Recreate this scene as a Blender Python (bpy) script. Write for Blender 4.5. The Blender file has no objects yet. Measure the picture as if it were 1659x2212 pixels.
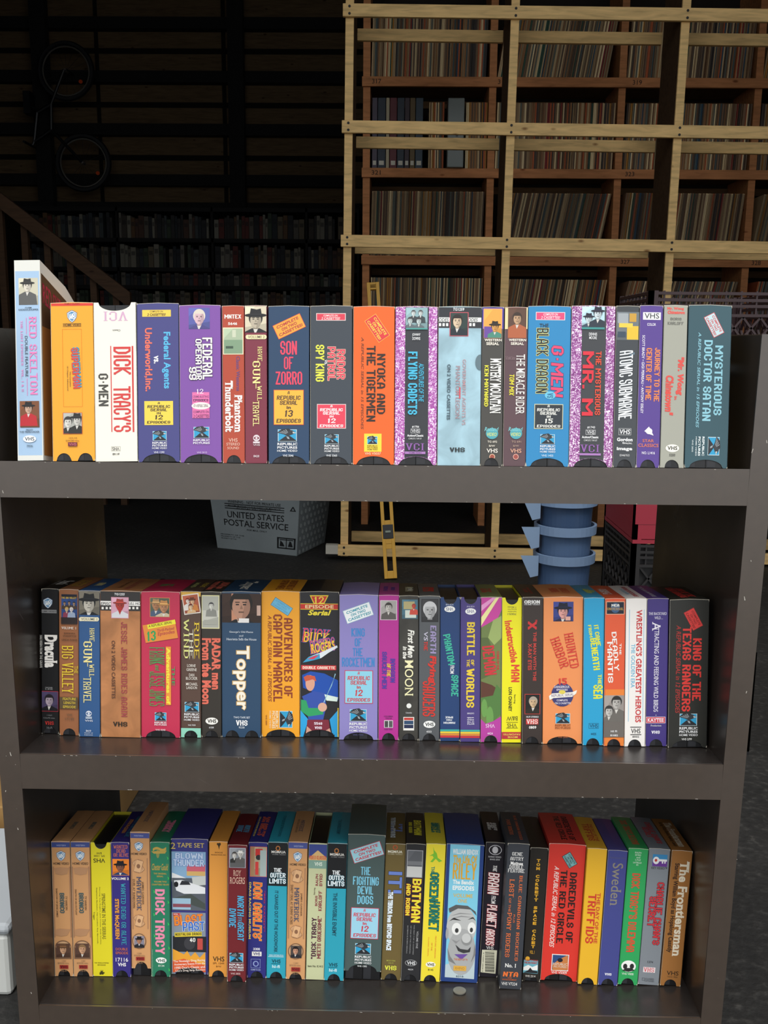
import bpy, bmesh, math, random
from mathutils import Vector, Matrix
random.seed(7)
SC = bpy.context.scene
COL = SC.collection
# ------------------------------------------------------------------ camera
cam_d = bpy.data.cameras.new('camera'); cam = bpy.data.objects.new('camera', cam_d); COL.objects.link(cam)
cam_d.sensor_fit = 'VERTICAL'; cam_d.sensor_height = 36.0; cam_d.lens = 36.0 * 2049.79 / 2212.0
cam_d.clip_start = 0.05; cam_d.clip_end = 100
_r, _dn, _f = (0.99981721, 0.01696437, 0.00881825), (0.0116761, -0.17653646, -0.98422485), (-0.01514001, 0.9841479, -0.17670226)
cam.matrix_world = Matrix(((_r[0], -_dn[0], -_f[0], 0.4555021), (_r[1], -_dn[1], -_f[1], -1.0731685), (_r[2], -_dn[2], -_f[2], 0.1381943), (0, 0, 0, 1)))
SC.camera = cam
# ------------------------------------------------------------------ world: bright overcast sky
w = bpy.data.worlds.new('overcast_sky'); SC.world = w; w.use_nodes = True
nt = w.node_tree; nt.nodes.clear()
o_ = nt.nodes.new('ShaderNodeOutputWorld'); bg = nt.nodes.new('ShaderNodeBackground')
tc = nt.nodes.new('ShaderNodeTexCoord'); sp = nt.nodes.new('ShaderNodeSeparateXYZ'); rp = nt.nodes.new('ShaderNodeValToRGB')
nt.links.new(tc.outputs['Generated'], sp.inputs[0]); nt.links.new(sp.outputs['Z'], rp.inputs[0])
rp.color_ramp.elements[0].position = 0.0; rp.color_ramp.elements[0].color = (0.86, 0.90, 0.94, 1)
rp.color_ramp.elements[1].position = 0.8; rp.color_ramp.elements[1].color = (1.0, 1.0, 1.0, 1)
nt.links.new(rp.outputs[0], bg.inputs[0]); bg.inputs[1].default_value = 1.0
nt.links.new(bg.outputs[0], o_.inputs[0])
# soft sun through thin cloud, high behind the photographer
sd = bpy.data.lights.new('hazy_sun', 'SUN'); sd.energy = 1.5; sd.angle = math.radians(22); sd.color = (1.0, 0.985, 0.96)
so = bpy.data.objects.new('hazy_sun', sd); COL.objects.link(so)
so.location = (0, -4, 6); so.rotation_euler = Vector((0.1, -1.0, 1.75)).to_track_quat('Z', 'Y').to_euler()
SC.view_settings.view_transform = 'Standard'; SC.view_settings.look = 'None'
SC.view_settings.exposure = 0.44; SC.view_settings.gamma = 1.0; SC.view_settings.use_curve_mapping = False
SC.cycles.max_bounces = 6; SC.cycles.diffuse_bounces = 4
# ------------------------------------------------------------------ materials
def h6(h):
    return h if len(h) > 4 else '#' + ''.join(c * 2 for c in h[1:])
def lin(h):
    h = h6(h)
    v = [int(h[i:i + 2], 16) / 255 for i in (1, 3, 5)]
    return tuple((c / 12.92 if c <= .04045 else ((c + .055) / 1.055) ** 2.4) for c in v)
MC = {}
def mat(col, rough=.5, kind='', spec=.5, metal=0.0, scale=30.0, amt=.25, key=None):
    k = (col, rough, kind, spec, metal, scale, amt)
    if k in MC: return MC[k]
    m = bpy.data.materials.new((kind or 'paint') + '_' + h6(col)[1:7]); m.use_nodes = True
    n = m.node_tree; b = n.nodes['Principled BSDF']
    c = lin(col); b.inputs['Base Color'].default_value = (*c, 1); b.inputs['Roughness'].default_value = rough
    b.inputs['Specular IOR Level'].default_value = spec; b.inputs['Metallic'].default_value = metal
    def tex(t, **kw):
        q = n.nodes.new(t)
        for a, v in kw.items():
            if a in q.inputs: q.inputs[a].default_value = v
        return q
    def coords(sc=(1, 1, 1)):
        t = n.nodes.new('ShaderNodeTexCoord'); mp = n.nodes.new('ShaderNodeMapping'); mp.inputs['Scale'].default_value = sc
        n.links.new(t.outputs['Object'], mp.inputs[0]); return mp.outputs[0]
    def ramp(src, stops):
        r = n.nodes.new('ShaderNodeValToRGB'); e = r.color_ramp.elements
        while len(e) < len(stops): e.new(.5)
        for i, (p, cc) in enumerate(stops): e[i].position = p; e[i].color = (*cc, 1)
        n.links.new(src, r.inputs[0]); return r.outputs[0]
    mul = lambda f: tuple(min(1, x * f) for x in c)
    if kind in ('noise', 'card'):
        t = tex('ShaderNodeTexNoise', Scale=scale, Detail=5.0); n.links.new(coords(), t.inputs['Vector'])
        n.links.new(ramp(t.outputs[0], [(.3, mul(1 - amt)), (.7, mul(1 + amt))]), b.inputs['Base Color'])
    elif kind == 'wood':
        t = tex('ShaderNodeTexNoise', Scale=6.0, Detail=6.0, Distortion=.6); n.links.new(coords((1.2, 9, 9)), t.inputs['Vector'])
        t2 = tex('ShaderNodeTexVoronoi', Scale=5.0); n.links.new(coords((1, 2.2, 2.2)), t2.inputs['Vector'])
        a = ramp(t.outputs[0], [(.28, mul(.72)), (.5, c), (.75, mul(1.22))])
        k2 = ramp(t2.outputs[0], [(.04, (.25, .13, .06)), (.10, (1, 1, 1))])
        mx = n.nodes.new('ShaderNodeMix'); mx.data_type = 'RGBA'; mx.blend_type = 'MULTIPLY'; mx.inputs[0].default_value = .8
        n.links.new(a, mx.inputs[6]); n.links.new(k2, mx.inputs[7]); n.links.new(mx.outputs[2], b.inputs['Base Color'])
    elif kind == 'laminate':
        t = tex('ShaderNodeTexNoise', Scale=90.0, Detail=6.0); n.links.new(coords(), t.inputs['Vector'])
        t2 = tex('ShaderNodeTexNoise', Scale=7.0, Detail=4.0); n.links.new(coords(), t2.inputs['Vector'])
        a = ramp(t.outputs[0], [(.35, mul(.93)), (.65, mul(1.07))])
        n.links.new(a, b.inputs['Base Color'])
        n.links.new(ramp(t2.outputs[0], [(.3, (rough - .05,) * 3), (.7, (rough + .06,) * 3)]), b.inputs['Roughness'])
        # scratches: long thin pale streaks
        t3 = tex('ShaderNodeTexVoronoi', Scale=9.0); t3.feature = 'DISTANCE_TO_EDGE'; n.links.new(coords((1, .5, 2.5)), t3.inputs['Vector'])
        t4 = tex('ShaderNodeTexNoise', Scale=14.0); n.links.new(coords(), t4.inputs['Vector'])
        s1 = ramp(t3.outputs[0], [(.0, (1, 1, 1)), (.002, (0, 0, 0))]); s2 = ramp(t4.outputs[0], [(.68, (0, 0, 0)), (.76, (.7, .7, .7))])
        mm = n.nodes.new('ShaderNodeMath'); mm.operation = 'MULTIPLY'; n.links.new(s1, mm.inputs[0]); n.links.new(s2, mm.inputs[1])
        mx = n.nodes.new('ShaderNodeMix'); mx.data_type = 'RGBA'; n.links.new(mm.outputs[0], mx.inputs[0]); n.links.new(a, mx.inputs[6]); mx.inputs[7].default_value = (.2, .18, .16, 1)
        n.links.new(mx.outputs[2], b.inputs['Base Color'])
    elif kind == 'marble':
        t = tex('ShaderNodeTexNoise', Scale=300.0, Detail=8.0, Distortion=2.2); n.links.new(coords(), t.inputs['Vector'])
        n.links.new(ramp(t.outputs[0], [(.36, mul(.55)), (.5, c), (.58, (.8, .62, .8)), (.64, (.9, .85, .9))]), b.inputs['Base Color'])
    elif kind == 'mottle':
        t = tex('ShaderNodeTexNoise', Scale=28.0, Detail=8.0, Distortion=.8); n.links.new(coords(), t.inputs['Vector'])
        n.links.new(ramp(t.outputs[0], [(.3, mul(.74)), (.5, c), (.72, mul(1.28))]), b.inputs['Base Color'])
    elif kind == 'asphalt':
        t = tex('ShaderNodeTexNoise', Scale=60.0, Detail=8.0); n.links.new(coords(), t.inputs['Vector'])
        t2 = tex('ShaderNodeTexNoise', Scale=3.0, Detail=6.0); n.links.new(coords(), t2.inputs['Vector'])
        a = ramp(t.outputs[0], [(.35, mul(.6)), (.55, c), (.66, mul(2.2)), (.75, mul(4))])
        b2 = ramp(t2.outputs[0], [(.3, (.5, .5, .5)), (.7, (1.3, 1.3, 1.3))])
        mx = n.nodes.new('ShaderNodeMix'); mx.data_type = 'RGBA'; mx.blend_type = 'MULTIPLY'; mx.inputs[0].default_value = 1
        n.links.new(a, mx.inputs[6]); n.links.new(b2, mx.inputs[7]); n.links.new(mx.outputs[2], b.inputs['Base Color'])
        bp = n.nodes.new('ShaderNodeBump'); bp.inputs['Strength'].default_value = .4; bp.inputs['Distance'].default_value = .01
        n.links.new(t.outputs[0], bp.inputs['Height']); n.links.new(bp.outputs[0], b.inputs['Normal'])
    MC[k] = m; return m
# ------------------------------------------------------------------ object helpers
def link(name, me, parent=None, loc=None):
    o = bpy.data.objects.new(name, me); COL.objects.link(o)
    if parent is not None: o.parent = parent
    if loc is not None: o.location = loc
    return o
def empty(name, loc=(0, 0, 0), rot=None):
    o = bpy.data.objects.new(name, None); COL.objects.link(o); o.location = loc; o.empty_display_size = .05
    if rot is not None: o.rotation_euler = rot
    return o
def tag(o, label=None, cat=None, group=None, kind=None):
    if label: o['label'] = label
    if cat: o['category'] = cat
    if group: o['group'] = group
    if kind: o['kind'] = kind
    return o
class MB:
    """collects polygons with materials into one mesh"""
    def __init__(s): s.v = []; s.f = []; s.m = []; s.mats = []
    def mi(s, m):
        if m not in s.mats: s.mats.append(m)
        return s.mats.index(m)
    def poly(s, pts, m):
        n = len(s.v); s.v += [tuple(p) for p in pts]; s.f.append(tuple(range(n, n + len(pts)))); s.m.append(s.mi(m))
    def box(s, a, b, m, mx=None):
        x0, y0, z0 = a; x1, y1, z1 = b
        c = [Vector(q) for q in ((x0, y0, z0), (x1, y0, z0), (x1, y1, z0), (x0, y1, z0), (x0, y0, z1), (x1, y0, z1), (x1, y1, z1), (x0, y1, z1))]
        if mx is not None: c = [mx @ q for q in c]
        n = len(s.v); s.v += [tuple(q) for q in c]
        for f in ((0, 3, 2, 1), (4, 5, 6, 7), (0, 1, 5, 4), (1, 2, 6, 5), (2, 3, 7, 6), (3, 0, 4, 7)):
            s.f.append(tuple(n + i for i in f)); s.m.append(s.mi(m))
        return s
    def prism(s, pts, y0, y1, m):
        # outline in x,z extruded along y
        n = len(s.v); k = len(pts); s.v += [(p[0], y0, p[1]) for p in pts] + [(p[0], y1, p[1]) for p in pts]
        s.f.append(tuple(range(n, n + k))); s.f.append(tuple(range(n + 2 * k - 1, n + k - 1, -1))); s.m += [s.mi(m)] * 2
        for i in range(k):
            j = (i + 1) % k; s.f.append((n + j, n + i, n + k + i, n + k + j)); s.m.append(s.mi(m))
    def tube(s, p, q, r, m, k=8, r2=None):
        p = Vector(p); q = Vector(q); d = (q - p).normalized(); a = d.orthogonal().normalized(); b = d.cross(a); r2 = r if r2 is None else r2
        n = len(s.v)
        for c, rr in ((p, r), (q, r2)):
            for i in range(k):
                t = 2 * math.pi * i / k; s.v.append(tuple(c + a * math.cos(t) * rr + b * math.sin(t) * rr))
        for i in range(k):
            j = (i + 1) % k; s.f.append((n + i, n + j, n + k + j, n + k + i)); s.m.append(s.mi(m))
        s.f.append(tuple(range(n + k - 1, n - 1, -1))); s.f.append(tuple(range(n + k, n + 2 * k))); s.m += [s.mi(m)] * 2
    def ring(s, c, R, r, m, ax='y', k=40, kk=6):
        n = len(s.v)
        for i in range(k):
            t = 2 * math.pi * i / k
            for j in range(kk):
                u = 2 * math.pi * j / kk; rr = R + r * math.cos(u); h = r * math.sin(u)
                p = (rr * math.cos(t), h, rr * math.sin(t)) if ax == 'y' else (rr * math.cos(t), rr * math.sin(t), h)
                s.v.append((c[0] + p[0], c[1] + p[1], c[2] + p[2]))
        for i in range(k):
            for j in range(kk):
                a, b2 = i * kk + j, i * kk + (j + 1) % kk; c2, d = ((i + 1) % k) * kk + j, ((i + 1) % k) * kk + (j + 1) % kk
                s.f.append((n + a, n + b2, n + d, n + c2)); s.m.append(s.mi(m))
    def lathe(s, prof, m, k=32, c=(0, 0, 0)):
        n = len(s.v); L = len(prof)
        for i in range(k):
            t = 2 * math.pi * i / k
            for r, z in prof: s.v.append((c[0] + r * math.cos(t), c[1] + r * math.sin(t), c[2] + z))
        for i in range(k):
            for j in range(L - 1):
                a = n + i * L + j; b = n + ((i + 1) % k) * L + j; s.f.append((a, b, b + 1, a + 1)); s.m.append(s.mi(m))
    def mesh(s, name):
        me = bpy.data.meshes.new(name); me.from_pydata(s.v, [], s.f); me.polygons.foreach_set('material_index', s.m)
        for m in s.mats: me.materials.append(m)
        me.update(); return me
    def obj(s, name, parent=None, bevel=0, smooth=False):
        me = s.mesh(name)
        if smooth:
            for p in me.polygons: p.use_smooth = True
        o = link(name, me, parent)
        if bevel:
            b = o.modifiers.new('bevel', 'BEVEL'); b.width = bevel; b.segments = 2; b.limit_method = 'ANGLE'
        return o
def boxobj(name, a, b, m, parent=None, bevel=0):
    return MB().box(a, b, m).obj(name, parent, bevel)
# ------------------------------------------------------------------ the setting
ZF = -0.93
floor_m = mat('#1e1d1b', .75, 'asphalt')
tag(boxobj('floor', (-14, -16, ZF - .1), (14, 12, ZF), floor_m), kind='structure')
tag(boxobj('floor_pavement', (-13.9, -15.9, ZF), (13.9, -2.4, ZF + .012), mat('#8a8780', .8, 'noise', scale=5.0)), kind='structure')  # unseen pale paving, added so the shelf front reflects more light
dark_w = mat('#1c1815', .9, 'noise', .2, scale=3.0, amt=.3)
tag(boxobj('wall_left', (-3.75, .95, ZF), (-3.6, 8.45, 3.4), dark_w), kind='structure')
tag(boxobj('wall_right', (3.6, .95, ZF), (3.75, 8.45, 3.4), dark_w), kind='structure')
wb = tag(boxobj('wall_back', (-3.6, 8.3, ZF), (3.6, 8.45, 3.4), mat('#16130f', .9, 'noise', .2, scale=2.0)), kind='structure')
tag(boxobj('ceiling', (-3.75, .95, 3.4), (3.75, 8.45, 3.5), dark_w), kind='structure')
fw = MB(); bk_ = mat('#4a4744', .85, 'noise', scale=8.0)
fw.box((-3.75, .8, ZF), (-1.9, .95, 3.5), bk_); fw.box((3.3, .8, ZF), (3.75, .95, 3.5), bk_); fw.box((-1.9, .8, 2.75), (3.3, .95, 3.5), bk_)
tag(fw.obj('wall_front'), kind='structure')  # unseen front wall, opening sized for how much sky light enters
# far wall: plywood sheets between dark girts
ply = mat('#62503a', .9, 'wood', .2); gird = mat('#0d0c0b', .9)
for i in range(6):
    for j in range(4):
        boxobj('wall_panel', (-3.55 + i * 1.18, 8.285, 1.38 + j * .47), (-3.55 + i * 1.18 + 1.14, 8.3, 1.38 + j * .47 + .42), ply, wb)
for z in (1.36, 1.61, 2.06, 2.52, 2.98): boxobj('wall_beam', (-3.58, 8.18, z - .05), (3.58, 8.285, z + .05), gird, wb)
for x in (-2.86, -1.07, .8, 2.4): boxobj('wall_post', (x - .07, 8.08, ZF), (x + .07, 8.18, 3.38), gird, wb)
# ------------------------------------------------------------------ bookcase
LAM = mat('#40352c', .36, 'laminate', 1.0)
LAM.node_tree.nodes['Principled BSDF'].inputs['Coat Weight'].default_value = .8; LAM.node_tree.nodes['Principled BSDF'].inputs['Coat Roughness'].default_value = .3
LAMI = mat('#2b2521', .3, 'laminate', .4)  # same laminate, darkened to put shade into the side panels
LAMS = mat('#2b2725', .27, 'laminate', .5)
A1, A2, A3 = .1567, .1018, .0991
Z2, Z3 = -.3576, -.6992
DEP = .43
XR = .8488
bc = tag(empty('bookcase', (.425, .2, ZF)), 'dark brown laminate bookcase of three slanted shelves filled with tape boxes', 'bookcase')
off = Vector((-.425, -.2, -ZF))
def bcpart(mb, name, bevel=0.0012):
    mb.v = [tuple(Vector(v) + off) for v in mb.v]
    return mb.obj(name, bc, bevel)
for x0, x1, zt in ((-.026, 0.0, .150), (XR, XR + .026, .150)):
    m = MB(); m.box((x0, 0.0008, ZF), (x1, DEP, zt), LAMI); m.poly([(x0, 0, ZF), (x1, 0, ZF), (x1, 0, zt), (x0, 0, zt)], LAM); m.poly([(x0, 0, zt), (x1, 0, zt), (x1, .0008, zt), (x0, .0008, zt)], LAM)
    # the sides have spread a few millimetres at the top
    k = -1 if x0 < .1 else 1
    m.v = [(x + k * (.0058 * (z + .38) / .5 + y * .04), y, z) for x, y, z in m.v]; bcpart(m, 'side_panel', .0015)
def shelf(z, a, th, name='shelf'):
    m = MB(); t = .018
    R_ = Matrix.Translation((0, 0, z)) @ Matrix.Rotation(-a, 4, 'X')
    m.box((-.003, .0032, -t), (XR + .003, DEP / math.cos(a) - .006, 0), LAMS, R_)
    o = bcpart(m, 'shelf', .0008)
    m = MB(); e_ = .0030 * math.tan(a)
    dx = .0058 * (z + .36) / .5
    for x0, x1 in ((.0001 - dx, XR - .0001 + dx),):
        P = [(0, z - th), (.0030, z - th), (.0030, z - .0003 - e_), (0, z - .0002)]
        m.poly([(x0, p[0], p[1]) for p in P][::-1], LAM); m.poly([(x1, p[0], p[1]) for p in P], LAM)
        for i in range(4): p, q = P[i], P[(i + 1) % 4]; m.poly([(x0, p[0], p[1]), (x1, p[0], p[1]), (x1, q[0], q[1]), (x0, q[0], q[1])], LAM)
    bcpart(m, 'shelf_front', .0006)
shelf(0, A1, .0424); shelf(Z2, A2, .0452); shelf(Z3, A3, .045)
m = MB(); m.box((.001, .03, ZF), (XR - .001, .05, Z3 - .07), LAMS); bcpart(m, 'kick_board')
m = MB(); m.tube((XR - .0002, .155, .105), (XR - .004, .155, .105), .009, mat('#8d9294', .35, metal=.7), 14); bcpart(m, 'screw', 0)
# paint chips along the shelf edges
chip = mat('#b7b2a8', .7)
m = MB()
for z, th in ((0, .0424), (Z2, .0452), (Z3, .045)):
    for k in range(26):
        x = random.uniform(.01, XR - .02); e = random.choice((z - .0012, z - th + .0006)); ln_ = random.uniform(.0006, .004)
        m.poly([(x, -.00015, e), (x + ln_, -.00015, e - .0003), (x + ln_ * .8, -.00015, e + .0003), (x + ln_ * .3, -.00015, e + .0005)], chip)
for k in range(26):
    x = random.choice((-.026, XR)) + random.uniform(.001, .025); z = random.uniform(-.9, .14); a = random.uniform(-.005, .005)
    m.poly([(x, -.00015, z), (x + .0006, -.00015, z), (min(x + .0006 + abs(a) * .3, XR + .0255), -.00015, z + a), (x + abs(a) * .2, -.00015, z + a)], chip)
bcpart(m, 'chipped_edge', 0)['kind'] = 'stuff'
# ------------------------------------------------------------------ flat print toolkit (all sizes in mm on the spine)
def clip_half(P, n, c):
    out = []
    for i in range(len(P)):
        a, b = P[i], P[(i + 1) % len(P)]
        da = a[0] * n[0] + a[1] * n[1] - c; db = b[0] * n[0] + b[1] * n[1] - c
        if da >= 0: out.append(a)
        if da * db < 0:
            t = da / (da - db); out.append((a[0] + (b[0] - a[0]) * t, a[1] + (b[1] - a[1]) * t))
    return out
def clip_rect(P, x0, y0, x1, y1):
    for n, c in (((1, 0), x0), ((-1, 0), -x1), ((0, 1), y0), ((0, -1), -y1)):
        if len(P) < 3: return []
        P = clip_half(P, n, c)
    return P if len(P) > 2 else []
def ellipse(cx, cy, rx, ry, n=22):
    return [(cx + rx * math.cos(2 * math.pi * i / n), cy + ry * math.sin(2 * math.pi * i / n)) for i in range(n)]
def rectp(cx, cy, w, h, a=0):
    c, s = math.cos(math.radians(a)), math.sin(math.radians(a))
    return [(cx + x * c - y * s, cy + x * s + y * c) for x, y in ((-w / 2, -h / 2), (w / 2, -h / 2), (w / 2, h / 2), (-w / 2, h / 2))]
def notch_h(kind, w, x):
    """height of the cut-out at x (mm from the spine's centre); 0 where there is none"""
    def arc(x, c, hw, hh):
        d = abs(x - c)
        return hh * math.sqrt(max(0, 1 - (d / hw) ** 2)) if d < hw else 0
    if kind == 'n': return arc(x, 0, 8.2, 9.0) if w < 35 else arc(x, 0, 19.0, 9.5)
    if kind == 'n2': return max(arc(x, -w * .24, 8.4, 9), arc(x, w * .27, 8.4, 9))
    return 0
class Print:
    def __init__(s, w, h, notch):
        s.w, s.h, s.notch = w, h, notch; s.z = 0; s.parts = {}
    def mb(s, part): return s.parts.setdefault(part, MB())
    def put(s, P, part, col, keep=False):
        if len(P) < 3: return
        s.z += 1; y = -(.10 + .022 * s.z) * 1e-3
        m = mat(col, .42); M = s.mb(part)
        polys = [P]
        if not keep:
            conv = clip_rect(P, -s.w / 2 + .25, .2, s.w / 2 - .25, s.h - .5)
            polys = [conv] if conv else []
            if s.notch in ('n', 'n2') and conv and min(q[1] for q in conv) < 9.6:
                n = 28; polys = []
                for i in range(n):
                    xa = -s.w / 2 + s.w * i / n; xb = xa + s.w / n
                    hh = max(notch_h(s.notch, s.w, xa), notch_h(s.notch, s.w, xb), notch_h(s.notch, s.w, (xa + xb) / 2))
                    c = clip_rect(conv, xa, hh + (.15 if hh else 0), xb, 1e4)
                    if c: polys.append(c)
            if s.notch == 'nt' and conv and max(q[1] for q in conv) > s.h - 9.6:
                n = 28; polys = []
                for i in range(n):
                    xa = -s.w / 2 + s.w * i / n; xb = xa + s.w / n
                    hh = max(notch_h('n', s.w, xa), notch_h('n', s.w, xb))
                    c = clip_rect(conv, xa, -1, xb, s.h - hh)
                    if c: polys.append(c)
        for c in polys: M.poly([(x * 1e-3, y, z * 1e-3) for x, z in c], m)
    def tris(s, tri, part, col, yoff=None):
        if yoff is None: s.z += 1; yoff = s.z
        y = -(.10 + .022 * yoff) * 1e-3; m = mat(col, .42); M = s.mb(part)
        for i, t in enumerate(tri): M.poly([(x * 1e-3, y - (i % 7) * 3e-6, z * 1e-3) for x, z in t], m)
TXT = {}
def bold(b, sf):
    return (.012 if b == 0 else .022 + b * .95) - (.008 if sf else 0)
def want(s, it, b):
    TXT.setdefault((s, round(it, 2), round(b, 3)), None)
def bake_text():
    tmp = []
    for k in TXT:
        cu = bpy.data.curves.new('t', 'FONT'); cu.body = k[0]; cu.shear = max(-1, min(1, k[1])); cu.offset = k[2]; cu.resolution_u = 3; cu.fill_mode = 'FRONT'
        if k[2] > .02: cu.space_character = 1 + k[2] * 1.2
        o = bpy.data.objects.new('t', cu); COL.objects.link(o); tmp.append((k, o, cu))
    bpy.context.view_layer.update(); dg = bpy.context.evaluated_depsgraph_get()
    for k, o, cu in tmp:
        ev = o.evaluated_get(dg); me = ev.to_mesh()
        vs = [(v.co.x, v.co.y) for v in me.vertices]; fs = [tuple(p.vertices) for p in me.polygons]
        cnt = {}
        for f in fs:
            for i in range(len(f)):
                e = tuple(sorted((f[i], f[(i + 1) % len(f)]))); cnt[e] = cnt.get(e, 0) + 1
        edge = [e for e, c in cnt.items() if c == 1]
        TXT[k] = (vs, fs, edge); ev.to_mesh_clear()
    for k, o, cu in tmp:
        bpy.data.objects.remove(o); bpy.data.curves.remove(cu)
def text_tris(s, it, b, sf, cx, cy, w, h, o, ang, ref=None):
    """triangles of a line of lettering fitted into a w x h box"""
    vs, fs, edge = TXT[(s, round(it, 2), round(b, 3))]
    if not vs: return []
    fs2 = [[vs[i] for i in f] for f in fs]
    ys = [v[1] for v in vs]; y1, y0 = max(ys), min(ys)
    if sf:
        asc = any(c.isupper() or c.isdigit() or c in 'bdfhklt' for c in s)
        sh = lambda y: math.tan(0) + it * y
        lv = [max(y0, -.02) if y0 > -.05 else -.0]; cap = y1; lv_top = [cap]
        for i, j in edge:
            a, c = vs[i], vs[j]
            if abs(a[1] - c[1]) > .012: continue
            L = abs(a[0] - c[0])
            if not (.035 < L < .24): continue
            if abs(a[1] - 0) < .04: t = 1
            elif abs(a[1] - cap) < .03 or abs(a[1] - .53) < .05: t = -1
            else: continue
            xa, xb = min(a[0], c[0]) - .05, max(a[0], c[0]) + .05; th = .055 * t
            fs2.append([(xa, a[1]), (xb, a[1]), (xb, a[1] + th), (xa, a[1] + th)])
    rv = ref or [q for f in fs2 for q in f]
    xs = [q[0] for q in rv]; yy = [q[1] for q in rv]
    x0, x1, y0, y1 = min(xs), max(xs), min(yy), max(yy)
    W, H = (w, h) if o in 'hu' else (h, w)
    sx, sy = W / max(1e-6, x1 - x0), H / max(1e-6, y1 - y0)
    mx, my = (x0 + x1) / 2, (y0 + y1) / 2
    rot = math.radians({'h': 0, 'u': 180, 'v': -90, 'b': 90}[o] + ang); c, sn = math.cos(rot), math.sin(rot)
    out = []
    for f in fs2:
        q = []
        for x, y in f:
            x = (x - mx) * sx; y = (y - my) * sy
            q.append((cx + x * c - y * sn, cy + x * sn + y * c))
        out.append(q)
    return out, rv
# heavy condensed capitals drawn as strokes on a unit box
GL = {}
def _g(s):
    for ln_ in s.strip().split('\n'):
        k, d = ln_.split(' ', 1)
        GL[k] = [[(int(p[0]) / 8, int(p[1]) / 8) for p in q.split(',')] for q in d.split()]
_g('''A 00,05,28,68,85,80 03,83
B 00,08,68,87,85,64,04 64,83,81,60,00
C 86,87,68,28,07,01,20,60,81,82
D 00,08,58,86,82,50,00
E 80,00,08,88 04,64
F 00,08,88 04,64
G 86,87,68,28,07,01,20,60,81,84,54
H 00,08 80,88 04,84
I 40,48
J 88,81,60,20,01,02
K 00,08 04,88 14,80
L 08,00,80
M 00,08,43,88,80
N 00,08,80,88
O 01,07,28,68,87,81,60,20,01
P 00,08,68,87,84,63,03
Q 01,07,28,68,87,81,60,20,01 52,80
R 00,08,68,87,85,64,04 44,80
S 86,87,68,28,07,05,24,64,83,81,60,20,01,02
T 40,48 08,88
U 08,01,20,60,81,88
V 08,40,88
W 08,20,46,60,88
X 00,88 08,80
Y 08,44,88 44,40
Z 08,88,00,80
0 01,07,28,68,87,81,60,20,01
1 40,48,16
2 06,07,28,68,87,85,00,80
3 07,28,68,87,85,64,34 64,83,81,60,20,01
4 50,58,02,82
5 88,08,05,65,84,81,60,20,01
6 87,68,28,07,01,20,60,81,83,65,04
7 08,88,30
8 24,05,07,28,68,87,85,64,24,03,01,20,60,81,83,64
9 01,20,60,81,87,68,28,07,05,23,84
- 14,74
. 40,41
! 48,43 40,41
' 48,46
" 28,26 68,66
& 80,17,28,58,67,03,01,20,50,84''')
WID = {'I': .4, 'M': 1.35, 'W': 1.4, ' ': .5, '.': .35, '!': .4, "'": .3, '-': .6, '1': .7, '"': .6, 'J': .85, 'L': .85}
def block_ok(s): return all(c in GL or c == ' ' for c in s) and any(c.isalpha() or c.isdigit() for c in s)
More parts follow.
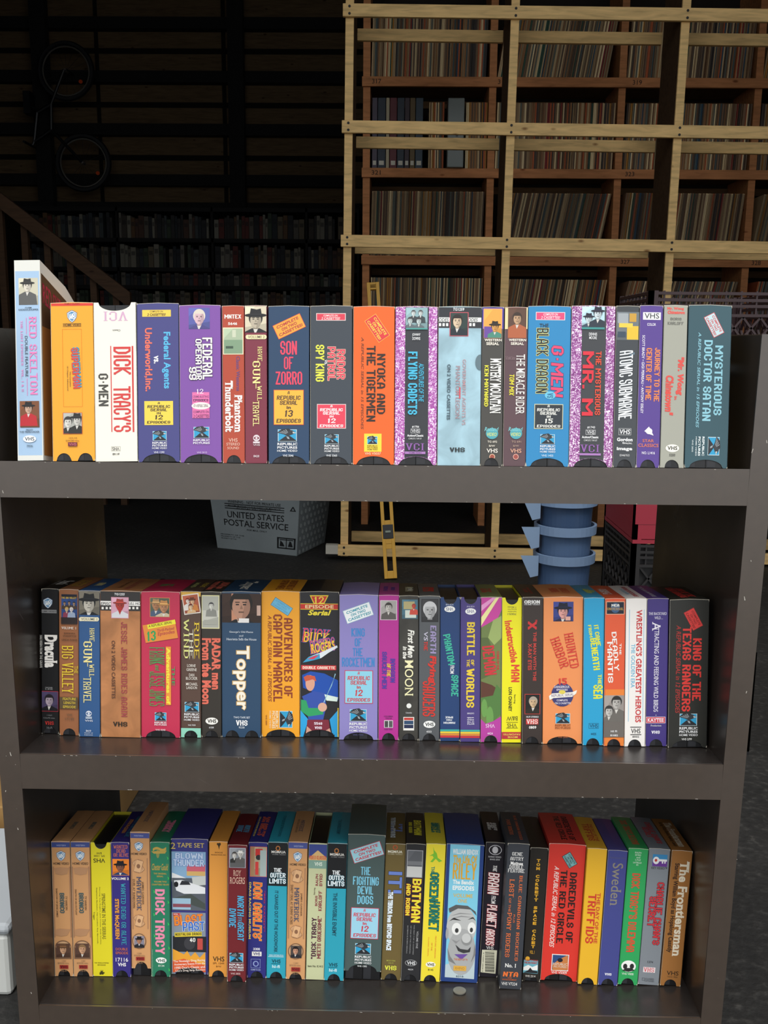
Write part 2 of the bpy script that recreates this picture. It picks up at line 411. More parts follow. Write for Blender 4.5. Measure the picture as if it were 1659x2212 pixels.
def block_text(s, cx, cy, w, h, o, ang, wt, sf, it, grow=0.0):
    W, H = (w, h) if o in 'hu' else (h, w)
    gap = .13 + (.15 if sf else 0); tot = sum(WID.get(c, 1) for c in s) + gap * (len(s) - 1)
    sh = abs(it) * H * .6; u = (W - sh) / tot
    t = min(u * wt, H * .34); th = min(t, H * (.17 if not sf else .12)); 
    out = []; x = -(W - sh) / 2 - it * .0
    def P(px, py): return (px + it * .6 * (py), py)
    def quad(a, b, c, d): out.append([P(*a), P(*b), P(*c), P(*d)])
    for c in s:
        cw = WID.get(c, 1) * u
        if c != ' ':
            x0, x1 = x + t / 2, x + cw - t / 2; y0, y1 = -H / 2 + th / 2, H / 2 - th / 2
            if c in 'I.!\'': x0 = x1 = x + cw / 2
            for pl in GL[c]:
                q = [(x0 + (x1 - x0) * p[0], y0 + (y1 - y0) * p[1]) for p in pl]
                for i in range(len(q)):
                    a = q[i]; tx, ty = t / 2 + grow, th / 2 + grow
                    if i < len(q) - 1:
                        b = q[i + 1]; dx, dy = abs(a[0] - b[0]), abs(a[1] - b[1])
                        if dx < 1e-6: quad((a[0] - tx, a[1]), (a[0] + tx, a[1]), (b[0] + tx, b[1]), (b[0] - tx, b[1]))
                        elif dy < 1e-6: quad((a[0], a[1] - ty), (a[0], a[1] + ty), (b[0], b[1] + ty), (b[0], b[1] - ty))
                        elif dx > dy * 1.2: quad((a[0], a[1] - ty), (a[0], a[1] + ty), (b[0], b[1] + ty), (b[0], b[1] - ty)); 
                        else: quad((a[0] - tx, a[1]), (a[0] + tx, a[1]), (b[0] + tx, b[1]), (b[0] - tx, b[1]))
                    inner = 0 < i < len(q) - 1
                    end = pl[i][1] in (0.0, 1.0) or pl[i][0] in (0., 1.)
                    if inner or end:
                        k = .72 if (inner and pl[i][0] in (0., 1.) and pl[i][1] not in (0., 1.)) or (inner and pl[i][0] not in (0., 1.)) else 1
                        quad((a[0] - tx * k, a[1] - ty * k), (a[0] + tx * k, a[1] - ty * k), (a[0] + tx * k, a[1] + ty * k), (a[0] - tx * k, a[1] + ty * k))
                    if sf and pl[i][1] in (0., 1.) and (i in (0, len(q) - 1) or pl[i][0] in (0., 1.)) and c not in 'OCGQS03689':
                        sx = tx + u * (.04 if c in 'MWN' else .15); sy = th * .5
                        ye = (-H / 2, -H / 2 + sy) if pl[i][1] == 0 else (H / 2 - sy, H / 2)
                        quad((a[0] - sx, ye[0] - grow), (a[0] + sx, ye[0] - grow), (a[0] + sx, ye[1] + grow), (a[0] - sx, ye[1] + grow))
        x += cw + gap * u
    rot = math.radians({'h': 0, 'u': 180, 'v': -90, 'b': 90}[o] + ang); c, sn = math.cos(rot), math.sin(rot)
    return [[(cx + x * c - y * sn, cy + x * sn + y * c) for x, y in f] for f in out]
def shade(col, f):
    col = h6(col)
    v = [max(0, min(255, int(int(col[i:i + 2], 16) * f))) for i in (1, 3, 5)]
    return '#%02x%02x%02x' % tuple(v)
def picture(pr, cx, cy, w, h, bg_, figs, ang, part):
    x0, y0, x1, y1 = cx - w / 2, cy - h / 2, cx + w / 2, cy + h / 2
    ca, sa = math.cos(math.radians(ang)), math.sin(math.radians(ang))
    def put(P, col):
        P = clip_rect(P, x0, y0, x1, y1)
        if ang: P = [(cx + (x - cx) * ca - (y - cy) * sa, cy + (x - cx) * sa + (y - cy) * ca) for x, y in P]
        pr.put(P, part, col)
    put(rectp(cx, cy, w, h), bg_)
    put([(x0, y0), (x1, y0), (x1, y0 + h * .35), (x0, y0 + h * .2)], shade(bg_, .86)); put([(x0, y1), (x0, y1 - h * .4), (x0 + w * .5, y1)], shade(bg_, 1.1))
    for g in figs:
        X = lambda u: x0 + u * w
        Yv = lambda v: y1 - v * h
        if g[0] == 'r': put([(X(g[1]), Yv(g[4])), (X(g[3]), Yv(g[4])), (X(g[3]), Yv(g[2])), (X(g[1]), Yv(g[2]))], g[5])
        elif g[0] == 'y': put([(X(g[i]), Yv(g[i + 1])) for i in (1, 3, 5)], g[7])
        elif g[0] == 'c': put(ellipse(X(g[1]), Yv(g[2]), g[3] * w, g[3] * w), g[4])
        elif g[0] == 'p':
            fx, fy, r = X(g[1]), Yv(g[2]), g[3] * w; skin, hair, cl, hat = g[4:8]
            put([(fx - 2.3 * r, fy - 4.5 * r), (fx + 2.3 * r, fy - 4.5 * r), (fx + 2.0 * r, fy - 2.0 * r), (fx + .6 * r, fy - 1.3 * r), (fx - .6 * r, fy - 1.3 * r), (fx - 2.0 * r, fy - 2.0 * r)], cl)
            put([(fx - .1 * r, fy - 2.3 * r), (fx + .42 * r, fy - 1.25 * r), (fx - .42 * r, fy - 1.25 * r)], '#d8d4cc' if hair != '#cfcfcf' else cl)
            put(rectp(fx, fy - 1.15 * r, .75 * r, .6 * r), shade(skin, .8))
            put(ellipse(fx, fy + .28 * r, 1.08 * r, 1.2 * r), hair)
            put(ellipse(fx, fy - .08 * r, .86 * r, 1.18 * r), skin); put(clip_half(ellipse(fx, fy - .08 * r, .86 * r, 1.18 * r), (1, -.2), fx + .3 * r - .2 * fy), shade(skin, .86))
            put(clip_half(ellipse(fx, fy + .1 * r, .9 * r, 1.2 * r), (0, 1), fy + .62 * r), hair)
            for e in (-.36, .32):
                put(rectp(fx + e * r, fy + .12 * r, .3 * r, .13 * r), '#2a2422'); put(rectp(fx + e * r, fy + .34 * r, .42 * r, .08 * r), shade(hair, .8))
            put([(fx - .12 * r, fy - .3 * r), (fx + .16 * r, fy - .3 * r), (fx + .02 * r, fy + .1 * r)], shade(skin, .78))
            put(rectp(fx, fy - .6 * r, .5 * r, .12 * r), shade(skin, .55))
            if hat:
                put(ellipse(fx, fy + .72 * r, 1.75 * r, .3 * r), shade(hair, .9)); put([(fx - .95 * r, fy + .75 * r), (fx + .95 * r, fy + .75 * r), (fx + .8 * r, fy + 1.75 * r), (fx + .15 * r, fy + 1.6 * r), (fx - .75 * r, fy + 1.8 * r)], hair)
                put(rectp(fx, fy + .88 * r, 1.85 * r, .16 * r), shade(hair, 1.5))
def logo(pr, kind, cx, cy, w, h, o, part):
    def put(P, col):
        if o == 'v': P = [(cx + (y - cy), cy - (x - cx)) for x, y in P]
        pr.put(P, part, col)
    W, H = (w, h) if o == 'h' else (h, w)
    if kind == 'eagle':
        put(rectp(cx, cy - H * .03, W * .94, H * .9), '#c9dbe0'); put(rectp(cx, cy - H * .03, W * .88, H * .84), '#2f9cc8')
        put([(cx - W * .44, cy - H * .45), (cx + W * .44, cy - H * .45), (cx + W * .44, cy - H * .38), (cx + W * .12, cy - H * .05), (cx - W * .1, cy - H * .08)], '#26292e')
        put([(cx - W * .05, cy - H * .1), (cx + W * .06, cy - H * .12), (cx + W * .12, cy - H * .3), (cx + W * .02, cy - H * .28)], '#9ca4a8')
        put([(cx - W * .5, cy + H * .18), (cx - W * .3, cy + H * .42), (cx + W * .05, cy + H * .5), (cx + W * .25, cy + H * .3), (cx - W * .1, cy + H * .02)], '#2a2d31')
        put([(cx - W * .1, cy + H * .2), (cx + W * .22, cy + H * .38), (cx + W * .42, cy + H * .18), (cx + W * .3, cy + H * .08), (cx + W * .02, cy - H * .08), (cx - W * .14, cy + H * .02)], '#33373c')
        for k in range(4): put([(cx - W * (.42 - .1 * k), cy + H * (.2 + .07 * k)), (cx - W * (.36 - .1 * k), cy + H * (.24 + .06 * k)), (cx - W * (.05 - .03 * k), cy + H * (.1 + .03 * k)), (cx - W * (.07 - .03 * k), cy + H * (.08 + .03 * k))], '#8c9296')
        put([(cx + W * .26, cy + H * .26), (cx + W * .46, cy + H * .16), (cx + W * .28, cy + H * .12)], '#c9ccc8')
    elif kind == 'shield':
        S = lambda f: [(cx - W * .5 * f, cy + H * .28 * f), (cx - W * .3 * f, cy + H * .38 * f), (cx, cy + H * .5 * f), (cx + W * .3 * f, cy + H * .38 * f), (cx + W * .5 * f, cy + H * .28 * f), (cx + W * .46 * f, cy - H * .08 * f), (cx + W * .26 * f, cy - H * .34 * f), (cx, cy - H * .5 * f), (cx - W * .26 * f, cy - H * .34 * f), (cx - W * .46 * f, cy - H * .08 * f)]
        put(S(1), '#3c5f86'); put(S(.9), '#e6e8e6'); put(S(.76), '#4a86b4')
        wht = '#eef0ee'
        for x in (-.28, -.12): put([(cx + W * (x - .04), cy + H * .2), (cx + W * (x + .04), cy + H * .2), (cx + W * (x + .12), cy - H * .2), (cx + W * (x + .05), cy - H * .22)], wht)
        for x in (-.12, .02): put([(cx + W * x, cy + H * .22), (cx + W * (x + .07), cy + H * .22), (cx + W * (x - .02), cy - H * .22), (cx + W * (x - .09), cy - H * .22)], wht)
        put(rectp(cx + W * .1, cy, W * .07, H * .46), wht)
        for k in (.12, -.12): put(ellipse(cx + W * .19, cy + H * k, W * .13, H * .13, 14), wht); put(ellipse(cx + W * .18, cy + H * k, W * .06, H * .06, 12), '#4a86b4')
TAPES = [
('A',0.0305,0.008,-0.0223,0.0297,0.23,0,'#a3c0dc','large white plastic clamshell tape case with pale blue spine at the left end','clam','',[('P',1.1,194.2,22.4,30.8,'#c9c4ad','picture',0,(('p',0.45,0.3,0.22,'#d8d0c0','#2b2a28','#5a5a58',1),)),('T',0.7,175.6,7.5,1.7,'#39424c','lettering',0,'CLEM','h',0,0,None,1),('T',1,173.3,23,2.1,'#39424c','lettering',0,'KADIDDLEHOPPER','h',0,0,None,1),('T',5.6,120.3,8.4,88.8,'#e87fb8','lettering',0,'RED SKELTON','v',0,0.03,None,1),('T',-2.3,119.8,3.1,46.8,'#39424c','lettering',0,'DOUBLE FEATURE','v',0,0,None,1),('R',-1.9,154.7,0.5,18.8,'#e87fb8','panel',0),('R',-2.1,84.8,0.5,19.9,'#e87fb8','panel',0),('T',-7.3,120,2.3,81.1,'#e87fb8','lettering',0,'THE LOST EPISODES  VOL. I & II','v',0,0.02,None,1),('P',0.1,53.3,22.4,30.3,'#7a4a2c','picture',0,(('p',0.45,0.28,0.2,'#c9a48c','#1c1a1c','#b9242c',1),)),('T',-0.2,35.3,8.2,1.9,'#39424c','lettering',0,'FREDDY','h',0,0,None,1),('T',-0.2,33,23.1,2.2,'#39424c','lettering',0,'THE FREELOADER','h',0,0,None,1),('E',-0.3,24.9,15.2,8.1,'#e9edf0','panel',0),('T',-0.3,24.9,10.9,4.3,'#2d3338','lettering',0,'VHS','h',0,0,None,0),('T',-0.4,16.8,7.1,2.7,'#5c6b78','lettering',0,'7956','h',0,0,None,0)]),
('A',0.0804,0.01,-0.0205,0.0493,0.1818,0,'#f0a52a','orange tape box with red strip on top and boxed arched title, beside the white case','n2','',[('R',0.9,180.7,49.2,4.6,'#d6392e','panel',0),('T',0.7,180.7,17.6,1.9,'#7c1d1a','lettering',0,'FAMILY CLASSIC','h',0,0,None,0),('L',0.1,166.3,11.9,14.5,'#ffffff','emblem',0,'shield','h'),('T',0.2,156.5,20.6,2.4,'#3c3424','lettering',0,'HOME VIDEO','h',0,0,None,0),('R',0.1,158,21.4,0.4,'#3c3424','panel',0),('R',0,154.8,21.4,0.4,'#3c3424','panel',0),('F',-0.3,107.2,22.3,89.3,'#d98420','panel',0,0.3),('T',4.8,107.7,8.6,46.1,'#3f8fb0','lettering',3,'SUPERMAN','v',0,0.05,None,0),('T',3.2,106.6,8.1,46.5,'#d2463a','lettering',3,'SUPERMAN','v',0,0.03,None,0),('T',-3.1,94.2,1.7,17.7,'#3c3424','lettering',0,'The Complete','v',0,0,None,0),('T',-6,94.9,1.8,28.3,'#3c3424','lettering',0,'15 Chapter Adventure!','v',0,0,None,0),('R',-1,43.4,22.4,24.6,'#c3563a','panel',0),('P',-0.9,43.4,21.2,23.5,'#a9a9a2','picture',0,(('p',0.25,0.45,0.22,'#d8d4cc','#3a3836','#33302e',0),('p',0.75,0.35,0.22,'#c8c4bc','#222','#2a2826',1))),('T',-0.7,26.4,9.5,1.6,'#7c5a20','lettering',0,'12576 A/B','h',0,0,None,0),('T',-1,23.3,15.5,1.9,'#7c5a20','lettering',0,'B/W/240 mins.','h',0,0,None,0),('R',-1.1,19.2,10.6,4.6,'#6b1f2c','panel',0),('T',-1.1,19.2,9,3.1,'#c9707a','lettering',0,'VHS','h',0,0,None,1)]),
('A',0.1298,0.01,-0.0188,0.0489,0.1827,0,'#eeeadb','cream white tape box with upright red striped title and a notch cut in its top','nt','',[('T',0.6,167,26.3,10.7,'#d3a9c4','lettering',0,'VCI','u',0,0.02,None,1),('T',1.6,150.6,9.2,2.2,'#555','lettering',0,'Classic','u',0,0,None,0),('R',-5.2,83.5,1.1,98.9,'#cf3f3c','panel',0),('R',19.9,83.2,1.9,98.9,'#cf3f3c','panel',0),('T',7.8,115.9,20,32,'#d2413e','lettering',0,'DICK','v',0,0.02,None,0),('T',7.1,60.2,19.8,52.6,'#d2413e','lettering',0,"TRACY'S",'v',0,0.02,None,0),('T',-14.3,82.5,11.3,37.5,'#46443f','lettering',0,'G-MEN','v',0,0.02,None,0),('F',-0.8,14.6,10.6,5.1,'#77756c','panel',0,0.2),('T',-0.8,14.6,8.4,3.5,'#3a3a38','lettering',0,'VHS','u',0,0,None,1),('T',-0.7,8.5,7.9,2.7,'#3a3a38','lettering',0,'#1168','u',0,0,None,0)]),
('A',0.1791,0.01,-0.017,0.0482,0.1819,0,'#45457f','indigo tape box with sky blue and coral title lines and two yellow labels','n','',[('R',-1.4,170.8,33.1,7.8,'#efcb52','panel',0),('T',-1.5,172.8,15.4,2.1,'#4a3a20','lettering',0,'COMPLETE ON','h',0.2,0,None,0),('T',-1.5,169.2,21.4,3,'#4a3a20','lettering',0,'2 CASSETTES!','h',0.2,0.01,None,0),('T',9.2,116.8,10.3,65.1,'#57b4dd','lettering',0,'Federal Agents','v',0,0.01,None,0),('T',-2.5,117.7,5.3,9.1,'#f2f2f2','lettering',0,'vs.','v',0,0.01,None,0),('T',-11.7,117.6,9.7,72.9,'#e4705c','lettering',0,'Underworld,Inc.','v',0,0.01,None,0),('R',0,56.3,33.2,27.5,'#f0d04e','panel',0),('R',0,56.3,31.9,26.2,'#f0d04e','panel',0),('T',0.2,67.7,2.7,2.5,'#3b3024','lettering',0,'A','h',0.2,0.02,None,0),('T',0.1,63.7,26.6,3.3,'#3b3024','lettering',0,'REPUBLIC','h',0.2,0.02,None,0),('T',0.1,59.9,19.9,3.3,'#3b3024','lettering',0,'SERIAL','h',0.2,0.02,None,0),('T',0,56.1,4.7,2.5,'#3b3024','lettering',0,'IN','h',0,0.02,None,0),('T',-0,51.5,10,5.2,'#3b3024','lettering',0,'12','h',0.2,0.02,None,0),('T',-0.1,45.7,27.2,3,'#3b3024','lettering',0,'EPISODES','h',0.2,0.02,None,0),('L',0.8,30.3,17.1,12.3,'#ffffff','emblem',0,'eagle','h'),('T',0.7,22,17.1,2.4,'#e8e8e8','lettering',0,'REPUBLIC','h',0,0.01,None,1),('T',0.7,18.9,17.1,2.2,'#e8e8e8','lettering',0,'PICTURES','h',0,0.01,None,1),('T',0.6,15.9,17.1,2,'#e8e8e8','lettering',0,'HOME VIDEO','h',0,0,None,0),('T',0,11.1,12.2,2.4,'#d8d8e4','lettering',0,'VHS 1290','h',0,0,None,0)]),
('A',0.2274,0.01,-0.0153,0.0476,0.1803,0,'#7e4fa0','purple tape box with a small woman portrait above a white two-line title','n','',[('P',-0.8,165.3,24.3,24.2,'#5a5fa4','picture',0,(('p',0.5,0.45,0.27,'#d8b4bc','#d9cfc0','#4a4580',0),)),('T',8.3,119.3,11.3,48,'#f2efe6','lettering',0,'FEDERAL','v',0,0.03,'#3a2850',0),('T',-1.7,118.3,7.1,47,'#f2efe6','lettering',0,'OPERATOR','v',0,0.03,'#3a2850',0),('T',-8.6,102.3,8.6,14.8,'#f2efe6','lettering',0,'99','v',0,0.03,'#3a2850',0),('R',0.4,65.8,19.8,29.8,'#e073a8','panel',0),('T',-0.6,81.7,7.7,5.3,'#f0e4ec','lettering',0,'12','h',0,0.02,None,1),('T',0.5,75.6,18.2,2.6,'#7a3a6a','lettering',0,'CRIME-BUSTING','h',0,0,None,0),('T',0.4,71.5,17.2,2.9,'#4c2850','lettering',0,'EPISODES','h',0,0.02,None,0),('E',0.5,65,21.7,8.2,'#f3ece0','panel',0),('T',0.5,65.2,16.9,3.4,'#4c2850','lettering',0,'OF A REPUBLIC SERIAL','h',0.2,0,None,0),('T',0.6,58.1,18.2,2.9,'#7a3a6a','lettering',0,'COMPLETE ON','h',0,0,None,0),('T',0.7,53.3,18,3.7,'#6a3058','lettering',0,'2 CASSETTES','h',0,0,None,0),('L',0.9,34.7,19.3,14.4,'#ffffff','emblem',0,'eagle','h'),('T',0.9,25.5,19.3,2.4,'#e8e8e8','lettering',0,'REPUBLIC','h',0,0.01,None,1),('T',0.8,22.3,19.3,2.2,'#e8e8e8','lettering',0,'PICTURES','h',0,0.01,None,1),('T',1.3,11.4,11.9,2.1,'#cdbada','lettering',0,'VHS 5015','h',0,0,None,0)]),
('A',0.2654,0.01,-0.0135,0.0256,0.1802,0,'#b0472f','brick red tape box with a small green landscape picture near its top','n','',[('T',-0.4,168,19.2,4.7,'#f1ece4','lettering',0,'MNTEX','h',0,0.03,None,0),('T',-0.6,159.9,10.5,3.1,'#f1ece4','lettering',0,'5646','h',0,0.01,None,0),('R',-0.1,140,23.5,30.9,'#e2dcb8','panel',0),('P',-0.1,139.9,21.4,28.6,'#a8b89a','picture',0,(('r',0,0.45,1,1,'#7f9a7c'),('r',0.1,0.7,0.5,0.8,'#3f5444'),('r',0.45,0.05,0.65,0.35,'#c9ceb4'))),('T',5.4,102.6,4.1,39.6,'#5c4a8a','lettering',0,'Classic Westerns','v',0,0,None,1),('T',5.5,56.8,9.1,43.1,'#f4efe6','lettering',0,'Phantom','v',0,0.02,None,1),('T',-5.2,65.2,9,59.4,'#f4efe6','lettering',0,'Thunderbolt','v',0,0.02,None,1),('T',-0.7,26.3,10.3,4.2,'#e8b8a4','lettering',0,'VHS','h',0,0,None,0),('T',-0.7,21.6,15.6,3.2,'#e8b8a4','lettering',0,'STEREO','h',0,0,None,0),('T',-0.7,17.2,13.5,2.9,'#e8b8a4','lettering',0,'SOUND','h',0,0,None,0)]),
('A',0.2912,0.01,-0.0118,0.0253,0.1807,0,'#7c2f40','maroon tape box with a man in black hat above a yellow slab title','','',[('P',-0.1,165,24.5,30.1,'#d8cdb2','picture',0,(('p',0.5,0.52,0.3,'#b9ad98','#1b1a1c','#201f22',1),)),('E',-9.6,144.9,4.2,5,'#efe0b0','panel',0),('E',10.4,144.8,4.2,5,'#efe0b0','panel',0),('R',0.4,144.8,20,5,'#efe0b0','panel',0),('T',0.5,144.8,19.2,2.9,'#3a2a24','lettering',0,'VOLUME 2','h',0,0,None,1),('T',4.7,125.4,5,16,'#ecdf92','lettering',0,'HAVE','v',0,0.02,None,1),('T',0.6,104.5,8.6,25.4,'#ecdf92','lettering',0,'GUN','v',0,0.03,None,1),('R',0.1,88.5,0.8,5.5,'#ecdf92','panel',0),('T',4.1,80.2,5.2,16.8,'#ecdf92','lettering',0,'WILL','v',0,0.02,None,1),('T',-0,57.1,7.1,28.4,'#ecdf92','lettering',0,'TRAVEL','v',0,0.02,None,1),('E',0.4,28.9,7.7,7.6,'#dccfd2','emblem',0),('E',0.4,28.9,6.1,3.2,'#7c2f40','emblem',0),('E',0.4,28.9,2.6,2.6,'#dccfd2','emblem',0),('R',0.4,23.9,7.7,2.1,'#dccfd2','panel',0),('T',0.5,21,7.9,2.1,'#dccfd2','lettering',0,'VHS','h',0,0,None,0),('T',0.3,8.1,6.6,2.6,'#dccfd2','lettering',0,'8420','h',0,0,None,0)]),
('A',0.329,0.01,-0.01,0.047,0.1803,0,'#24405f','navy blue tape box with stacked pink title between two orange labels','n','',[('R',0.3,157.3,34.5,17.1,'#d6503c','sticker',25),('R',0.3,157.3,33.4,16,'#eda33c','sticker',25),('T',-1.7,161.5,27.6,3.4,'#b03a3a','sticker',25,'COMPLETE','h',0.1,0.01,None,0),('T',0.3,157.3,19,3.4,'#b03a3a','sticker',25,'ON TWO','h',0.1,0.01,None,0),('T',2.2,153.2,29.6,3.4,'#b03a3a','sticker',25,'CASSETTES!','h',0.1,0.01,None,0),('T',-0.4,132.7,19.2,15.7,'#e2455f','lettering',0,'SON','h',0,0.03,None,0),('T',-0.4,115.3,10.8,14.4,'#e2455f','lettering',0,'OF','h',0,0.03,None,0),('T',-0,98,30.6,14.9,'#e2455f','lettering',0,'ZORRO','h',0,0.03,None,0),('R',-0.3,64.5,34.8,40.4,'#c8503a','panel',0),('R',-0.3,64.5,33.5,39.1,'#efb43e','panel',0),('T',-0.3,81.3,2.8,3.6,'#4a3428','lettering',0,'A','h',0.2,0.02,None,0),('T',-0.3,75.5,27.8,4.9,'#4a3428','lettering',0,'REPUBLIC','h',0.2,0.02,None,0),('T',-0.3,69.8,20.9,4.9,'#4a3428','lettering',0,'SERIAL','h',0.2,0.02,None,0),('T',-0.3,64.3,4.9,3.6,'#4a3428','lettering',0,'in','h',0,0.02,None,0),('T',-0.3,57.5,10.4,7.7,'#4a3428','lettering',0,'13','h',0.2,0.02,None,0),('T',-0.3,49,28.5,4.5,'#4a3428','lettering',0,'EPISODES','h',0.2,0.02,None,0),('L',-1.9,32.6,23.2,15.5,'#ffffff','emblem',0,'eagle','h'),('T',-1.9,22.3,23.2,3,'#e8e8e8','lettering',0,'REPUBLIC','h',0,0.01,None,1),('T',-2,18.3,23.2,2.8,'#e8e8e8','lettering',0,'PICTURES','h',0,0.01,None,1),('T',-2,14.6,23.2,2.5,'#e8e8e8','lettering',0,'HOME VIDEO','h',0,0,None,0),('T',-1,9.1,12.4,2.6,'#d8dde4','lettering',0,'VHS 5046','h',0,0,None,0)]),
('A',0.3775,0.01,-0.0083,0.0483,0.1809,0,'#3c434b','charcoal tape box with coral and yellow title lines and red labels','n','',[('R',-0.5,168.5,33.8,8.4,'#f0d8d4','panel',0),('R',-0.5,168.5,32.4,7.1,'#d93f52','panel',0),('T',-0.9,170,16.5,2.1,'#f2e6e2','lettering',0,'COMPLETE ON','h',0.2,0,None,0),('T',-0.7,166.8,21.5,2.9,'#f2e6e2','lettering',0,'2 CASSETTES!','h',0.2,0,None,0),('T',11.2,114.3,9.4,34,'#d9465a','lettering',0,'RADAR','v',0,0.03,'#e8c0a8',0),('T',0.4,115,8.9,38.5,'#d9465a','lettering',0,'PATROL','v',0,0.03,'#e8c0a8',0),('T',-6.3,116.5,2.9,6,'#eee','lettering',0,'vs.','v',0,0,None,0),('T',-13,115.5,9.9,42.2,'#dedf4c','lettering',0,'SPY KING','v',0,0.03,None,0),('R',0.3,54.7,33.3,28.1,'#f0d8d4','panel',0),('R',0.3,54.7,32,26.8,'#df4257','panel',0),('T',0.3,66.3,2.7,2.5,'#f5ecea','lettering',0,'A','h',0.2,0.02,None,0),('T',0.3,62.2,26.6,3.4,'#f5ecea','lettering',0,'REPUBLIC','h',0.2,0.02,None,0),('T',0.3,58.3,20,3.4,'#f5ecea','lettering',0,'SERIAL','h',0.2,0.02,None,0),('T',0.3,54.5,4.7,2.5,'#f5ecea','lettering',0,'IN','h',0,0.02,None,0),('T',0.4,49.7,10,5.3,'#f5ecea','lettering',0,'12','h',0.2,0.02,None,0),('T',0.4,43.8,27.3,3.1,'#f5ecea','lettering',0,'EPISODES','h',0.2,0.02,None,0),('L',0.7,28.9,17.1,12.1,'#ffffff','emblem',0,'eagle','h'),('T',0.7,20.8,17.1,2.4,'#e8e8e8','lettering',0,'REPUBLIC','h',0,0.01,None,1),('T',0.7,17.6,17.1,2.2,'#e8e8e8','lettering',0,'PICTURES','h',0,0.01,None,1),('T',0.8,14.7,17.1,2,'#e8e8e8','lettering',0,'HOME VIDEO','h',0,0,None,0),('T',0.6,9.7,12.6,2.4,'#e4e6e8','lettering',0,'VHS 3365','h',0,0,None,0)]),
('A',0.4262,0.01,-0.0065,0.0476,0.1806,0,'#e8641f','bright orange tape box with black title and tilted red sticker','n','',[('R',3.6,156.1,29.6,15.5,'#f0b44c','sticker',-56),('R',3.6,156.1,28.6,14.4,'#d8393c','sticker',-56),('T',7,158.4,23.7,3.1,'#f2d04e','sticker',-56,'COMPLETE','h',0.1,0.01,None,0),('T',3.6,156.1,16.3,3.1,'#f2d04e','sticker',-56,'ON TWO','h',0.1,0.01,None,0),('T',0.1,153.8,25.5,3.1,'#f2d04e','sticker',-56,'CASSETTES!','h',0.1,0.01,None,0),('T',8.4,92.3,9.5,69.1,'#33231a','lettering',0,'NYOKA AND','v',0,0.02,None,0),('T',-3.2,92.6,10.2,86.7,'#33231a','lettering',0,'THE TIGERMEN','v',0,0.02,None,0),('T',-13.1,93.1,3,105.6,'#7c3a1c','lettering',0,'A REPUBLIC SERIAL in 15 EPISODES','v',0.2,0,None,0),('R',-0.8,25,20,20.7,'#f0d53c','panel',0),('L',-1.4,28,12.6,10,'#ffffff','emblem',0,'eagle','h'),('T',-1.2,21.4,11.8,1.6,'#7c5c1c','lettering',0,'REPUBLIC','h',0,0,None,0),('T',-1.2,19.3,11.8,1.6,'#7c5c1c','lettering',0,'PICTURES','h',0,0,None,0),('T',-1.2,17.2,11.8,1.6,'#7c5c1c','lettering',0,'HOME VIDEO','h',0,0,None,0),('T',-0.8,12.6,18.4,2.9,'#f3d6b0','lettering',0,'VHS V5037','h',0,0,None,0)]),
('A',0.4746,0.01,-0.0048,0.0482,0.1809,0,'#b95cb4','pink-marbled tape box with black centre band and turquoise title','n','marble',[('R',0.6,91.2,26.9,179.7,'#33353a','panel',0),('P',0.1,167.5,24.8,25.1,'#8fb0b4','picture',0,(('p',0.35,0.25,0.1,'#d5dcd9','#555','#3a4448',0),('p',0.68,0.25,0.1,'#d5dcd9','#555','#3a4448',0),('p',0.2,0.6,0.12,'#c2cfcd','#444','#606c70',0),('p',0.6,0.62,0.12,'#c2cfcd','#444','#606c70',0))),('R',0.2,155.7,24.8,1.6,'#4c9c94','panel',0),('T',-0.2,148.7,9.4,3.7,'#f0f0f0','lettering',0,'JOHNNY','h',0,0,None,0),('T',-0.2,144.6,8.9,3.4,'#f0f0f0','lettering',0,'DOWNS','h',0,0,None,0),('T',5.8,94.3,5.8,44,'#46b6d8','lettering',0,'ADVENTURES OF THE','v',0.2,0,None,0),('T',-4,93.6,10.6,72,'#46b6d8','lettering',0,'FLYING CADETS','v',0,0.04,None,0),('T',-0.4,43.7,8.1,2.6,'#eee','lettering',0,'#1706','h',0,0,None,0),('F',-0.5,38.9,10.5,5,'#eee','panel',0,0.3),('T',-0.6,38.9,8.7,3.4,'#eee','lettering',0,'VHS','h',0,0,None,1),('T',-0.6,33.7,18.6,2.6,'#eee','lettering',0,'Action/Classic','h',0,0.01,None,0),('T',-0.7,30.2,15.2,1.8,'#ccc','lettering',0,'COMPLETE 3 TAPE SET','h',0,0,None,0),('T',-0.9,20.7,20,8.1,'#8d5ba2','lettering',0,'VCI','h',0,0.03,None,1),('R',-0.6,13.9,23.6,2.9,'#a878b6','panel',0),('T',-0.4,13.9,14.5,1.8,'#5a3a66','lettering',0,'HOME VIDEO','h',0,0,None,0)]),
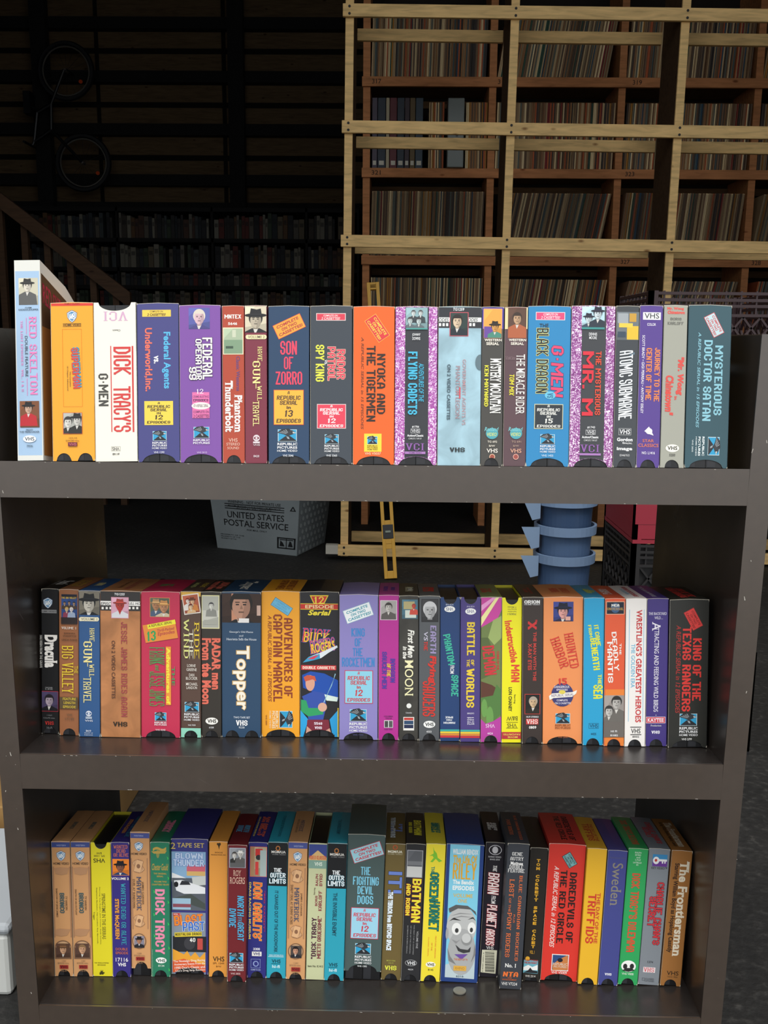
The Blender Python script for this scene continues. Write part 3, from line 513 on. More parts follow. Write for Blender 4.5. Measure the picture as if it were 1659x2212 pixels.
('A',0.524,0.01,-0.003,0.0492,0.1813,0,'#9fc0cc','pale ice blue tape box with film strip band and a man portrait at the top','','mottle',[('R',-0.2,169.2,49.1,24,'#2d2f34','panel',0),('T',-1.6,178.5,12.8,3.4,'#e0e4e4','lettering',0,'TG1259','h',0.2,0.01,None,0),('R',-0.1,166.7,49.1,5,'#eceee8','panel',0),('T',-18.7,166.4,11.5,3.9,'#2d2f34','lettering',0,'ODES','h',0.2,0,None,0),('T',14.7,166.6,11.2,3.9,'#2d2f34','lettering',0,'ODES','h',0.2,0,None,0),('R',-22.8,160.9,2.6,3.4,'#e8eae4','panel',0),('R',-18.7,160.9,2.6,3.4,'#e8eae4','panel',0),('R',-14.7,160.9,2.6,3.4,'#e8eae4','panel',0),('R',3.8,161,2.6,3.4,'#e8eae4','panel',0),('R',7.8,161,2.6,3.4,'#e8eae4','panel',0),('R',11.9,161.1,2.6,3.4,'#e8eae4','panel',0),('R',15.9,161.1,2.6,3.4,'#e8eae4','panel',0),('R',-1.1,161.5,21.5,27.4,'#c75460','panel',0),('P',-1.1,161.5,19.9,25.8,'#2a3c38','picture',0,(('p',0.4,0.38,0.28,'#d8bfa0','#2a201c','#202830',0),)),('T',5.3,83.9,3.8,75.1,'#b98c90','lettering',0,'GOVERNMENT AGENTS VS','v',0,0,None,1),('T',-1.9,83.9,4.8,60.5,'#a9868c','lettering',0,'PHANTOM LEGION','v',0,0,None,1),('R',0.5,83,1.6,13.1,'#d2505a','panel',0),('T',-12.2,84,4,63.3,'#4a5e68','lettering',0,'ON 2 VIDEO CASSETTES','v',0,0.01,None,0),('E',23.7,118.2,11.5,17.8,'#62767e','panel',0),('T',-1.7,18,17.3,5.2,'#2c3436','lettering',0,'VHS','h',0,0.03,None,0)]),
('A',0.5614,0.01,-0.0013,0.025,0.1816,0,'#46443f','dark grey tape box with a purple-framed masked hat rider picture','n','',[('R',-0.1,168.9,25.1,24.9,'#4b3d98','panel',0),('R',-0.2,168.2,21.4,22.9,'#f4b080','panel',0),('R',-0.1,162.5,20.4,32.9,'#e8935a','panel',0),('P',-0.1,162.5,19.9,32.3,'#e9a64a','picture',0,(('r',0,0.6,0.5,1,'#6a4a9a'),('p',0.62,0.62,0.2,'#d49a50','#2a2218','#4a8a78',1))),('T',0.3,143.8,19.6,2.9,'#f0e8d8','lettering',0,'WESTERN','h',0,0.01,None,0),('T',-0.1,139.7,14.6,3.4,'#f0e8d8','lettering',0,'SERIAL','h',0,0.01,None,0),('T',3.7,91.6,12.5,62.5,'#f0efe8','lettering',0,'MYSTERY MOUNTAIN','v',0,0.01,None,1),('T',-6.7,91.4,4.5,47.1,'#e9e23e','lettering',0,'KEN MAYNARD','v',0,0.02,None,0),('E',0.4,37.1,14.1,12.8,'#4fa3ae','emblem',0),('T',0.2,36.1,11,3.9,'#d8d870','emblem',0,'VIDEO','h',0.2,0,None,0),('T',-0.2,42,16.2,4.7,'#7ec4c8','emblem',0,'Reeland','h',0.3,0,None,0),('T',0.8,27.7,11,2.4,'#e8e0d0','lettering',0,'TG 692','h',0,0,None,0),('T',0.6,22.9,6.8,2.1,'#e8e0d0','lettering',0,'B/W','h',0,0,None,0),('T',0.8,17.4,12.8,4.7,'#f0e8dc','lettering',0,'VHS','h',0,0,None,0),('E',0.9,10.4,6.6,6.6,'#e8c0a0','panel',0),('E',0.9,10.4,5.2,5.2,'#9c4c3c','panel',0)]),
('A',0.5877,0.01,0.0005,0.0261,0.1815,0,'#5c4449','brown-plum tape box with a young man in an orange jacket pictured','','',[('R',-11.2,168.7,3.4,24.2,'#f0d8a0','panel',0),('R',12,169,1.7,24.2,'#f0e0b0','panel',0),('R',-0.2,181.2,25.7,0.9,'#a84a38','panel',0),('P',1.1,163.4,20.9,34.1,'#5c4032','picture',0,(('p',0.5,0.35,0.24,'#c29c78','#3a2a20','#b0603c',0),)),('T',1.6,144.1,19.9,2.9,'#f0e8d8','lettering',0,'WESTERN','h',0,0.01,None,0),('T',1.5,140,14.9,3.1,'#f0e8d8','lettering',0,'SERIAL','h',0,0.01,None,0),('T',5.6,93.6,9.9,68.5,'#f2eee6','lettering',0,'THE MIRACLE RIDER','v',0,0,None,1),('T',-4.2,93,5.5,24.6,'#e6da3c','lettering',0,'TOM MIX','v',0.2,0.02,None,0),('T',-6.2,123.4,11,3.9,'#8c7478','lettering',0,'The Tom Mix Collection','h',0.3,0,None,0),('E',1.5,37.4,13.9,12.8,'#4fa3ae','emblem',0),('T',1.1,36.4,11,3.9,'#d8d870','emblem',0,'VIDEO','h',0.2,0,None,0),('T',0.9,42.3,16.5,4.7,'#7ec4c8','emblem',0,'Reeland','h',0.3,0,None,0),('T',2,28,11,2.4,'#b09484','lettering',0,'TG 691','h',0,0,None,0),('T',1.7,23.2,6.5,2.1,'#b09484','lettering',0,'B/W','h',0,0,None,0),('T',1.5,17.6,12.8,4.7,'#e0a88c','lettering',0,'VHS','h',0,0,None,0),('E',1.6,10.7,6.5,6.6,'#e8b0a0','panel',0),('E',1.6,10.7,5.2,5.2,'#9c4c44','panel',0)]),
('A',0.6254,0.01,0.0022,0.0487,0.1827,0,'#2a85ba','bright blue tape box with pink slanted title beside yellow outlined lettering','n','',[('R',0.9,171.7,33.3,9.2,'#f3dfe0','panel',0),('R',0.9,171.7,31.9,7.9,'#de4c78','panel',0),('T',1.1,173.6,16.5,2.7,'#f3e4e8','lettering',0,'COMPLETE ON','h',0.2,0,None,0),('T',1,170,21.6,3.1,'#f3e4e8','lettering',0,'2 CASSETTES!','h',0.2,0,None,0),('T',9.6,108.8,13.9,59.4,'#e04870','lettering',0,'G-MEN','v',0.15,0.05,'#2a3450',0),('T',-7.6,120.7,13.4,74.1,'#1e2a34','lettering',0,'BLACK DRAGON','v',0,0.03,'#ece68a',0),('T',-6.3,160.7,10.3,4.5,'#1e2a34','lettering',0,'THE','h',0,0,None,0),('E',2,81.4,12.4,8.9,'#6cc0dc','panel',0),('T',2,81,6.8,5.5,'#1c5c84','lettering',0,'VS','v',0,0.02,None,0),('R',0.7,57.1,33,28.5,'#c8c8a8','panel',0),('R',0.7,57.1,31.3,26.8,'#2c3238','panel',0),('T',0.5,69,2.6,2.6,'#e4e4dc','lettering',0,'A','h',0.2,0.02,None,0),('T',0.5,64.8,26.4,3.4,'#e4e4dc','lettering',0,'REPUBLIC','h',0.2,0.02,None,0),('T',0.6,60.8,19.8,3.4,'#e4e4dc','lettering',0,'SERIAL','h',0.2,0.02,None,0),('T',0.7,57,4.6,2.6,'#e4e4dc','lettering',0,'IN','h',0,0.02,None,0),('T',0.8,52.1,9.9,5.4,'#e4e4dc','lettering',0,'15','h',0.2,0.02,None,0),('T',0.9,46.1,27.1,3.1,'#e4e4dc','lettering',0,'EPISODES','h',0.2,0.02,None,0),('L',-0.1,31.5,17.5,12.6,'#ffffff','emblem',0,'eagle','h'),('T',0.1,23.1,17.5,2.5,'#e8e8e8','lettering',0,'REPUBLIC','h',0,0.01,None,1),('T',0.1,19.8,17.5,2.3,'#e8e8e8','lettering',0,'PICTURES','h',0,0.01,None,1),('T',0.2,16.8,17.5,2,'#e8e8e8','lettering',0,'HOME VIDEO','h',0,0,None,0),('T',-0.1,12.4,13.4,2.4,'#cfe2ee','lettering',0,'VHS 1455','h',0,0,None,0)]),
('A',0.675,0.01,0.004,0.0498,0.1834,0,'#9c4c98','purple-marbled tape box with grey centre band and large red upright letters','n','marble',[('R',0.9,93.1,27.4,181.3,'#3d3f42','panel',0),('P',-0.2,171.1,25.8,23.6,'#b9dbe4','picture',0,(('p',0.3,0.6,0.15,'#c2d0d4','#223','#38485a',1),('p',0.7,0.35,0.18,'#c8d4d8','#223','#2a3440',1))),('R',-0.2,158.1,26,2.4,'#3c8c88','panel',0),('T',-0.3,151.4,9.2,3.4,'#eee','lettering',0,'DENNIS','h',0,0,None,0),('T',-0.2,147.3,8.6,3.4,'#eee','lettering',0,'MOORE','h',0,0,None,0),('T',6.5,95.6,6.4,72.7,'#dc4c34','lettering',0,'THE MYSTERIOUS','v',0,0.02,None,0),('T',-5.1,95.1,12.6,73.4,'#d92f3e','lettering',0,'MR. M','v',0,0.04,None,0),('T',-0.4,45.1,8.9,2.7,'#eee','lettering',0,'#1743','h',0,0,None,0),('F',-0.9,39.6,11,5.5,'#eee','panel',0,0.3),('T',-0.9,39.5,8.9,4,'#eee','lettering',0,'VHS','h',0,0,None,1),('T',-1.3,34,18.9,2.8,'#eee','lettering',0,'Action/Classic','h',0,0.01,None,0),('T',-0.9,30.3,15.4,2.1,'#ccc','lettering',0,'COMPLETE 3 TAPE SET','h',0,0,None,0),('T',-1.4,21.1,20.3,8.6,'#8d5ba2','lettering',0,'VCI','h',0,0.03,None,1),('R',-1,14.3,24.4,2.4,'#a878b6','panel',0)]),
('A',0.7137,0.01,0.0057,0.0263,0.1839,0,'#3f4347','slate grey tape box with yellow and white spray picture and silver slanted title','n','',[('P',0.7,161.1,26,32,'#6c7478','picture',0,(('r',0.55,0.05,0.85,0.35,'#c89a3c'),('r',0.05,0.05,0.5,0.4,'#a0a6aa'),('r',0.45,0.5,0.95,0.98,'#e2bc38'),('r',0.1,0.4,0.7,0.55,'#e8ca4c'),('r',0.05,0.7,0.4,0.9,'#3a4a58'))),('T',5.7,128.8,5.4,5.1,'#7c98ac','lettering',0,'The','v',0.3,0,None,0),('T',-0.7,93.9,15,80.9,'#e8ecee','lettering',0,'ATOMIC SUBMARINE','v',-0.25,0.02,None,0),('F',-0.4,40.6,14.1,7.6,'#ddd','panel',0,0.3),('T',-0.4,40.6,12,5.5,'#eee','lettering',0,'VHS','h',0.1,0,None,0),('T',-0.4,31.7,17.8,4.1,'#f0f0f0','lettering',0,'Gordon','h',0,0.02,None,0),('T',2.6,27.6,11.3,2.7,'#f0f0f0','lettering',0,'films,inc.','h',0,0,None,0),('T',-0.5,20.7,17.8,4.8,'#e0e0e0','lettering',0,'image','h',0,0.03,None,0),('T',-0.1,13.7,11.3,2.4,'#ccc','lettering',0,'ID4467GO','h',0,0,None,0)]),
('A',0.7402,0.01,0.0075,0.0262,0.1846,0,'#573f8c','violet tape box with white box sign above orange two-line title','n','',[('R',0.6,172.7,20.2,8.5,'#f3f2ec','panel',0),('T',0.5,172.9,16.7,6.2,'#3c3f48','lettering',0,'VHS','h',0,0,None,0),('T',0.4,163.1,9.9,3.1,'#f0ecf4','lettering',0,'COLOR','h',0,0,None,0),('T',8,106.1,6,61.3,'#e8874c','lettering',0,'JOURNEY TO THE','v',0,0.02,None,0),('T',-1.4,106.6,6.4,59.3,'#e8874c','lettering',0,'CENTER OF TIME','v',0,0.02,None,0),('T',-8.2,106.3,3,89.1,'#f0ecf4','lettering',0,'SCOTT BRADY • GIGI PERREAU • ANTONY EISLEY','v',0,0,None,0),('E',0.5,41.6,7.5,6.9,'#f0ecf4','emblem',0),('Y',0,0,0,0,'#f0ecf4','emblem',0,[(-4.9,41.5),(0.4,46.8),(5.8,36.6),(-0.1,38.5)]),('T',-0.2,30.6,13,3.4,'#dc7a5c','lettering',0,'STAR','h',0,0,None,0),('T',0.1,25.3,23,3.8,'#dc7a5c','lettering',0,'CLASSICS','h',0,0,None,0),('T',0.3,16.7,14.7,3.1,'#f0ecf4','lettering',0,'NO. L1416','h',0,0,None,0)]),
('A',0.7676,0.01,0.0092,0.0269,0.1849,0,'#a3a396','pale grey tape box with coral brush title and grey capitals at top','n','',[('T',-0.4,181.1,18.8,3.8,'#e0564c','lettering',0,'Mr. Wong','h',0,0.04,None,0),('T',0.4,177.1,19.5,3.8,'#e0564c','lettering',0,'Chinatown','h',0,0.04,None,0),('T',0.3,169.5,12.6,3.1,'#6a6a62','lettering',0,'BORIS','h',0,0.02,None,0),('T',0.1,164.6,18.1,3.4,'#6a6a62','lettering',0,'KARLOFF','h',0,0.02,None,0),('T',6.5,104.6,9,43.5,'#dc4f46','lettering',0,'"Mr. Wong','v',0.15,0.04,None,0),('T',2.3,79.7,3,4.1,'#dc4f46','lettering',0,'in','v',0,0.02,None,0),('T',-4.9,82.5,9.6,45.6,'#dc4f46','lettering',0,'Chinatown"','v',0.15,0.03,None,0),('E',0.1,22.3,15.4,8.9,'#f3f0e2','panel',0),('T',0.1,22.5,11.3,4.5,'#4c4c46','lettering',0,'VHS','h',0,0.01,None,0),('T',0.2,14.6,6.8,3.1,'#6a6a62','lettering',0,'5200','h',0,0.01,None,0)]),
('A',0.8064,0.01,0.011,0.0488,0.1851,0,'#33535c','teal tape box with light blue double-line title at the right end of the top shelf','n','',[('R',4.6,163,25.9,13.3,'#cf5a5c','sticker',-62),('R',4.6,163,24.6,11.9,'#bfd8dc','sticker',-62),('T',7.8,164.6,20.7,2.7,'#c8484c','sticker',-62,'COMPLETE','h',0.1,0.01,None,0),('T',4.6,163,14.3,2.7,'#c8484c','sticker',-62,'ON TWO','h',0.1,0.01,None,0),('T',1.4,161.3,22.3,2.7,'#c8484c','sticker',-62,'CASSETTES!','h',0.1,0.01,None,0),('T',11.2,100.1,9,79.4,'#8cc4d2','lettering',0,'MYSTERIOUS','v',0,0.02,None,0),('T',-1.1,99.7,9.4,92.1,'#8cc4d2','lettering',0,'DOCTOR SATAN','v',0,0.02,None,0),('T',-11.2,100.2,3.3,108.5,'#8cc4d2','lettering',0,'A REPUBLIC SERIAL in 15 EPISODES','v',0.2,0,None,0),('L',8.5,25.1,14.7,22.3,'#ffffff','emblem',0,'eagle','v'),('T',-3.8,24.7,2.6,22,'#e2ecec','lettering',0,'REPUBLIC','v',0,0.01,None,0),('T',-8.3,24.6,2.6,22,'#e2ecec','lettering',0,'PICTURES','v',0,0.01,None,0),('T',-11.9,24.5,1.5,22,'#e2ecec','lettering',0,'HOME VIDEO','v',0,0,None,0),('T',-16,25,1.7,14.1,'#d0dcdc','lettering',0,'VHS 2835','v',0,0,None,0)]),
('B',0.0088,0.0769,0.014,0.0218,0.1892,0,'#1b1b1c','black tape box with a white blackletter title at the left end of the middle shelf','n','',[('L',-2.7,170.9,12.3,14.5,'#ffffff','emblem',0,'shield','h'),('R',-2.6,160.1,22.4,4.4,'#8a8a8a','panel',0),('T',-2.4,160.1,20.5,1.6,'#1b1b1c','lettering',0,'HOME VIDEO','h',0,0,None,0),('T',1.1,108.4,16.4,42.6,'#eeeae2','lettering',0,'Dracula','v',0,0.04,None,1),('T',-11.5,107.9,3.2,42.3,'#cfccc4','lettering',0,'HAS RISEN FROM THE GRAVE','v',0,0,None,1),('T',-1.6,60.9,9.6,1.7,'#999','lettering',0,'CHRISTOPHER','h',0,0,None,0),('T',-1.3,58.9,9.6,1.4,'#999','lettering',0,'LEE','h',0,0,None,0),('R',-1,42.9,23.8,26.8,'#a8303c','panel',0),('P',-1,42.9,22.4,25.4,'#4a4060','picture',0,(('p',0.5,0.45,0.25,'#b0a0ac','#221c22','#18161a',0),)),('T',-0.7,24.7,6.6,1.7,'#777','lettering',0,'11069','h',0,0,None,0),('T',-1.1,21.2,15.1,2,'#777','lettering',0,'Color/92 mins.','h',0,0,None,0),('T',-0.7,14.4,11,4.5,'#cf3a34','lettering',0,'VHS','h',0,0.02,None,1),('T',-0.6,8.3,7.4,2.8,'#777','lettering',0,'Hi-Fi','h',0,0,None,1)]),
('B',0.0351,0.0722,0.0115,0.025,0.1894,0,'#9c6440','tan brown tape box with group photo and yellow western title','n','',[('R',0.5,164.3,20,38,'#1a1c2c','panel',0),('P',0.7,162.2,20.4,33.9,'#2c4a84','picture',0,(('p',0.2,0.22,0.08,'#b08c74','#222','#4a3a30',0),('p',0.5,0.2,0.08,'#b08c74','#222','#4a3a30',0),('p',0.8,0.22,0.08,'#b08c74','#222','#4a3a30',0),('p',0.35,0.45,0.11,'#d8b890','#c8a458','#8c3a50',0),('p',0.65,0.45,0.11,'#e0d8d8','#d8d0c8','#9cacc4',0),('r',0,0.75,1,1,'#2a2020'))),('T',0.7,179,19,2.5,'#d8b43c','lettering',0,'THE BIG VALLEY','h',0,0.02,None,0),('T',0.7,140.2,18.8,3,'#f0e8dc','lettering',0,'VOLUME 1','h',0,0.02,None,1),('T',1.4,133.3,14.7,1.9,'#4c3424','lettering',0,'BARBARA','h',0,0,None,1),('T',1.5,129.6,17.2,2.2,'#4c3424','lettering',0,'STANWYCK','h',0,0,None,1),('T',1.1,124.8,19.6,2.5,'#4c3424','lettering',0,'LINDA EVANS','h',0,0,None,1),('T',9.7,86.5,4.9,9.7,'#e2c23c','lettering',0,'THE','v',0,0,None,1),('T',-1.2,86.5,14.6,61,'#e6c838','lettering',0,'BIG VALLEY','v',0,0.02,None,1),('R',0.1,42.9,23.8,15,'#5c4c34','panel',0),('T',0.8,48.1,17,3.1,'#e6c838','lettering',0,'FEATURE','h',0,0,None,1),('T',1,43.1,15.1,3.1,'#e6c838','lettering',0,'LENGTH','h',0,0,None,1),('T',1,37.8,16.2,3.1,'#e6c838','lettering',0,'EPISODE','h',0,0,None,1),('T',0.8,27.4,7.7,2.8,'#6c5440','lettering',0,'VHS','h',0,0,None,1),('T',0.9,22.1,11.2,2.8,'#6c5440','lettering',0,'17139','h',0,0,None,0)]),
('B',0.0631,0.0679,0.0092,0.0268,0.1889,0,'#2f5788','steel blue tape box with sepia cowboy hat portrait and cream slab title','','',[('P',0.1,173.6,26,31.4,'#7c7668','picture',0,(('p',0.48,0.55,0.3,'#c8c2b4','#14171a','#181a1c',1),)),('E',-10.9,152.3,4.6,5.2,'#efe6c4','panel',0),('E',10.3,152.8,4.3,5.2,'#efe6c4','panel',0),('R',-0.2,152.6,21.7,5.2,'#efe6c4','panel',0),('T',-0.1,152.6,20.9,3,'#2c3a44','lettering',0,'VOLUME 1','h',0,0,None,1),('T',3.5,132.6,5.9,16.4,'#eddf96','lettering',0,'HAVE','v',0,0.02,None,1),('T',-2,110.4,10.8,27.1,'#eddf96','lettering',0,'GUN','v',0,0.03,None,1),('R',-2.2,93.8,0.8,4.8,'#eddf96','panel',0),('T',2.9,86.3,6.2,15.9,'#eddf96','lettering',0,'WILL','v',0,0.02,None,1),('T',-2.8,61.1,9.7,32.5,'#eddf96','lettering',0,'TRAVEL','v',0,0.02,None,1),('E',-1,30.4,7.6,7.2,'#d8dce4','emblem',0),('E',-1,30.4,6.5,3.3,'#2f5788','emblem',0),('E',-1,30.4,2.7,2.8,'#d8dce4','emblem',0),('R',-1,25,8.2,3,'#a8b4c4','panel',0),('T',-0.9,21.1,10.1,2.5,'#d8dce4','lettering',0,'VHS','h',0,0,None,0),('T',-1.4,7.7,6.6,2.8,'#d8dce4','lettering',0,'8419','h',0,0,None,0),('T',-1.1,4.9,10.9,1.7,'#b0bccc','lettering',0,'PROOF OF','h',0,0,None,0),('T',-1.2,2.4,10.7,1.7,'#b0bccc','lettering',0,'PURCHASE','h',0,0,None,0)]),
('B',0.1031,0.0675,0.0069,0.0511,0.1889,0,'#b4794c','kraft brown tape box with red lettering and a masked hat figure on the film strip','','mottle',[('R',0.2,176.5,51,25.5,'#33302f','panel',0),('T',-0.8,185,13.2,3,'#eee','lettering',0,'TG1255','h',0.2,0.01,None,0),('R',0.1,173.3,51.3,5.7,'#f2efe8','panel',0),('T',-18.3,172.5,13.5,3.8,'#333','lettering',0,'EPISC','h',0.2,0,None,0),('T',18.3,173.4,14.8,3.5,'#333','lettering',0,'ULL HO','h',0.2,0,None,0),('R',-22.4,166.9,2.7,3,'#f0ede4','panel',0),('R',-17.2,167,2.7,3,'#f0ede4','panel',0),('R',-12.4,167.1,2.7,3,'#f0ede4','panel',0),('R',11.9,167.6,2.7,3,'#f0ede4','panel',0),('R',16.8,167.7,2.7,3,'#f0ede4','panel',0),('R',21.7,167.8,2.7,3,'#f0ede4','panel',0),('R',-0.4,167.7,22.4,27.2,'#d898a8','panel',0),('P',-0.4,167.7,20.8,25.6,'#d9a6b8','picture',0,(('p',0.5,0.4,0.25,'#b0392f','#a33a30','#d8d8dc',1),('y',0.35,0.5,0.65,0.5,0.5,0.85,'#b5302c'))),('T',4.8,88.3,7.5,122.5,'#a04248','lettering',0,'JESSE JAMES RIDES AGAIN','v',0,0.03,None,1),('T',-8.9,87.9,4.6,75,'#5a3a2c','lettering',0,'ON 2 VIDEO CASSETTES','v',0,0,None,0),('T',-0.4,17.3,18.3,6.1,'#33291f','lettering',0,'VHS','h',0,0.02,None,0)]),
('B',0.1542,0.0693,0.0048,0.0497,0.1884,0,'#c0304f','crimson tape box with green lettering over a yellow and orange band','n','',[('R',-0.9,168.6,25.4,25,'#d88c50','panel',0),('P',-0.9,168.6,24.1,23.7,'#556050','picture',0,(('p',0.3,0.4,0.2,'#b07c58','#b0885c','#4c5c74',1),('p',0.72,0.5,0.22,'#b88460','#c08850','#c8b898',1))),('R',-0.1,137.6,42,23,'#e08c3c','sticker',10),('R',1.4,147,36.3,5.7,'#ece03c','sticker',12),('T',-0.2,147.1,30.8,3.3,'#4a3a14','sticker',12,'A REPUBLIC SERIAL','h',0.2,0,None,0),('T',-11.6,131.9,13,12.6,'#2f9c58','sticker',8,'13','h',0.2,0.04,None,0),('T',6.8,140.6,22.2,3.5,'#b03a44','sticker',10,'Thrill-Packed','h',0.2,0,None,0),('T',7.4,135.6,22.2,5.7,'#b03a44','sticker',10,'Episodes','h',0.2,0,None,0),('R',10.2,80.6,6.5,75.7,'#e8943c','panel',0),('T',10.1,80.5,5,73.7,'#ece040','lettering',0,'Adventures of','v',0,0.02,None,0),('T',16.5,80.6,3.8,24.8,'#3aa05c','lettering',0,'THE','v',0,0,None,1),('T',-4.4,106.1,18.9,22.2,'#3f9c54','lettering',0,'FRANK','v',0,0.03,None,1),('T',-3.7,90.6,6.2,7.6,'#3f9c54','lettering',0,'and','v',0.3,0,None,0),('T',-4.4,75.6,19,20.7,'#3f9c54','lettering',0,'JESSE','v',0,0.03,None,1),('T',-4.5,51.9,19,21.3,'#3f9c54','lettering',0,'JAMES','v',0,0.03,None,1),('L',0.1,27.7,15.8,12.4,'#ffffff','emblem',0,'eagle','h'),('T',0,19.7,15.8,2.1,'#e8e8e8','lettering',0,'REPUBLIC','h',0,0.01,None,1),('T',0,16.9,15.8,1.9,'#e8e8e8','lettering',0,'PICTURES','h',0,0.01,None,1),('T',-0.1,10.3,12.8,2.2,'#eed0d4','lettering',0,'VHS 0040','h',0,0,None,0)]),
('B',0.1926,0.0719,0.0027,0.0258,0.189,0,'#574238','dark brown tape box with a mint green foot and a tilted photo near the top','n','',[('R',-0.2,186.1,26.8,6.5,'#dcae4c','panel',0),('Y',0,0,0,0,'#dcae4c','panel',0,[(-13.6,182.6),(4.7,182.9),(4,178.8),(-13.6,178.3)]),('R',0.7,173.1,21.6,25.6,'#e8e0d4','picture',8),('P',0.6,173.1,19.2,22.9,'#b05c40','picture',8,(('p',0.3,0.3,0.14,'#e8d8cc','#882c20','#e0d8d0',0),('p',0.6,0.35,0.15,'#e4b890','#5c3020','#c88040',1),('p',0.45,0.65,0.14,'#e8c8a0','#6c3020','#d8b080',0))),('R',-0.1,6.1,26.5,12.5,'#8fd0b8','panel',0),('T',7.8,126.5,6.2,44.9,'#e6c63c','lettering',0,'RIDE','v',0,0.02,None,1),('T',0.7,121.6,5.1,35.9,'#e8e4c8','lettering',0,'THE','v',0,0.02,None,1),('T',-5.5,128.3,6.7,50.1,'#d8d884','lettering',0,'WIND','v',0,0.02,None,1),('T',0.8,93.8,10.9,3.6,'#e4dcd0','lettering',0,'LORNE','h',0,0,None,1),('T',1.1,88.6,13.1,3.6,'#e4dcd0','lettering',0,'GREENE','h',0,0,None,1),('T',1.2,81.7,6.8,3.6,'#e4dcd0','lettering',0,'DAN','h',0,0,None,1),('T',1.2,77.3,15,3.6,'#e4dcd0','lettering',0,'BLOCKER','h',0,0,None,1),('T',1.3,69.9,15.2,3.6,'#e4dcd0','lettering',0,'MICHAEL','h',0,0,None,1),('T',1.2,65.2,13.9,3.6,'#e4dcd0','lettering',0,'LANDON','h',0,0,None,1),('L',1.3,40.3,19.6,14.6,'#ffffff','emblem',0,'eagle','h'),('T',1.2,30.6,19.6,2.9,'#e8e8e8','lettering',0,'REPUBLIC','h',0,0.01,None,1),('T',1.2,26.8,19.7,2.6,'#e8e8e8','lettering',0,'PICTURES','h',0,0.01,None,1),('T',1.2,23.3,19.7,2.3,'#e8e8e8','lettering',0,'HOME VIDEO','h',0,0,None,0),('T',1.2,16.4,9.8,1.9,'#ddd','lettering',0,'VHS 7959','h',0,0,None,0)]),
('B',0.2187,0.0736,0.0007,0.0251,0.1886,0,'#35302a','black-brown tape box with moon robot photo and salmon lettering running down','n','',[('R',-1,162.9,22.8,43,'#e6e0a8','panel',0),('P',-1,162.9,20.9,40.7,'#c9c8bc','picture',0,(('r',0,0,1,0.45,'#b4b4a8'),('p',0.55,0.3,0.15,'#e0dfd4','#555','#8c8c84',0),('r',0.1,0.75,0.9,0.9,'#a8a89c'))),('T',6.1,95.9,11.3,66.6,'#dd6c58','lettering',0,'RADAR men','v',0,0.03,None,0),('T',-6.2,86.2,11.8,85.7,'#dd6c58','lettering',0,'From the Moon','v',0,0.03,None,0),('E',0.3,21.3,16.1,9.2,'#f0eee6','panel',0),('T',0.4,21.4,11.5,5,'#35302a','lettering',0,'VHS','h',0,0.01,None,0),('T',-0.1,12.9,6,2.5,'#ddd','lettering',0,'6184','h',0,0,None,0)]),
('B',0.257,0.0752,-0.0012,0.05,0.1887,0,'#2b4763','deep blue double tape box with man photo and large curling white script','n2','',[('P',-0,168,49.8,37.4,'#3a2820','picture',0,(('r',0.25,0,0.42,1,'#c48a6c'),('p',0.5,0.42,0.27,'#b88a72','#201a16','#1c1c20',0),('r',0.44,0.85,0.7,1,'#e4e0dc'),('r',0.9,0.4,1,0.75,'#c9a898'))),('T',-0.1,137.1,30.4,3,'#d4dce4','lettering',0,"George's Old Flame",'h',0,0,None,1),('T',-0.1,132.5,5.4,2.2,'#d4dce4','lettering',0,'and','h',0,0,None,1),('T',0.3,128,38.3,3,'#d4dce4','lettering',0,'Henrietta Sells the House','h',0,0,None,1),('T',-0.3,77.5,23,84.5,'#f2ead8','lettering',0,'Topper','v',0,0.01,'#c8a468',1),('T',0.5,26.1,21.3,2.5,'#d4dce4','lettering',0,'TWO TAPE SET','h',0,0,None,0),('T',0.5,19,14.8,7.2,'#f0f0f0','lettering',0,'VHS','h',0,0.03,None,0),('T',0.3,13,7.4,2.5,'#d4dce4','lettering',0,'9230','h',0,0,None,0)]),
('B',0.307,0.0796,-0.003,0.0488,0.1892,0,'#eea32a','amber yellow tape box with maroon title and a tilted blue sticker','n','',[('R',1.4,169.9,26.6,11.9,'#3c6c84','sticker',-33),('R',1.4,169.9,25.5,10.9,'#6fb9d8','sticker',-33),('T',3.1,172.6,21.3,2.4,'#5ca0c4','sticker',-33,'COMPLETE','h',0.1,0.01,None,0),('T',1.4,169.9,14.6,2.4,'#5ca0c4','sticker',-33,'ON TWO','h',0.1,0.01,None,0),('T',-0.4,167.2,22.9,2.4,'#5ca0c4','sticker',-33,'CASSETTES!','h',0.1,0.01,None,0),('T',9.8,103.1,10.9,104.1,'#8c3c24','lettering',0,'ADVENTURES OF','v',0,0.02,None,0),('T',-3.7,102.9,11.6,113.5,'#8c3c24','lettering',0,'CAPTAIN MARVEL','v',0,0.02,None,0),('T',-13.9,102.3,4.8,112.4,'#8c3c24','lettering',0,'A REPUBLIC SERIAL in 12 EPISODES','v',0.2,0,None,0),('L',7.3,23,18.6,23.4,'#ffffff','emblem',0,'eagle','v'),('T',-5,22.4,3.8,23.2,'#f3dcb0','lettering',0,'REPUBLIC','v',0,0.01,None,0),('T',-9.3,22.4,3.5,23.2,'#f3dcb0','lettering',0,'PICTURES','v',0,0.01,None,0),('T',-13.5,22.5,2.2,22.9,'#f3dcb0','lettering',0,'HOME VIDEO','v',0,0,None,0),('T',-18.5,22.1,2.2,13.4,'#9c5c20','lettering',0,'VHS 5001','v',0,0,None,0)]),
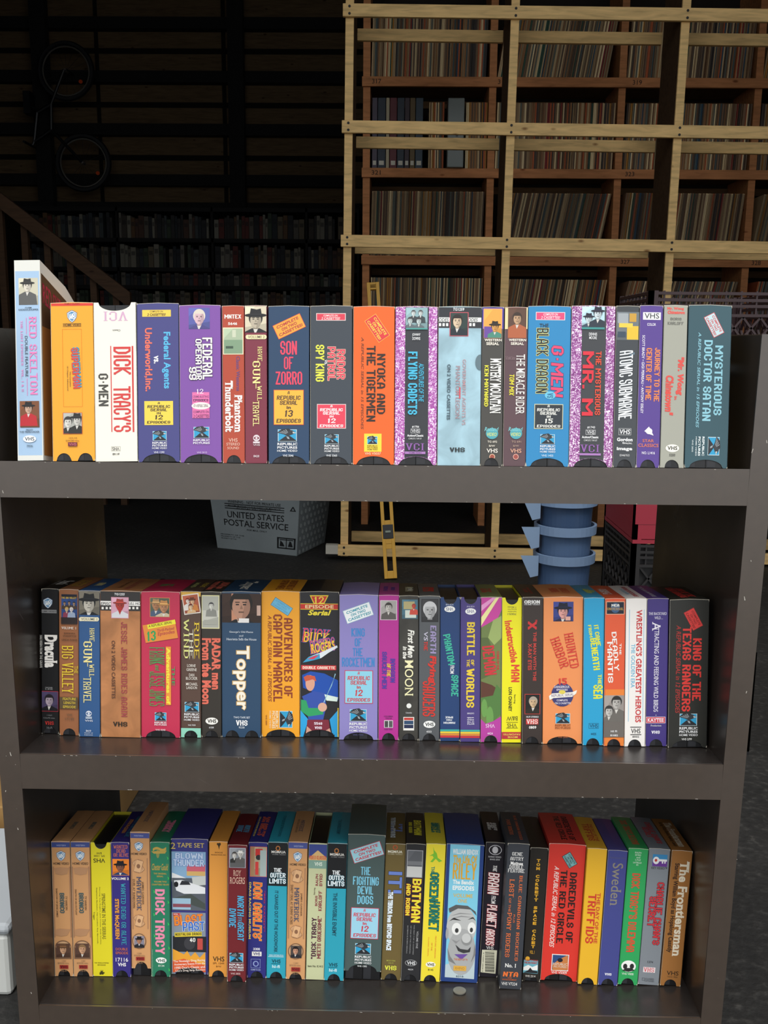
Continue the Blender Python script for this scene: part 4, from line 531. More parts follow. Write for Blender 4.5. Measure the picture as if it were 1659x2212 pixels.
('B',0.357,0.0808,-0.0047,0.0498,0.1891,0,'#252428','glossy black tape box with red band, rocket title and figure in blue and green','n','',[('Y',0,0,0,0,'#e8c83c','panel',0,[(-12.6,184.8),(11.6,185),(5.9,173.5),(-7.4,173.3)]),('Y',0,0,0,0,'#c9342c','panel',0,[(-10.7,183.4),(9.7,183.6),(4.8,174.3),(-6.3,174.2)]),('T',-0.8,178.6,12.2,8.8,'#f0d84c','lettering',0,'12','h',0,0.04,None,1),('R',-0.5,170.2,48,7.9,'#e8c83c','panel',0),('R',-0.5,170.2,48,6.3,'#c9342c','panel',0),('T',-0.1,170.1,36.4,4.4,'#f0dca0','lettering',0,'EPISODE','h',0,0.01,None,1),('T',0,162.3,30.1,6.9,'#ecd83c','lettering',0,'Serial','h',0.3,0.02,None,0),('T',-4.6,132.2,34,18.2,'#e0343c','lettering',-4,'BUCK','h',0.1,0.06,'#3c78c8',1),('T',-4.3,130.1,31.8,12.9,'#ecc23c','lettering',-4,'BUCK','h',0.1,0.02,None,1),('T',4,119.9,32.7,17.1,'#e0343c','lettering',10,'ROGERS','h',0.1,0.05,'#3c78c8',1),('T',4.2,118.1,31.3,12.4,'#ecc23c','lettering',10,'ROGERS','h',0.1,0.01,None,1),('Y',0,0,0,0,'#dfe6ea','panel',0,[(-21.6,97.5),(-14.2,104.8),(0.8,110.5),(22.5,120.3),(23.3,117.6),(11.7,110.6),(2.1,103.6),(-14.2,99.3)]),('Y',0,0,0,0,'#3c9cc4','panel',0,[(-21.6,97.5),(-14.2,104.8),(0.1,109.1),(0.8,102.9),(-14.2,99)]),('Y',0,0,0,0,'#d83c54','panel',0,[(-15.6,102),(-7.4,106),(-0.6,107.4),(-7.4,102.1)]),('R',-1,91.1,45,6.1,'#cf3a3c','panel',0),('T',-0.7,91,41.7,3.6,'#f3ecd8','lettering',0,'DOUBLE CASSETTE','h',0,0.02,None,0),('Y',0,0,0,0,'#1d4ea8','panel',0,[(-22.4,81.2),(-11.5,86.2),(6.2,83.6),(24,74.7),(24,48.4),(-1.9,56.4),(-21.1,64.6)]),('Y',0,0,0,0,'#2ba0d8','panel',0,[(-24.4,35.3),(-14.2,22.9),(-21.1,0.1),(-24.4,0)]),('Y',0,0,0,0,'#2b9cd4','panel',0,[(13.1,23.2),(23.8,35.8),(23.9,0.5),(17.3,0.5)]),('R',24.2,19.6,1.8,38.1,'#e8c83c','panel',0),('Y',0,0,0,0,'#3450a4','picture',0,[(-22.4,53.4),(-7.4,60.5),(6.3,57.9),(9,41.3),(4.9,23.1),(-14.2,22.9),(-17,39.6)]),('Y',0,0,0,0,'#2f9c60','picture',0,[(-23.8,49.3),(-17,47.9),(-14.2,38.2),(4.9,38.4),(4.9,30.1),(-14.2,27.1),(-23.8,34)]),('Y',0,0,0,0,'#d8e8dc','picture',0,[(6.3,56.5),(24,52.5),(22.7,47),(9,48.2)]),('E',-12,70.9,12,20.8,'#d8a088','picture',0),('Y',0,0,0,0,'#c8583c','picture',0,[(-20.4,78.5),(-15.6,81.3),(-6,80),(-4,73.1),(-8.8,75.8),(-18.3,72.9)]),('E',3.9,39.5,11.6,11.8,'#d8a890','picture',0),('Y',0,0,0,0,'#9ccce0','picture',0,[(15.8,67.7),(19.9,83.7),(21,83),(6.3,45.4),(5.2,45.9)]),('Y',0,0,0,0,'#7c2838','picture',0,[(-15.6,22.9),(11.8,23.2),(13.2,12),(6.3,7.8),(-8.8,7.6),(-16.3,14.5)]),('Y',0,0,0,0,'#d09c88','picture',0,[(-16.3,14.5),(-8.8,7.6),(-12.9,3.4),(-18.1,0.1)]),('Y',0,0,0,0,'#d09c88','picture',0,[(13.2,12),(6.3,7.8),(10.4,3.6),(16.6,0.5)]),('T',-1.6,18,10.4,3.3,'#f0e8f0','lettering',0,'5548','h',0,0.02,None,0),('T',-1.4,12.4,9.3,3.4,'#f0e8f0','lettering',0,'VHS','h',0,0.02,None,0)]),
('B',0.4078,0.072,-0.0063,0.0492,0.1873,0,'#8b82bd','lavender tape box with stacked blue title and white tilted sticker','n','',[('R',-0.7,164.4,35.8,17.8,'#9cc0cc','sticker',20),('R',-0.7,164.4,34.6,16.5,'#eef0f0','sticker',20),('T',-2.3,168.9,28.7,3.6,'#3f9cac','sticker',20,'COMPLETE','h',0.1,0.01,None,0),('T',-0.7,164.4,19.7,3.6,'#3f9cac','sticker',20,'ON TWO','h',0.1,0.01,None,0),('T',1,159.9,30.8,3.6,'#3f9cac','sticker',20,'CASSETTES!','h',0.1,0.01,None,0),('T',-0.8,139.4,16.9,10.7,'#3a84c4','lettering',0,'KING','h',0,0.03,None,0),('T',-0.7,126.6,8.7,10.4,'#3a84c4','lettering',0,'OF','h',0,0.03,None,0),('T',-1.3,114,12.5,10.5,'#3a84c4','lettering',0,'THE','h',0,0.03,None,0),('T',-0.5,101,41.6,11.7,'#3a84c4','lettering',0,'ROCKETMEN','h',0,0.03,None,0),('R',0.2,68.8,36.1,43,'#c83848','panel',0),('R',0.2,68.8,34.5,41.4,'#8ccce0','panel',0),('T',0.1,86.7,2.9,3.9,'#c83c44','lettering',0,'A','h',0.2,0.02,None,0),('T',0.2,80.4,28.8,5.2,'#c83c44','lettering',0,'REPUBLIC','h',0.2,0.02,None,0),('T',0.2,74.4,21.6,5.2,'#c83c44','lettering',0,'SERIAL','h',0.2,0.02,None,0),('T',0.2,68.6,5,3.9,'#c83c44','lettering',0,'in','h',0,0.02,None,0),('T',0.2,61.3,10.8,8.2,'#c83c44','lettering',0,'12','h',0.2,0.02,None,0),('T',0.2,52.2,29.6,4.7,'#c83c44','lettering',0,'EPISODES','h',0.2,0.02,None,0),('L',-0.4,32.5,22.9,17.4,'#ffffff','emblem',0,'eagle','h'),('T',-0.3,20.9,23,3.4,'#e8e8e8','lettering',0,'REPUBLIC','h',0,0.01,None,1),('T',-0.3,16.3,23,3.1,'#e8e8e8','lettering',0,'PICTURES','h',0,0.01,None,1),('T',-0.3,12.1,23,2.8,'#e8e8e8','lettering',0,'HOME VIDEO','h',0,0,None,0),('T',-0.6,6.7,13.5,2.2,'#4c4c74','lettering',0,'VHS 7333','h',0,0,None,0)]),
('B',0.4462,0.0731,-0.0078,0.0256,0.1873,0,'#b3308f','magenta tape box with a grey masked head picture and blue jagged lettering','n','',[('R',-0.3,168.2,21.2,25.2,'#e6dce0','panel',0),('P',-0.3,168.2,19.9,23.9,'#a8a4a0','picture',0,(('p',0.5,0.35,0.22,'#c8c4bc','#403c38','#5c5854',0),)),('T',5.2,90.6,6.2,31.2,'#4a3ca0','lettering',0,'INVASION','v',0.1,0.02,None,0),('T',0.1,90.9,4.7,17.2,'#e8cc3c','lettering',0,'OF THE','v',0.2,0.02,None,0),('T',-5.4,91,6.2,48,'#4a3ca0','lettering',0,'SAUCER MEN','v',0.1,0.02,None,0),('T',-0.1,31.1,11.6,1.6,'#5c2458','lettering',0,'COLUMBIA','h',0,0,None,0),('T',0.2,28.5,8.5,1.6,'#5c2458','lettering',0,'TRISTAR','h',0,0,None,0),('R',0.1,21,11.3,9.6,'#ddd','panel',0),('R',-2.7,20.9,4.4,8.3,'#444','panel',0),('R',2.8,21,4.7,8.3,'#555','panel',0),('T',-0.2,14.1,10.7,1.6,'#5c2458','lettering',0,'HOME VIDEO','h',0,0,None,0)]),
('B',0.4719,0.0731,-0.0092,0.0246,0.1869,0,'#3f3d38','dark mottled grey tape box with a rocky picture and white serif title','n','mottle',[('P',1.2,169.8,19.9,24.6,'#4c7484','picture',0,(('r',0.1,0.1,0.8,0.5,'#b4a878'),('r',0.2,0.55,0.9,0.95,'#d0d8cc'),('p',0.75,0.35,0.12,'#cc5040','#a03828','#cc5040',0))),('T',2.8,125.6,8.3,36.1,'#f0eee4','lettering',0,'First Men','v',0.25,0.01,None,0),('T',-4.8,114.1,5.6,15.9,'#f0eee4','lettering',0,'in the','v',0.25,0.01,None,0),('T',0.4,81.4,10.8,46.5,'#efe9b8','lettering',0,'MOON','v',0,0,None,1),('E',0.4,45.1,6.3,6.4,'#e6e6e0','panel',0),('T',0.3,36.1,7.9,1.9,'#ccc','lettering',0,'Columbia','h',0,0,None,0),('R',0.2,21.8,13.8,17.6,'#e6e4dc','panel',0),('R',0.1,28.1,11.9,3.2,'#c03830','panel',0),('R',0.2,23.4,11.9,4.8,'#2c4868','panel',0),('R',0.2,18.2,11.9,4.5,'#222c4c','panel',0)]),
('B',0.4983,0.0731,-0.0105,0.0264,0.1869,0,'#56595c','medium grey tape box with a white stone face picture and red slanted title','n','',[('R',0.4,168.4,21.5,29.3,'#1e1e20','panel',0),('P',0.4,168.4,20.2,28,'#3c3c3e','picture',0,(('p',0.5,0.5,0.4,'#b4b4b4','#cfcfcf','#303032',0),)),('T',4.8,131.2,7.4,36.4,'#9c90b8','lettering',0,'EARTH','v',0.1,0.03,None,0),('T',-4.6,135.4,5,11.4,'#c8c4d4','lettering',0,'VS','v',0.1,0,None,0),('T',-4.7,122.9,4.6,12.3,'#cc3c34','lettering',0,'THE','v',0.1,0.02,None,0),('T',3.4,92.6,10.5,35.6,'#d0382e','lettering',0,'Flying','v',0.1,0.03,None,0),('T',-0.4,54.4,15.9,46.6,'#d0382e','lettering',0,'SAUCERS','v',0.1,0.03,None,0),('E',0.2,21.3,15.1,9.3,'#f0f0ec','panel',0),('T',0.3,21.3,11,4.8,'#3c3e40','lettering',0,'VHS','h',0,0.01,None,0),('T',-0.3,11.8,6.6,2.6,'#ddd','lettering',0,'4503','h',0,0,None,0)]),
('B',0.5247,0.0726,-0.0118,0.025,0.1859,0,'#24406f','navy tape box with jagged green title and rainbow stripes at its foot','nt','',[('R',-0.4,13.9,25.7,2.4,'#3fae9c','stripe',0),('R',-0.4,11.2,25.7,2.4,'#e8c83c','stripe',0),('R',-0.4,8.4,25.7,2.4,'#df8c34','stripe',0),('R',-0.3,5.7,25.8,2.4,'#c8343c','stripe',0),('T',-0.7,176.4,9.9,2.2,'#c8d0e0','lettering',0,'VCI5 9108','u',0,0,None,0),('E',-0.7,170.7,13.7,7.9,'#f2f2ee','panel',0),('T',-0.7,170.7,9.3,4.1,'#24406f','lettering',0,'VHS','u',0,0,None,1),('T',-1.3,118.8,8.9,39.9,'#3fb498','lettering',10,'PHANTOM','v',0,0.05,None,0),('T',2.6,93,5.3,10.5,'#e8e8e8','lettering',0,'FROM','v',0,0,None,0),('T',6.1,72,9,28.3,'#3fb498','lettering',0,'SPACE','v',0.1,0.05,None,0),('T',-0.6,23.9,14.7,2.6,'#e8ecf0','lettering',0,'PHANTOM','u',0,0.02,None,0),('T',-0.9,27.6,7.2,2.2,'#e8ecf0','lettering',0,'FROM','u',0,0.02,None,0),('T',-0.8,30.9,10,2.6,'#e8ecf0','lettering',0,'SPACE','u',0,0.02,None,0)]),
('B',0.5505,0.0707,-0.0129,0.0253,0.1866,0,'#4b3f7c','purple tape box with bold yellow title and rainbow stripes at its foot','nt','',[('R',0.1,14.4,26,2.4,'#3fae9c','stripe',0),('R',0.1,11.7,26,2.4,'#e8c83c','stripe',0),('R',0.1,9,26,2.4,'#df8c34','stripe',0),('R',0.1,6.2,26,2.4,'#c8343c','stripe',0),('T',-0,174.7,9.9,1.9,'#c8c4dc','lettering',0,'VCI5 9147','u',0,0,None,0),('E',0,168.4,13.6,8.2,'#f2f2ee','panel',0),('T',0.2,168.6,9.6,4.1,'#4b3f7c','lettering',0,'VHS','u',0,0,None,1),('T',0.5,133.3,9.8,42.6,'#e6c83c','lettering',0,'BATTLE','v',0,0.03,None,0),('T',2.7,102.4,4,7.9,'#e6c83c','lettering',0,'OF','v',0,0.02,None,0),('T',-2.8,102,3.7,9.8,'#e6c83c','lettering',0,'THE','v',0,0.02,None,0),('T',-0,69.7,10.1,50.5,'#e6c83c','lettering',0,'WORLDS','v',0,0.03,None,0),('T',0.6,37,8.8,1.9,'#e8e4f0','lettering',0,'CLAUDE RAINS','u',0,0,None,0),('T',0.7,23.3,8.8,1.9,'#e8e4f0','lettering',0,'BATTLE','u',0,0,None,0),('T',0.7,25.9,8.8,1.9,'#e8e4f0','lettering',0,'OF THE','u',0,0,None,0),('T',0.6,28.7,8.8,1.9,'#e8e4f0','lettering',0,'WORLDS','u',0,0,None,0),('T',0.6,31.3,8.8,1.9,'#e8e4f0','lettering',0,'with','u',0,0,None,0)]),
('B',0.5768,0.07,-0.0139,0.0261,0.187,0,'#6f7f4a','green and pink tape box with a big painted green hand and red slash lettering','n','',[('Y',0,0,0,0,'#c9489c','panel',0,[(-13.5,187.1),(13.1,186.4),(13.2,171.4),(8.3,160.4),(-13.4,147.9)]),('Y',0,0,0,0,'#eee6a0','panel',0,[(5.8,186.9),(9.7,186.6),(-13.4,149.4),(-13.4,160.4)]),('Y',0,0,0,0,'#e89ccc','panel',0,[(1.9,186.9),(6.6,186.9),(-13.5,168.3),(-13.5,176.1)]),('Y',0,0,0,0,'#9cae68','panel',0,[(13.2,163.6),(13.4,135.3),(3.8,125.8),(-4,135.3),(2.1,157.3)]),('Y',0,0,0,0,'#58683c','panel',0,[(-13.3,135.3),(-4,135.3),(3.9,113.2),(0.9,87.9),(-13.1,81.5)]),('Y',0,0,0,0,'#5e3a2c','panel',0,[(-13.1,79.1),(1,74.4),(10.3,68),(12.7,59.3),(-2.1,56.1),(-13,57.7)]),('Y',0,0,0,0,'#547c40','panel',0,[(7.2,75.2),(13.5,67.3),(13,37),(2.8,27.4),(-3.6,46.6),(-13,52.9),(-13,57.7),(2.6,60.9)]),('E',-8.4,44.2,7.8,23.9,'#6c9c50','panel',0),('E',-1.3,32.2,9.4,28.7,'#6c9c50','panel',0),('Y',0,0,0,0,'#b5409c','panel',0,[(-12.9,30.6),(-6.6,24.2),(2.8,27.4),(13,33.8),(13.2,-0.1),(-12.8,0.5)]),('T',8.6,106.1,3,23.7,'#d0383c','lettering',0,'CURSE OF THE','v',0,0.01,None,0),('T',-2.2,106.1,15.1,37.6,'#cc343c','lettering',6,'DEMON','v',0,0.05,None,0),('T',-0.6,21.5,11.9,4.8,'#e8d0e4','lettering',0,'VHS','u',0,0,None,1),('T',-0.9,11.6,6.9,2.9,'#e8d0e4','lettering',0,'4424','h',0,0,None,0)]),
('B',0.6029,0.07,-0.0149,0.025,0.1868,0,'#ece322','bright yellow tape box on the middle shelf with red slanted title','nt','',[('T',0.2,165.9,11.1,2.8,'#7c7a3c','lettering',0,'70051','u',0,0,None,0),('T',0.2,169.2,11.1,1.9,'#7c7a3c','lettering',0,'Approximate','u',0,0,None,0),('T',0.2,172.1,11.1,1.9,'#7c7a3c','lettering',0,'Running Time','u',0,0,None,0),('T',0.1,174.6,11.1,1.9,'#7c7a3c','lettering',0,'71 Minutes','u',0,0,None,0),('T',-0.8,130.6,9.1,54.2,'#dc4a34','lettering',9,'Indestructible','v',0,0.02,None,0),('T',4.7,89.7,10.5,22.5,'#dc4a34','lettering',0,'MAN','v',0,0.03,None,0),('T',4.1,56.7,2.7,11.8,'#46461c','lettering',0,'Starring','v',0,0,None,0),('T',-1.5,56.2,4.5,31.2,'#46461c','lettering',0,'LON CHANEY','v',0,0.01,None,0),('T',1,31.5,14.4,5.4,'#5c5c20','lettering',0,'B&W','u',0,0,None,1),('R',0.9,26.5,14.7,0.6,'#5c5c20','panel',0),('T',1,22.4,12.5,5.1,'#5c5c20','lettering',0,'VHS','u',0,0,None,1),('R',0.9,18.9,14.7,0.6,'#5c5c20','panel',0),('R',0.4,9.3,25.5,9,'#b8343c','panel',0),('T',1.7,7.2,12.5,2.2,'#e8d85c','lettering',0,'MOVIE','u',0,0,None,0),('T',0.5,10.7,21.3,2.2,'#e8d85c','lettering',0,'FAVORITES','u',0,0,None,0)]),
('B',0.629,0.0671,-0.0157,0.0256,0.188,0,'#3a302c','dark brown-black tape box with a large red X and thin red lettering','n','',[('T',-1,182.1,19.5,4.4,'#f0eeea','lettering',0,'ORION','h',0,0.03,None,0),('T',-0.9,178.8,19.5,1.4,'#ddd','lettering',0,'HOME VIDEO','h',0,0,None,0),('T',4.3,158,2.7,2.7,'#c83434','lettering',0,'"','v',0,0,None,0),('T',-0.6,152.2,11.1,10.3,'#c83434','lettering',0,'X','v',0,0.05,None,0),('T',2.7,112.6,4.1,62.9,'#c04038','lettering',0,'THE MAN WITH THE','v',0,0.01,None,0),('T',-3.4,112.1,4.9,34.4,'#c04038','lettering',0,'X-RAY EYES','v',0,0.01,None,0),('R',0.2,51.2,19.7,26,'#c04038','panel',0),('P',0.2,51.2,18.3,24.6,'#1c1c1a','picture',0,(('p',0.55,0.4,0.28,'#d0b088','#a89c8c','#28241c',0),)),('T',0.3,34.8,15.6,2.1,'#eee','lettering',0,'HI-FI STEREO','h',0,0,None,0),('R',0,28.7,15.6,7.3,'#c8403c','panel',0),('T',0,28.7,13.6,5.9,'#f2e8e0','lettering',0,'VHS','h',0,0.02,None,1),('T',0.6,21.2,9.2,3.5,'#f0ece6','lettering',0,'0809','h',0,0.01,None,0)]),
('B',0.6674,0.0677,-0.0165,0.0498,0.1882,0,'#ea9258','peach orange double tape box with navy round seal and red jagged title','n','',[('P',0.2,170.1,25.2,25.1,'#3c4488','picture',0,(('p',0.48,0.5,0.26,'#e0a098','#16182c','#282440',1),('r',0.6,0.75,0.85,0.95,'#e0a898'))),('T',10.9,120.2,11.2,45,'#d23f34','lettering',11,'HAUNTED','v',0,0.04,None,1),('T',-4.1,117.7,11.6,39.8,'#d23f34','lettering',20,'HARBOR','v',0,0.04,None,1),('E',-0.3,63.6,28.1,30.4,'#3c3c70','panel',0),('T',-0.3,80.7,10.8,8.6,'#d23f34','lettering',0,'15','h',0,0.04,None,0),('T',-1.2,73.8,19,3.1,'#e8e4ec','lettering',0,'DANGEROUS','h',0,0,None,0),('T',-0.7,70,13.9,2.4,'#e8e4ec','lettering',0,'EPISODES','h',0,0,None,0),('Y',0,0,0,0,'#f0ece0','panel',0,[(-17.4,61.9),(-13.4,65.3),(12,67),(18.1,69.6),(17.1,65.3),(12.1,61),(-11.6,59.3),(-16.4,56.7)]),('T',0,63.2,28.1,3.5,'#77688c','lettering',4,'REPUBLIC SERIAL','h',0,0,None,0),('E',-0.7,67.1,8.5,5.2,'#e0cc58','panel',0),('T',-0.6,56.5,13.9,2.4,'#e8e4ec','lettering',0,'COMPLETE','h',0,0,None,0),('T',0.3,52.7,20.3,2.4,'#e8e4ec','lettering',0,'ON 2 CASSETTES','h',0,0,None,0),('L',0.4,33.4,19.7,14.7,'#ffffff','emblem',0,'eagle','h'),('T',0.5,24,19.7,2.4,'#8c4c28','lettering',0,'REPUBLIC','h',0,0.01,None,1),('T',0.5,20.7,19.7,2.2,'#8c4c28','lettering',0,'PICTURES','h',0,0.01,None,1),('T',0.6,8.8,12.2,2.1,'#a8603c','lettering',0,'VHS 5041','h',0,0,None,0)]),
('B',0.7056,0.0642,-0.0171,0.0255,0.1886,0,'#2b9fcc','cyan blue tape box with yellow slanted title and small outlined sign below','n','',[('T',4.3,140.9,5.5,27.3,'#e2e03c','lettering',8,'IT CAME','v',0,0.04,None,0),('T',-4.6,146.5,3.9,16,'#e2e03c','lettering',8,'FROM','v',0,0.03,None,0),('T',1.6,117.3,8.1,41.1,'#e2e03c','lettering',7,'BENEATH','v',0,0.04,None,0),('T',7.8,84.5,4.6,13.4,'#e2e03c','lettering',0,'THE','v',0,0.03,None,0),('T',5.8,68.9,11.7,17.9,'#e2e03c','lettering',0,'SEA','v',0,0.04,None,0),('F',0.8,25.1,12.5,6.9,'#1c4c68','panel',0,0.3),('T',0.8,25.1,10.5,4.8,'#1c4c68','lettering',0,'VHS','h',0,0,None,1),('T',0.7,14.7,6.8,2.8,'#1c4c68','lettering',0,'4425','h',0,0,None,0)]),
('B',0.7316,0.0622,-0.0177,0.0254,0.1885,0,'#df5c38','red-orange tape box with white brush title and grey couple photo at the foot','n','',[('R',1.6,36.7,26.1,72.5,'#e88438','panel',0),('R',0.1,176.7,22.7,16.3,'#e8b898','panel',0),('R',0.1,176.7,21.4,14.9,'#1c2030','panel',0),('E',0.1,176.7,11,12.9,'#3c5c80','panel',0),('T',0.1,180,9.7,3.4,'#f2ede0','lettering',0,'MCA','h',0,0.03,None,0),('T',0.1,175.5,20.4,3.1,'#c8a050','lettering',0,'UNIVERSAL','h',0,0.02,None,1),('T',6.9,124.6,2.5,14.3,'#f0ece4','lettering',0,'THE','v',0,0.01,None,0),('T',0.7,121.7,5.9,49.5,'#f2efe8','lettering',5,'DEADLY','v',0,0.05,None,0),('T',-5.7,107.6,6.3,52.2,'#f2efe8','lettering',2,'MANTIS','v',0,0.05,None,0),('P',-0.1,38.6,25.5,53.7,'#98908a','picture',0,(('p',0.62,0.18,0.24,'#b8b4ae','#2c2a28','#6c6862',0),('p',0.25,0.38,0.2,'#c4c0ba','#3c3a38','#6c6862',0),('r',0,0.62,1,1,'#6c6660'))),('T',-0.2,19.3,7.8,2.4,'#eee','lettering',0,'HI FI','h',0,0,None,0),('T',0.1,14.1,9.5,2.4,'#eee','lettering',0,'81082','h',0,0,None,0)]),
('B',0.7579,0.0619,-0.0182,0.0261,0.1889,0,'#efeae4','white tape box with red serif title and thin blue rules','n','',[('R',9.7,103.5,0.7,143,'#8cc0dc','stripe',0),('R',-8.4,103.6,0.7,143,'#8cc0dc','stripe',0),('T',4,102.8,7.3,143.7,'#c8383c','lettering',0,"WRESTLING'S GREATEST HEROES",'v',0,0.01,None,1),('T',-3.4,103.4,4.8,55.8,'#4fb0d4','lettering',0,'THE GOLDEN ERA','v',0,0,None,1),('R',1.1,25,13.8,1,'#333','panel',0),('T',1.1,20,11.8,6.2,'#333','lettering',0,'VHS','h',0,0,None,0),('R',1.2,15.3,13.8,1,'#333','panel',0),('T',1.2,12.6,8.4,2.4,'#444','lettering',0,'8002','h',0,0,None,0)]),
('B',0.7853,0.064,-0.0186,0.0268,0.1889,0,'#43357c','dark violet tape box with white serif title and small red sign near the foot','n','',[('T',-0.1,169.9,22.4,3.4,'#e4e0ec','lettering',0,'THE BACKYARD','h',0,0,None,1),('T',1.2,164.5,10.7,3.4,'#e4e0ec','lettering',0,'WILD…','h',0,0,None,1),('T',-1.5,153.8,10.3,11.2,'#eeeaf2','lettering',0,'A','v',0,0,None,1),('T',-0.9,98.3,5.6,107.6,'#eeeaf2','lettering',0,'TTRACTING AND FEEDING WILD BIRDS','v',0,0,None,1),('T',-0.5,40.2,1.3,1.4,'#eee','lettering',0,'A','h',0,0,None,0),('R',-0.9,33.9,24.6,8.3,'#e8dce0','panel',0),('R',-0.9,33.9,23.6,7.3,'#c83c50','panel',0),('T',-0.9,33.9,20.6,4.8,'#f2e8ec','lettering',0,'KAYTEE','h',0,0.01,None,1),('T',-0.3,26.8,13.5,2.4,'#ddd','lettering',0,'Production','h',0,0,None,1),('T',-0.7,18.2,10.5,3.8,'#f0eef4','lettering',0,'VHS','h',0,0.03,None,0)]),
('B',0.8236,0.06,-0.0188,0.0487,0.1885,0,'#2a2a26','glossy black tape box with red bold title at the right end of the middle shelf','n','',[('R',5,163.9,25.6,14,'#b03030','sticker',-62),('R',5,163.9,24.3,12.7,'#d8403c','sticker',-62),('T',8.3,165.6,20.5,2.8,'#8c2422','sticker',-62,'COMPLETE','h',0.1,0.01,None,0),('T',5,163.9,14.1,2.8,'#8c2422','sticker',-62,'ON TWO','h',0.1,0.01,None,0),('T',1.7,162.1,22.1,2.8,'#8c2422','sticker',-62,'CASSETTES!','h',0.1,0.01,None,0),('T',10.4,99.9,10.7,79.5,'#d83a34','lettering',0,'KING OF THE','v',0,0.03,None,0),('T',-2.5,100.5,10.7,107.9,'#d83a34','lettering',0,'TEXAS RANGERS','v',0,0.03,None,0),('T',-13,100.2,5.7,112,'#a83430','lettering',0,'A REPUBLIC SERIAL in 12 EPISODES','v',0.2,0,None,0),('L',0.7,36.4,23.2,17.2,'#ffffff','emblem',0,'eagle','h'),('T',0.9,24.9,23.2,3.4,'#e8e8e8','lettering',0,'REPUBLIC','h',0,0.01,None,1),('T',0.9,20.5,23.2,3.1,'#e8e8e8','lettering',0,'PICTURES','h',0,0.01,None,1),('T',1,16.3,23.2,2.8,'#e8e8e8','lettering',0,'HOME VIDEO','h',0,0,None,0),('T',-1.1,10.9,12.8,2.8,'#e8e8e4','lettering',0,'VHS 2/99','h',0,0,None,0)]),
('C',0.0138,0.065,-0.0111,0.0249,0.1866,0,'#cf9a68','tan western tape box with rope borders at the left end of the lowest shelf','n','',[('R',0.2,182.1,25.8,7,'#42508c','panel',0),('T',0.5,181.3,12.5,2.1,'#a8b0d0','lettering',0,'WESTERN','h',0,0,None,0),('L',0.1,166.9,12.5,14.4,'#ffffff','emblem',0,'shield','h'),('T',0.1,156.5,20.9,3.4,'#4a3c30','lettering',0,'HOME VIDEO','h',0,0,None,0),('Y',0,0,0,0,'#a87c5c','border',0,[(-11.3,152.3),(-9.8,152.3),(-10.2,54.3),(-11.7,54.3)]),('Y',0,0,0,0,'#a87c5c','border',0,[(10.5,152.4),(12,152.4),(11.8,54.5),(10.3,54.5)]),('Y',0,0,0,0,'#b88a64','border',0,[(-9.3,150.1),(-1.5,151.4),(10.1,150.6),(8,142.3),(-0.3,140.7),(-7.7,142.2)]),('Y',0,0,0,0,'#b88a64','border',0,[(-9.2,65.2),(-3.8,66.5),(10.4,65.6),(5.7,57.2),(-2.6,55.6),(-10.1,57.1)]),('T',5.8,102,2.6,19.5,'#5c4434','lettering',0,'TY HARDIN','v',0,0,None,1),('T',0,102.1,6.3,27.8,'#3f5c60','lettering',0,'BRONCO','v',0,0.03,None,0),('T',-7.2,102.5,3,39.9,'#5c4434','lettering',0,'SHADOW OF JESSE JAMES','v',0,0,None,1),('E',-0.2,40.7,22,19.3,'#7c5c44','panel',0),('R',-0.4,32.4,22,15.9,'#7c5c44','panel',0),('E',-0.2,40.7,19.6,16.2,'#c8a078','panel',0),('R',-0.4,33.3,19.6,14,'#5a4438','panel',0),('P',-0.3,36.3,18.4,19.3,'#5a4034','picture',0,(('p',0.5,0.42,0.26,'#d0a07c','#6c4c34','#4c3428',1),)),('T',0.5,21.8,5.7,1.6,'#8c6c50','lettering',0,'11587','h',0,0,None,0),('T',-0.2,18.8,15.4,1.9,'#8c6c50','lettering',0,'B/W/50 mins.','h',0,0,None,0),('R',0.4,13.5,11.5,5,'#a8302c','panel',0),('T',0.4,13.5,9.7,3.8,'#4c1c18','lettering',0,'VHS','h',0,0.03,None,0),('T',0.3,8.1,7.2,2.8,'#8c6c50','lettering',0,'Hi-Fi','h',0,0,None,0)]),
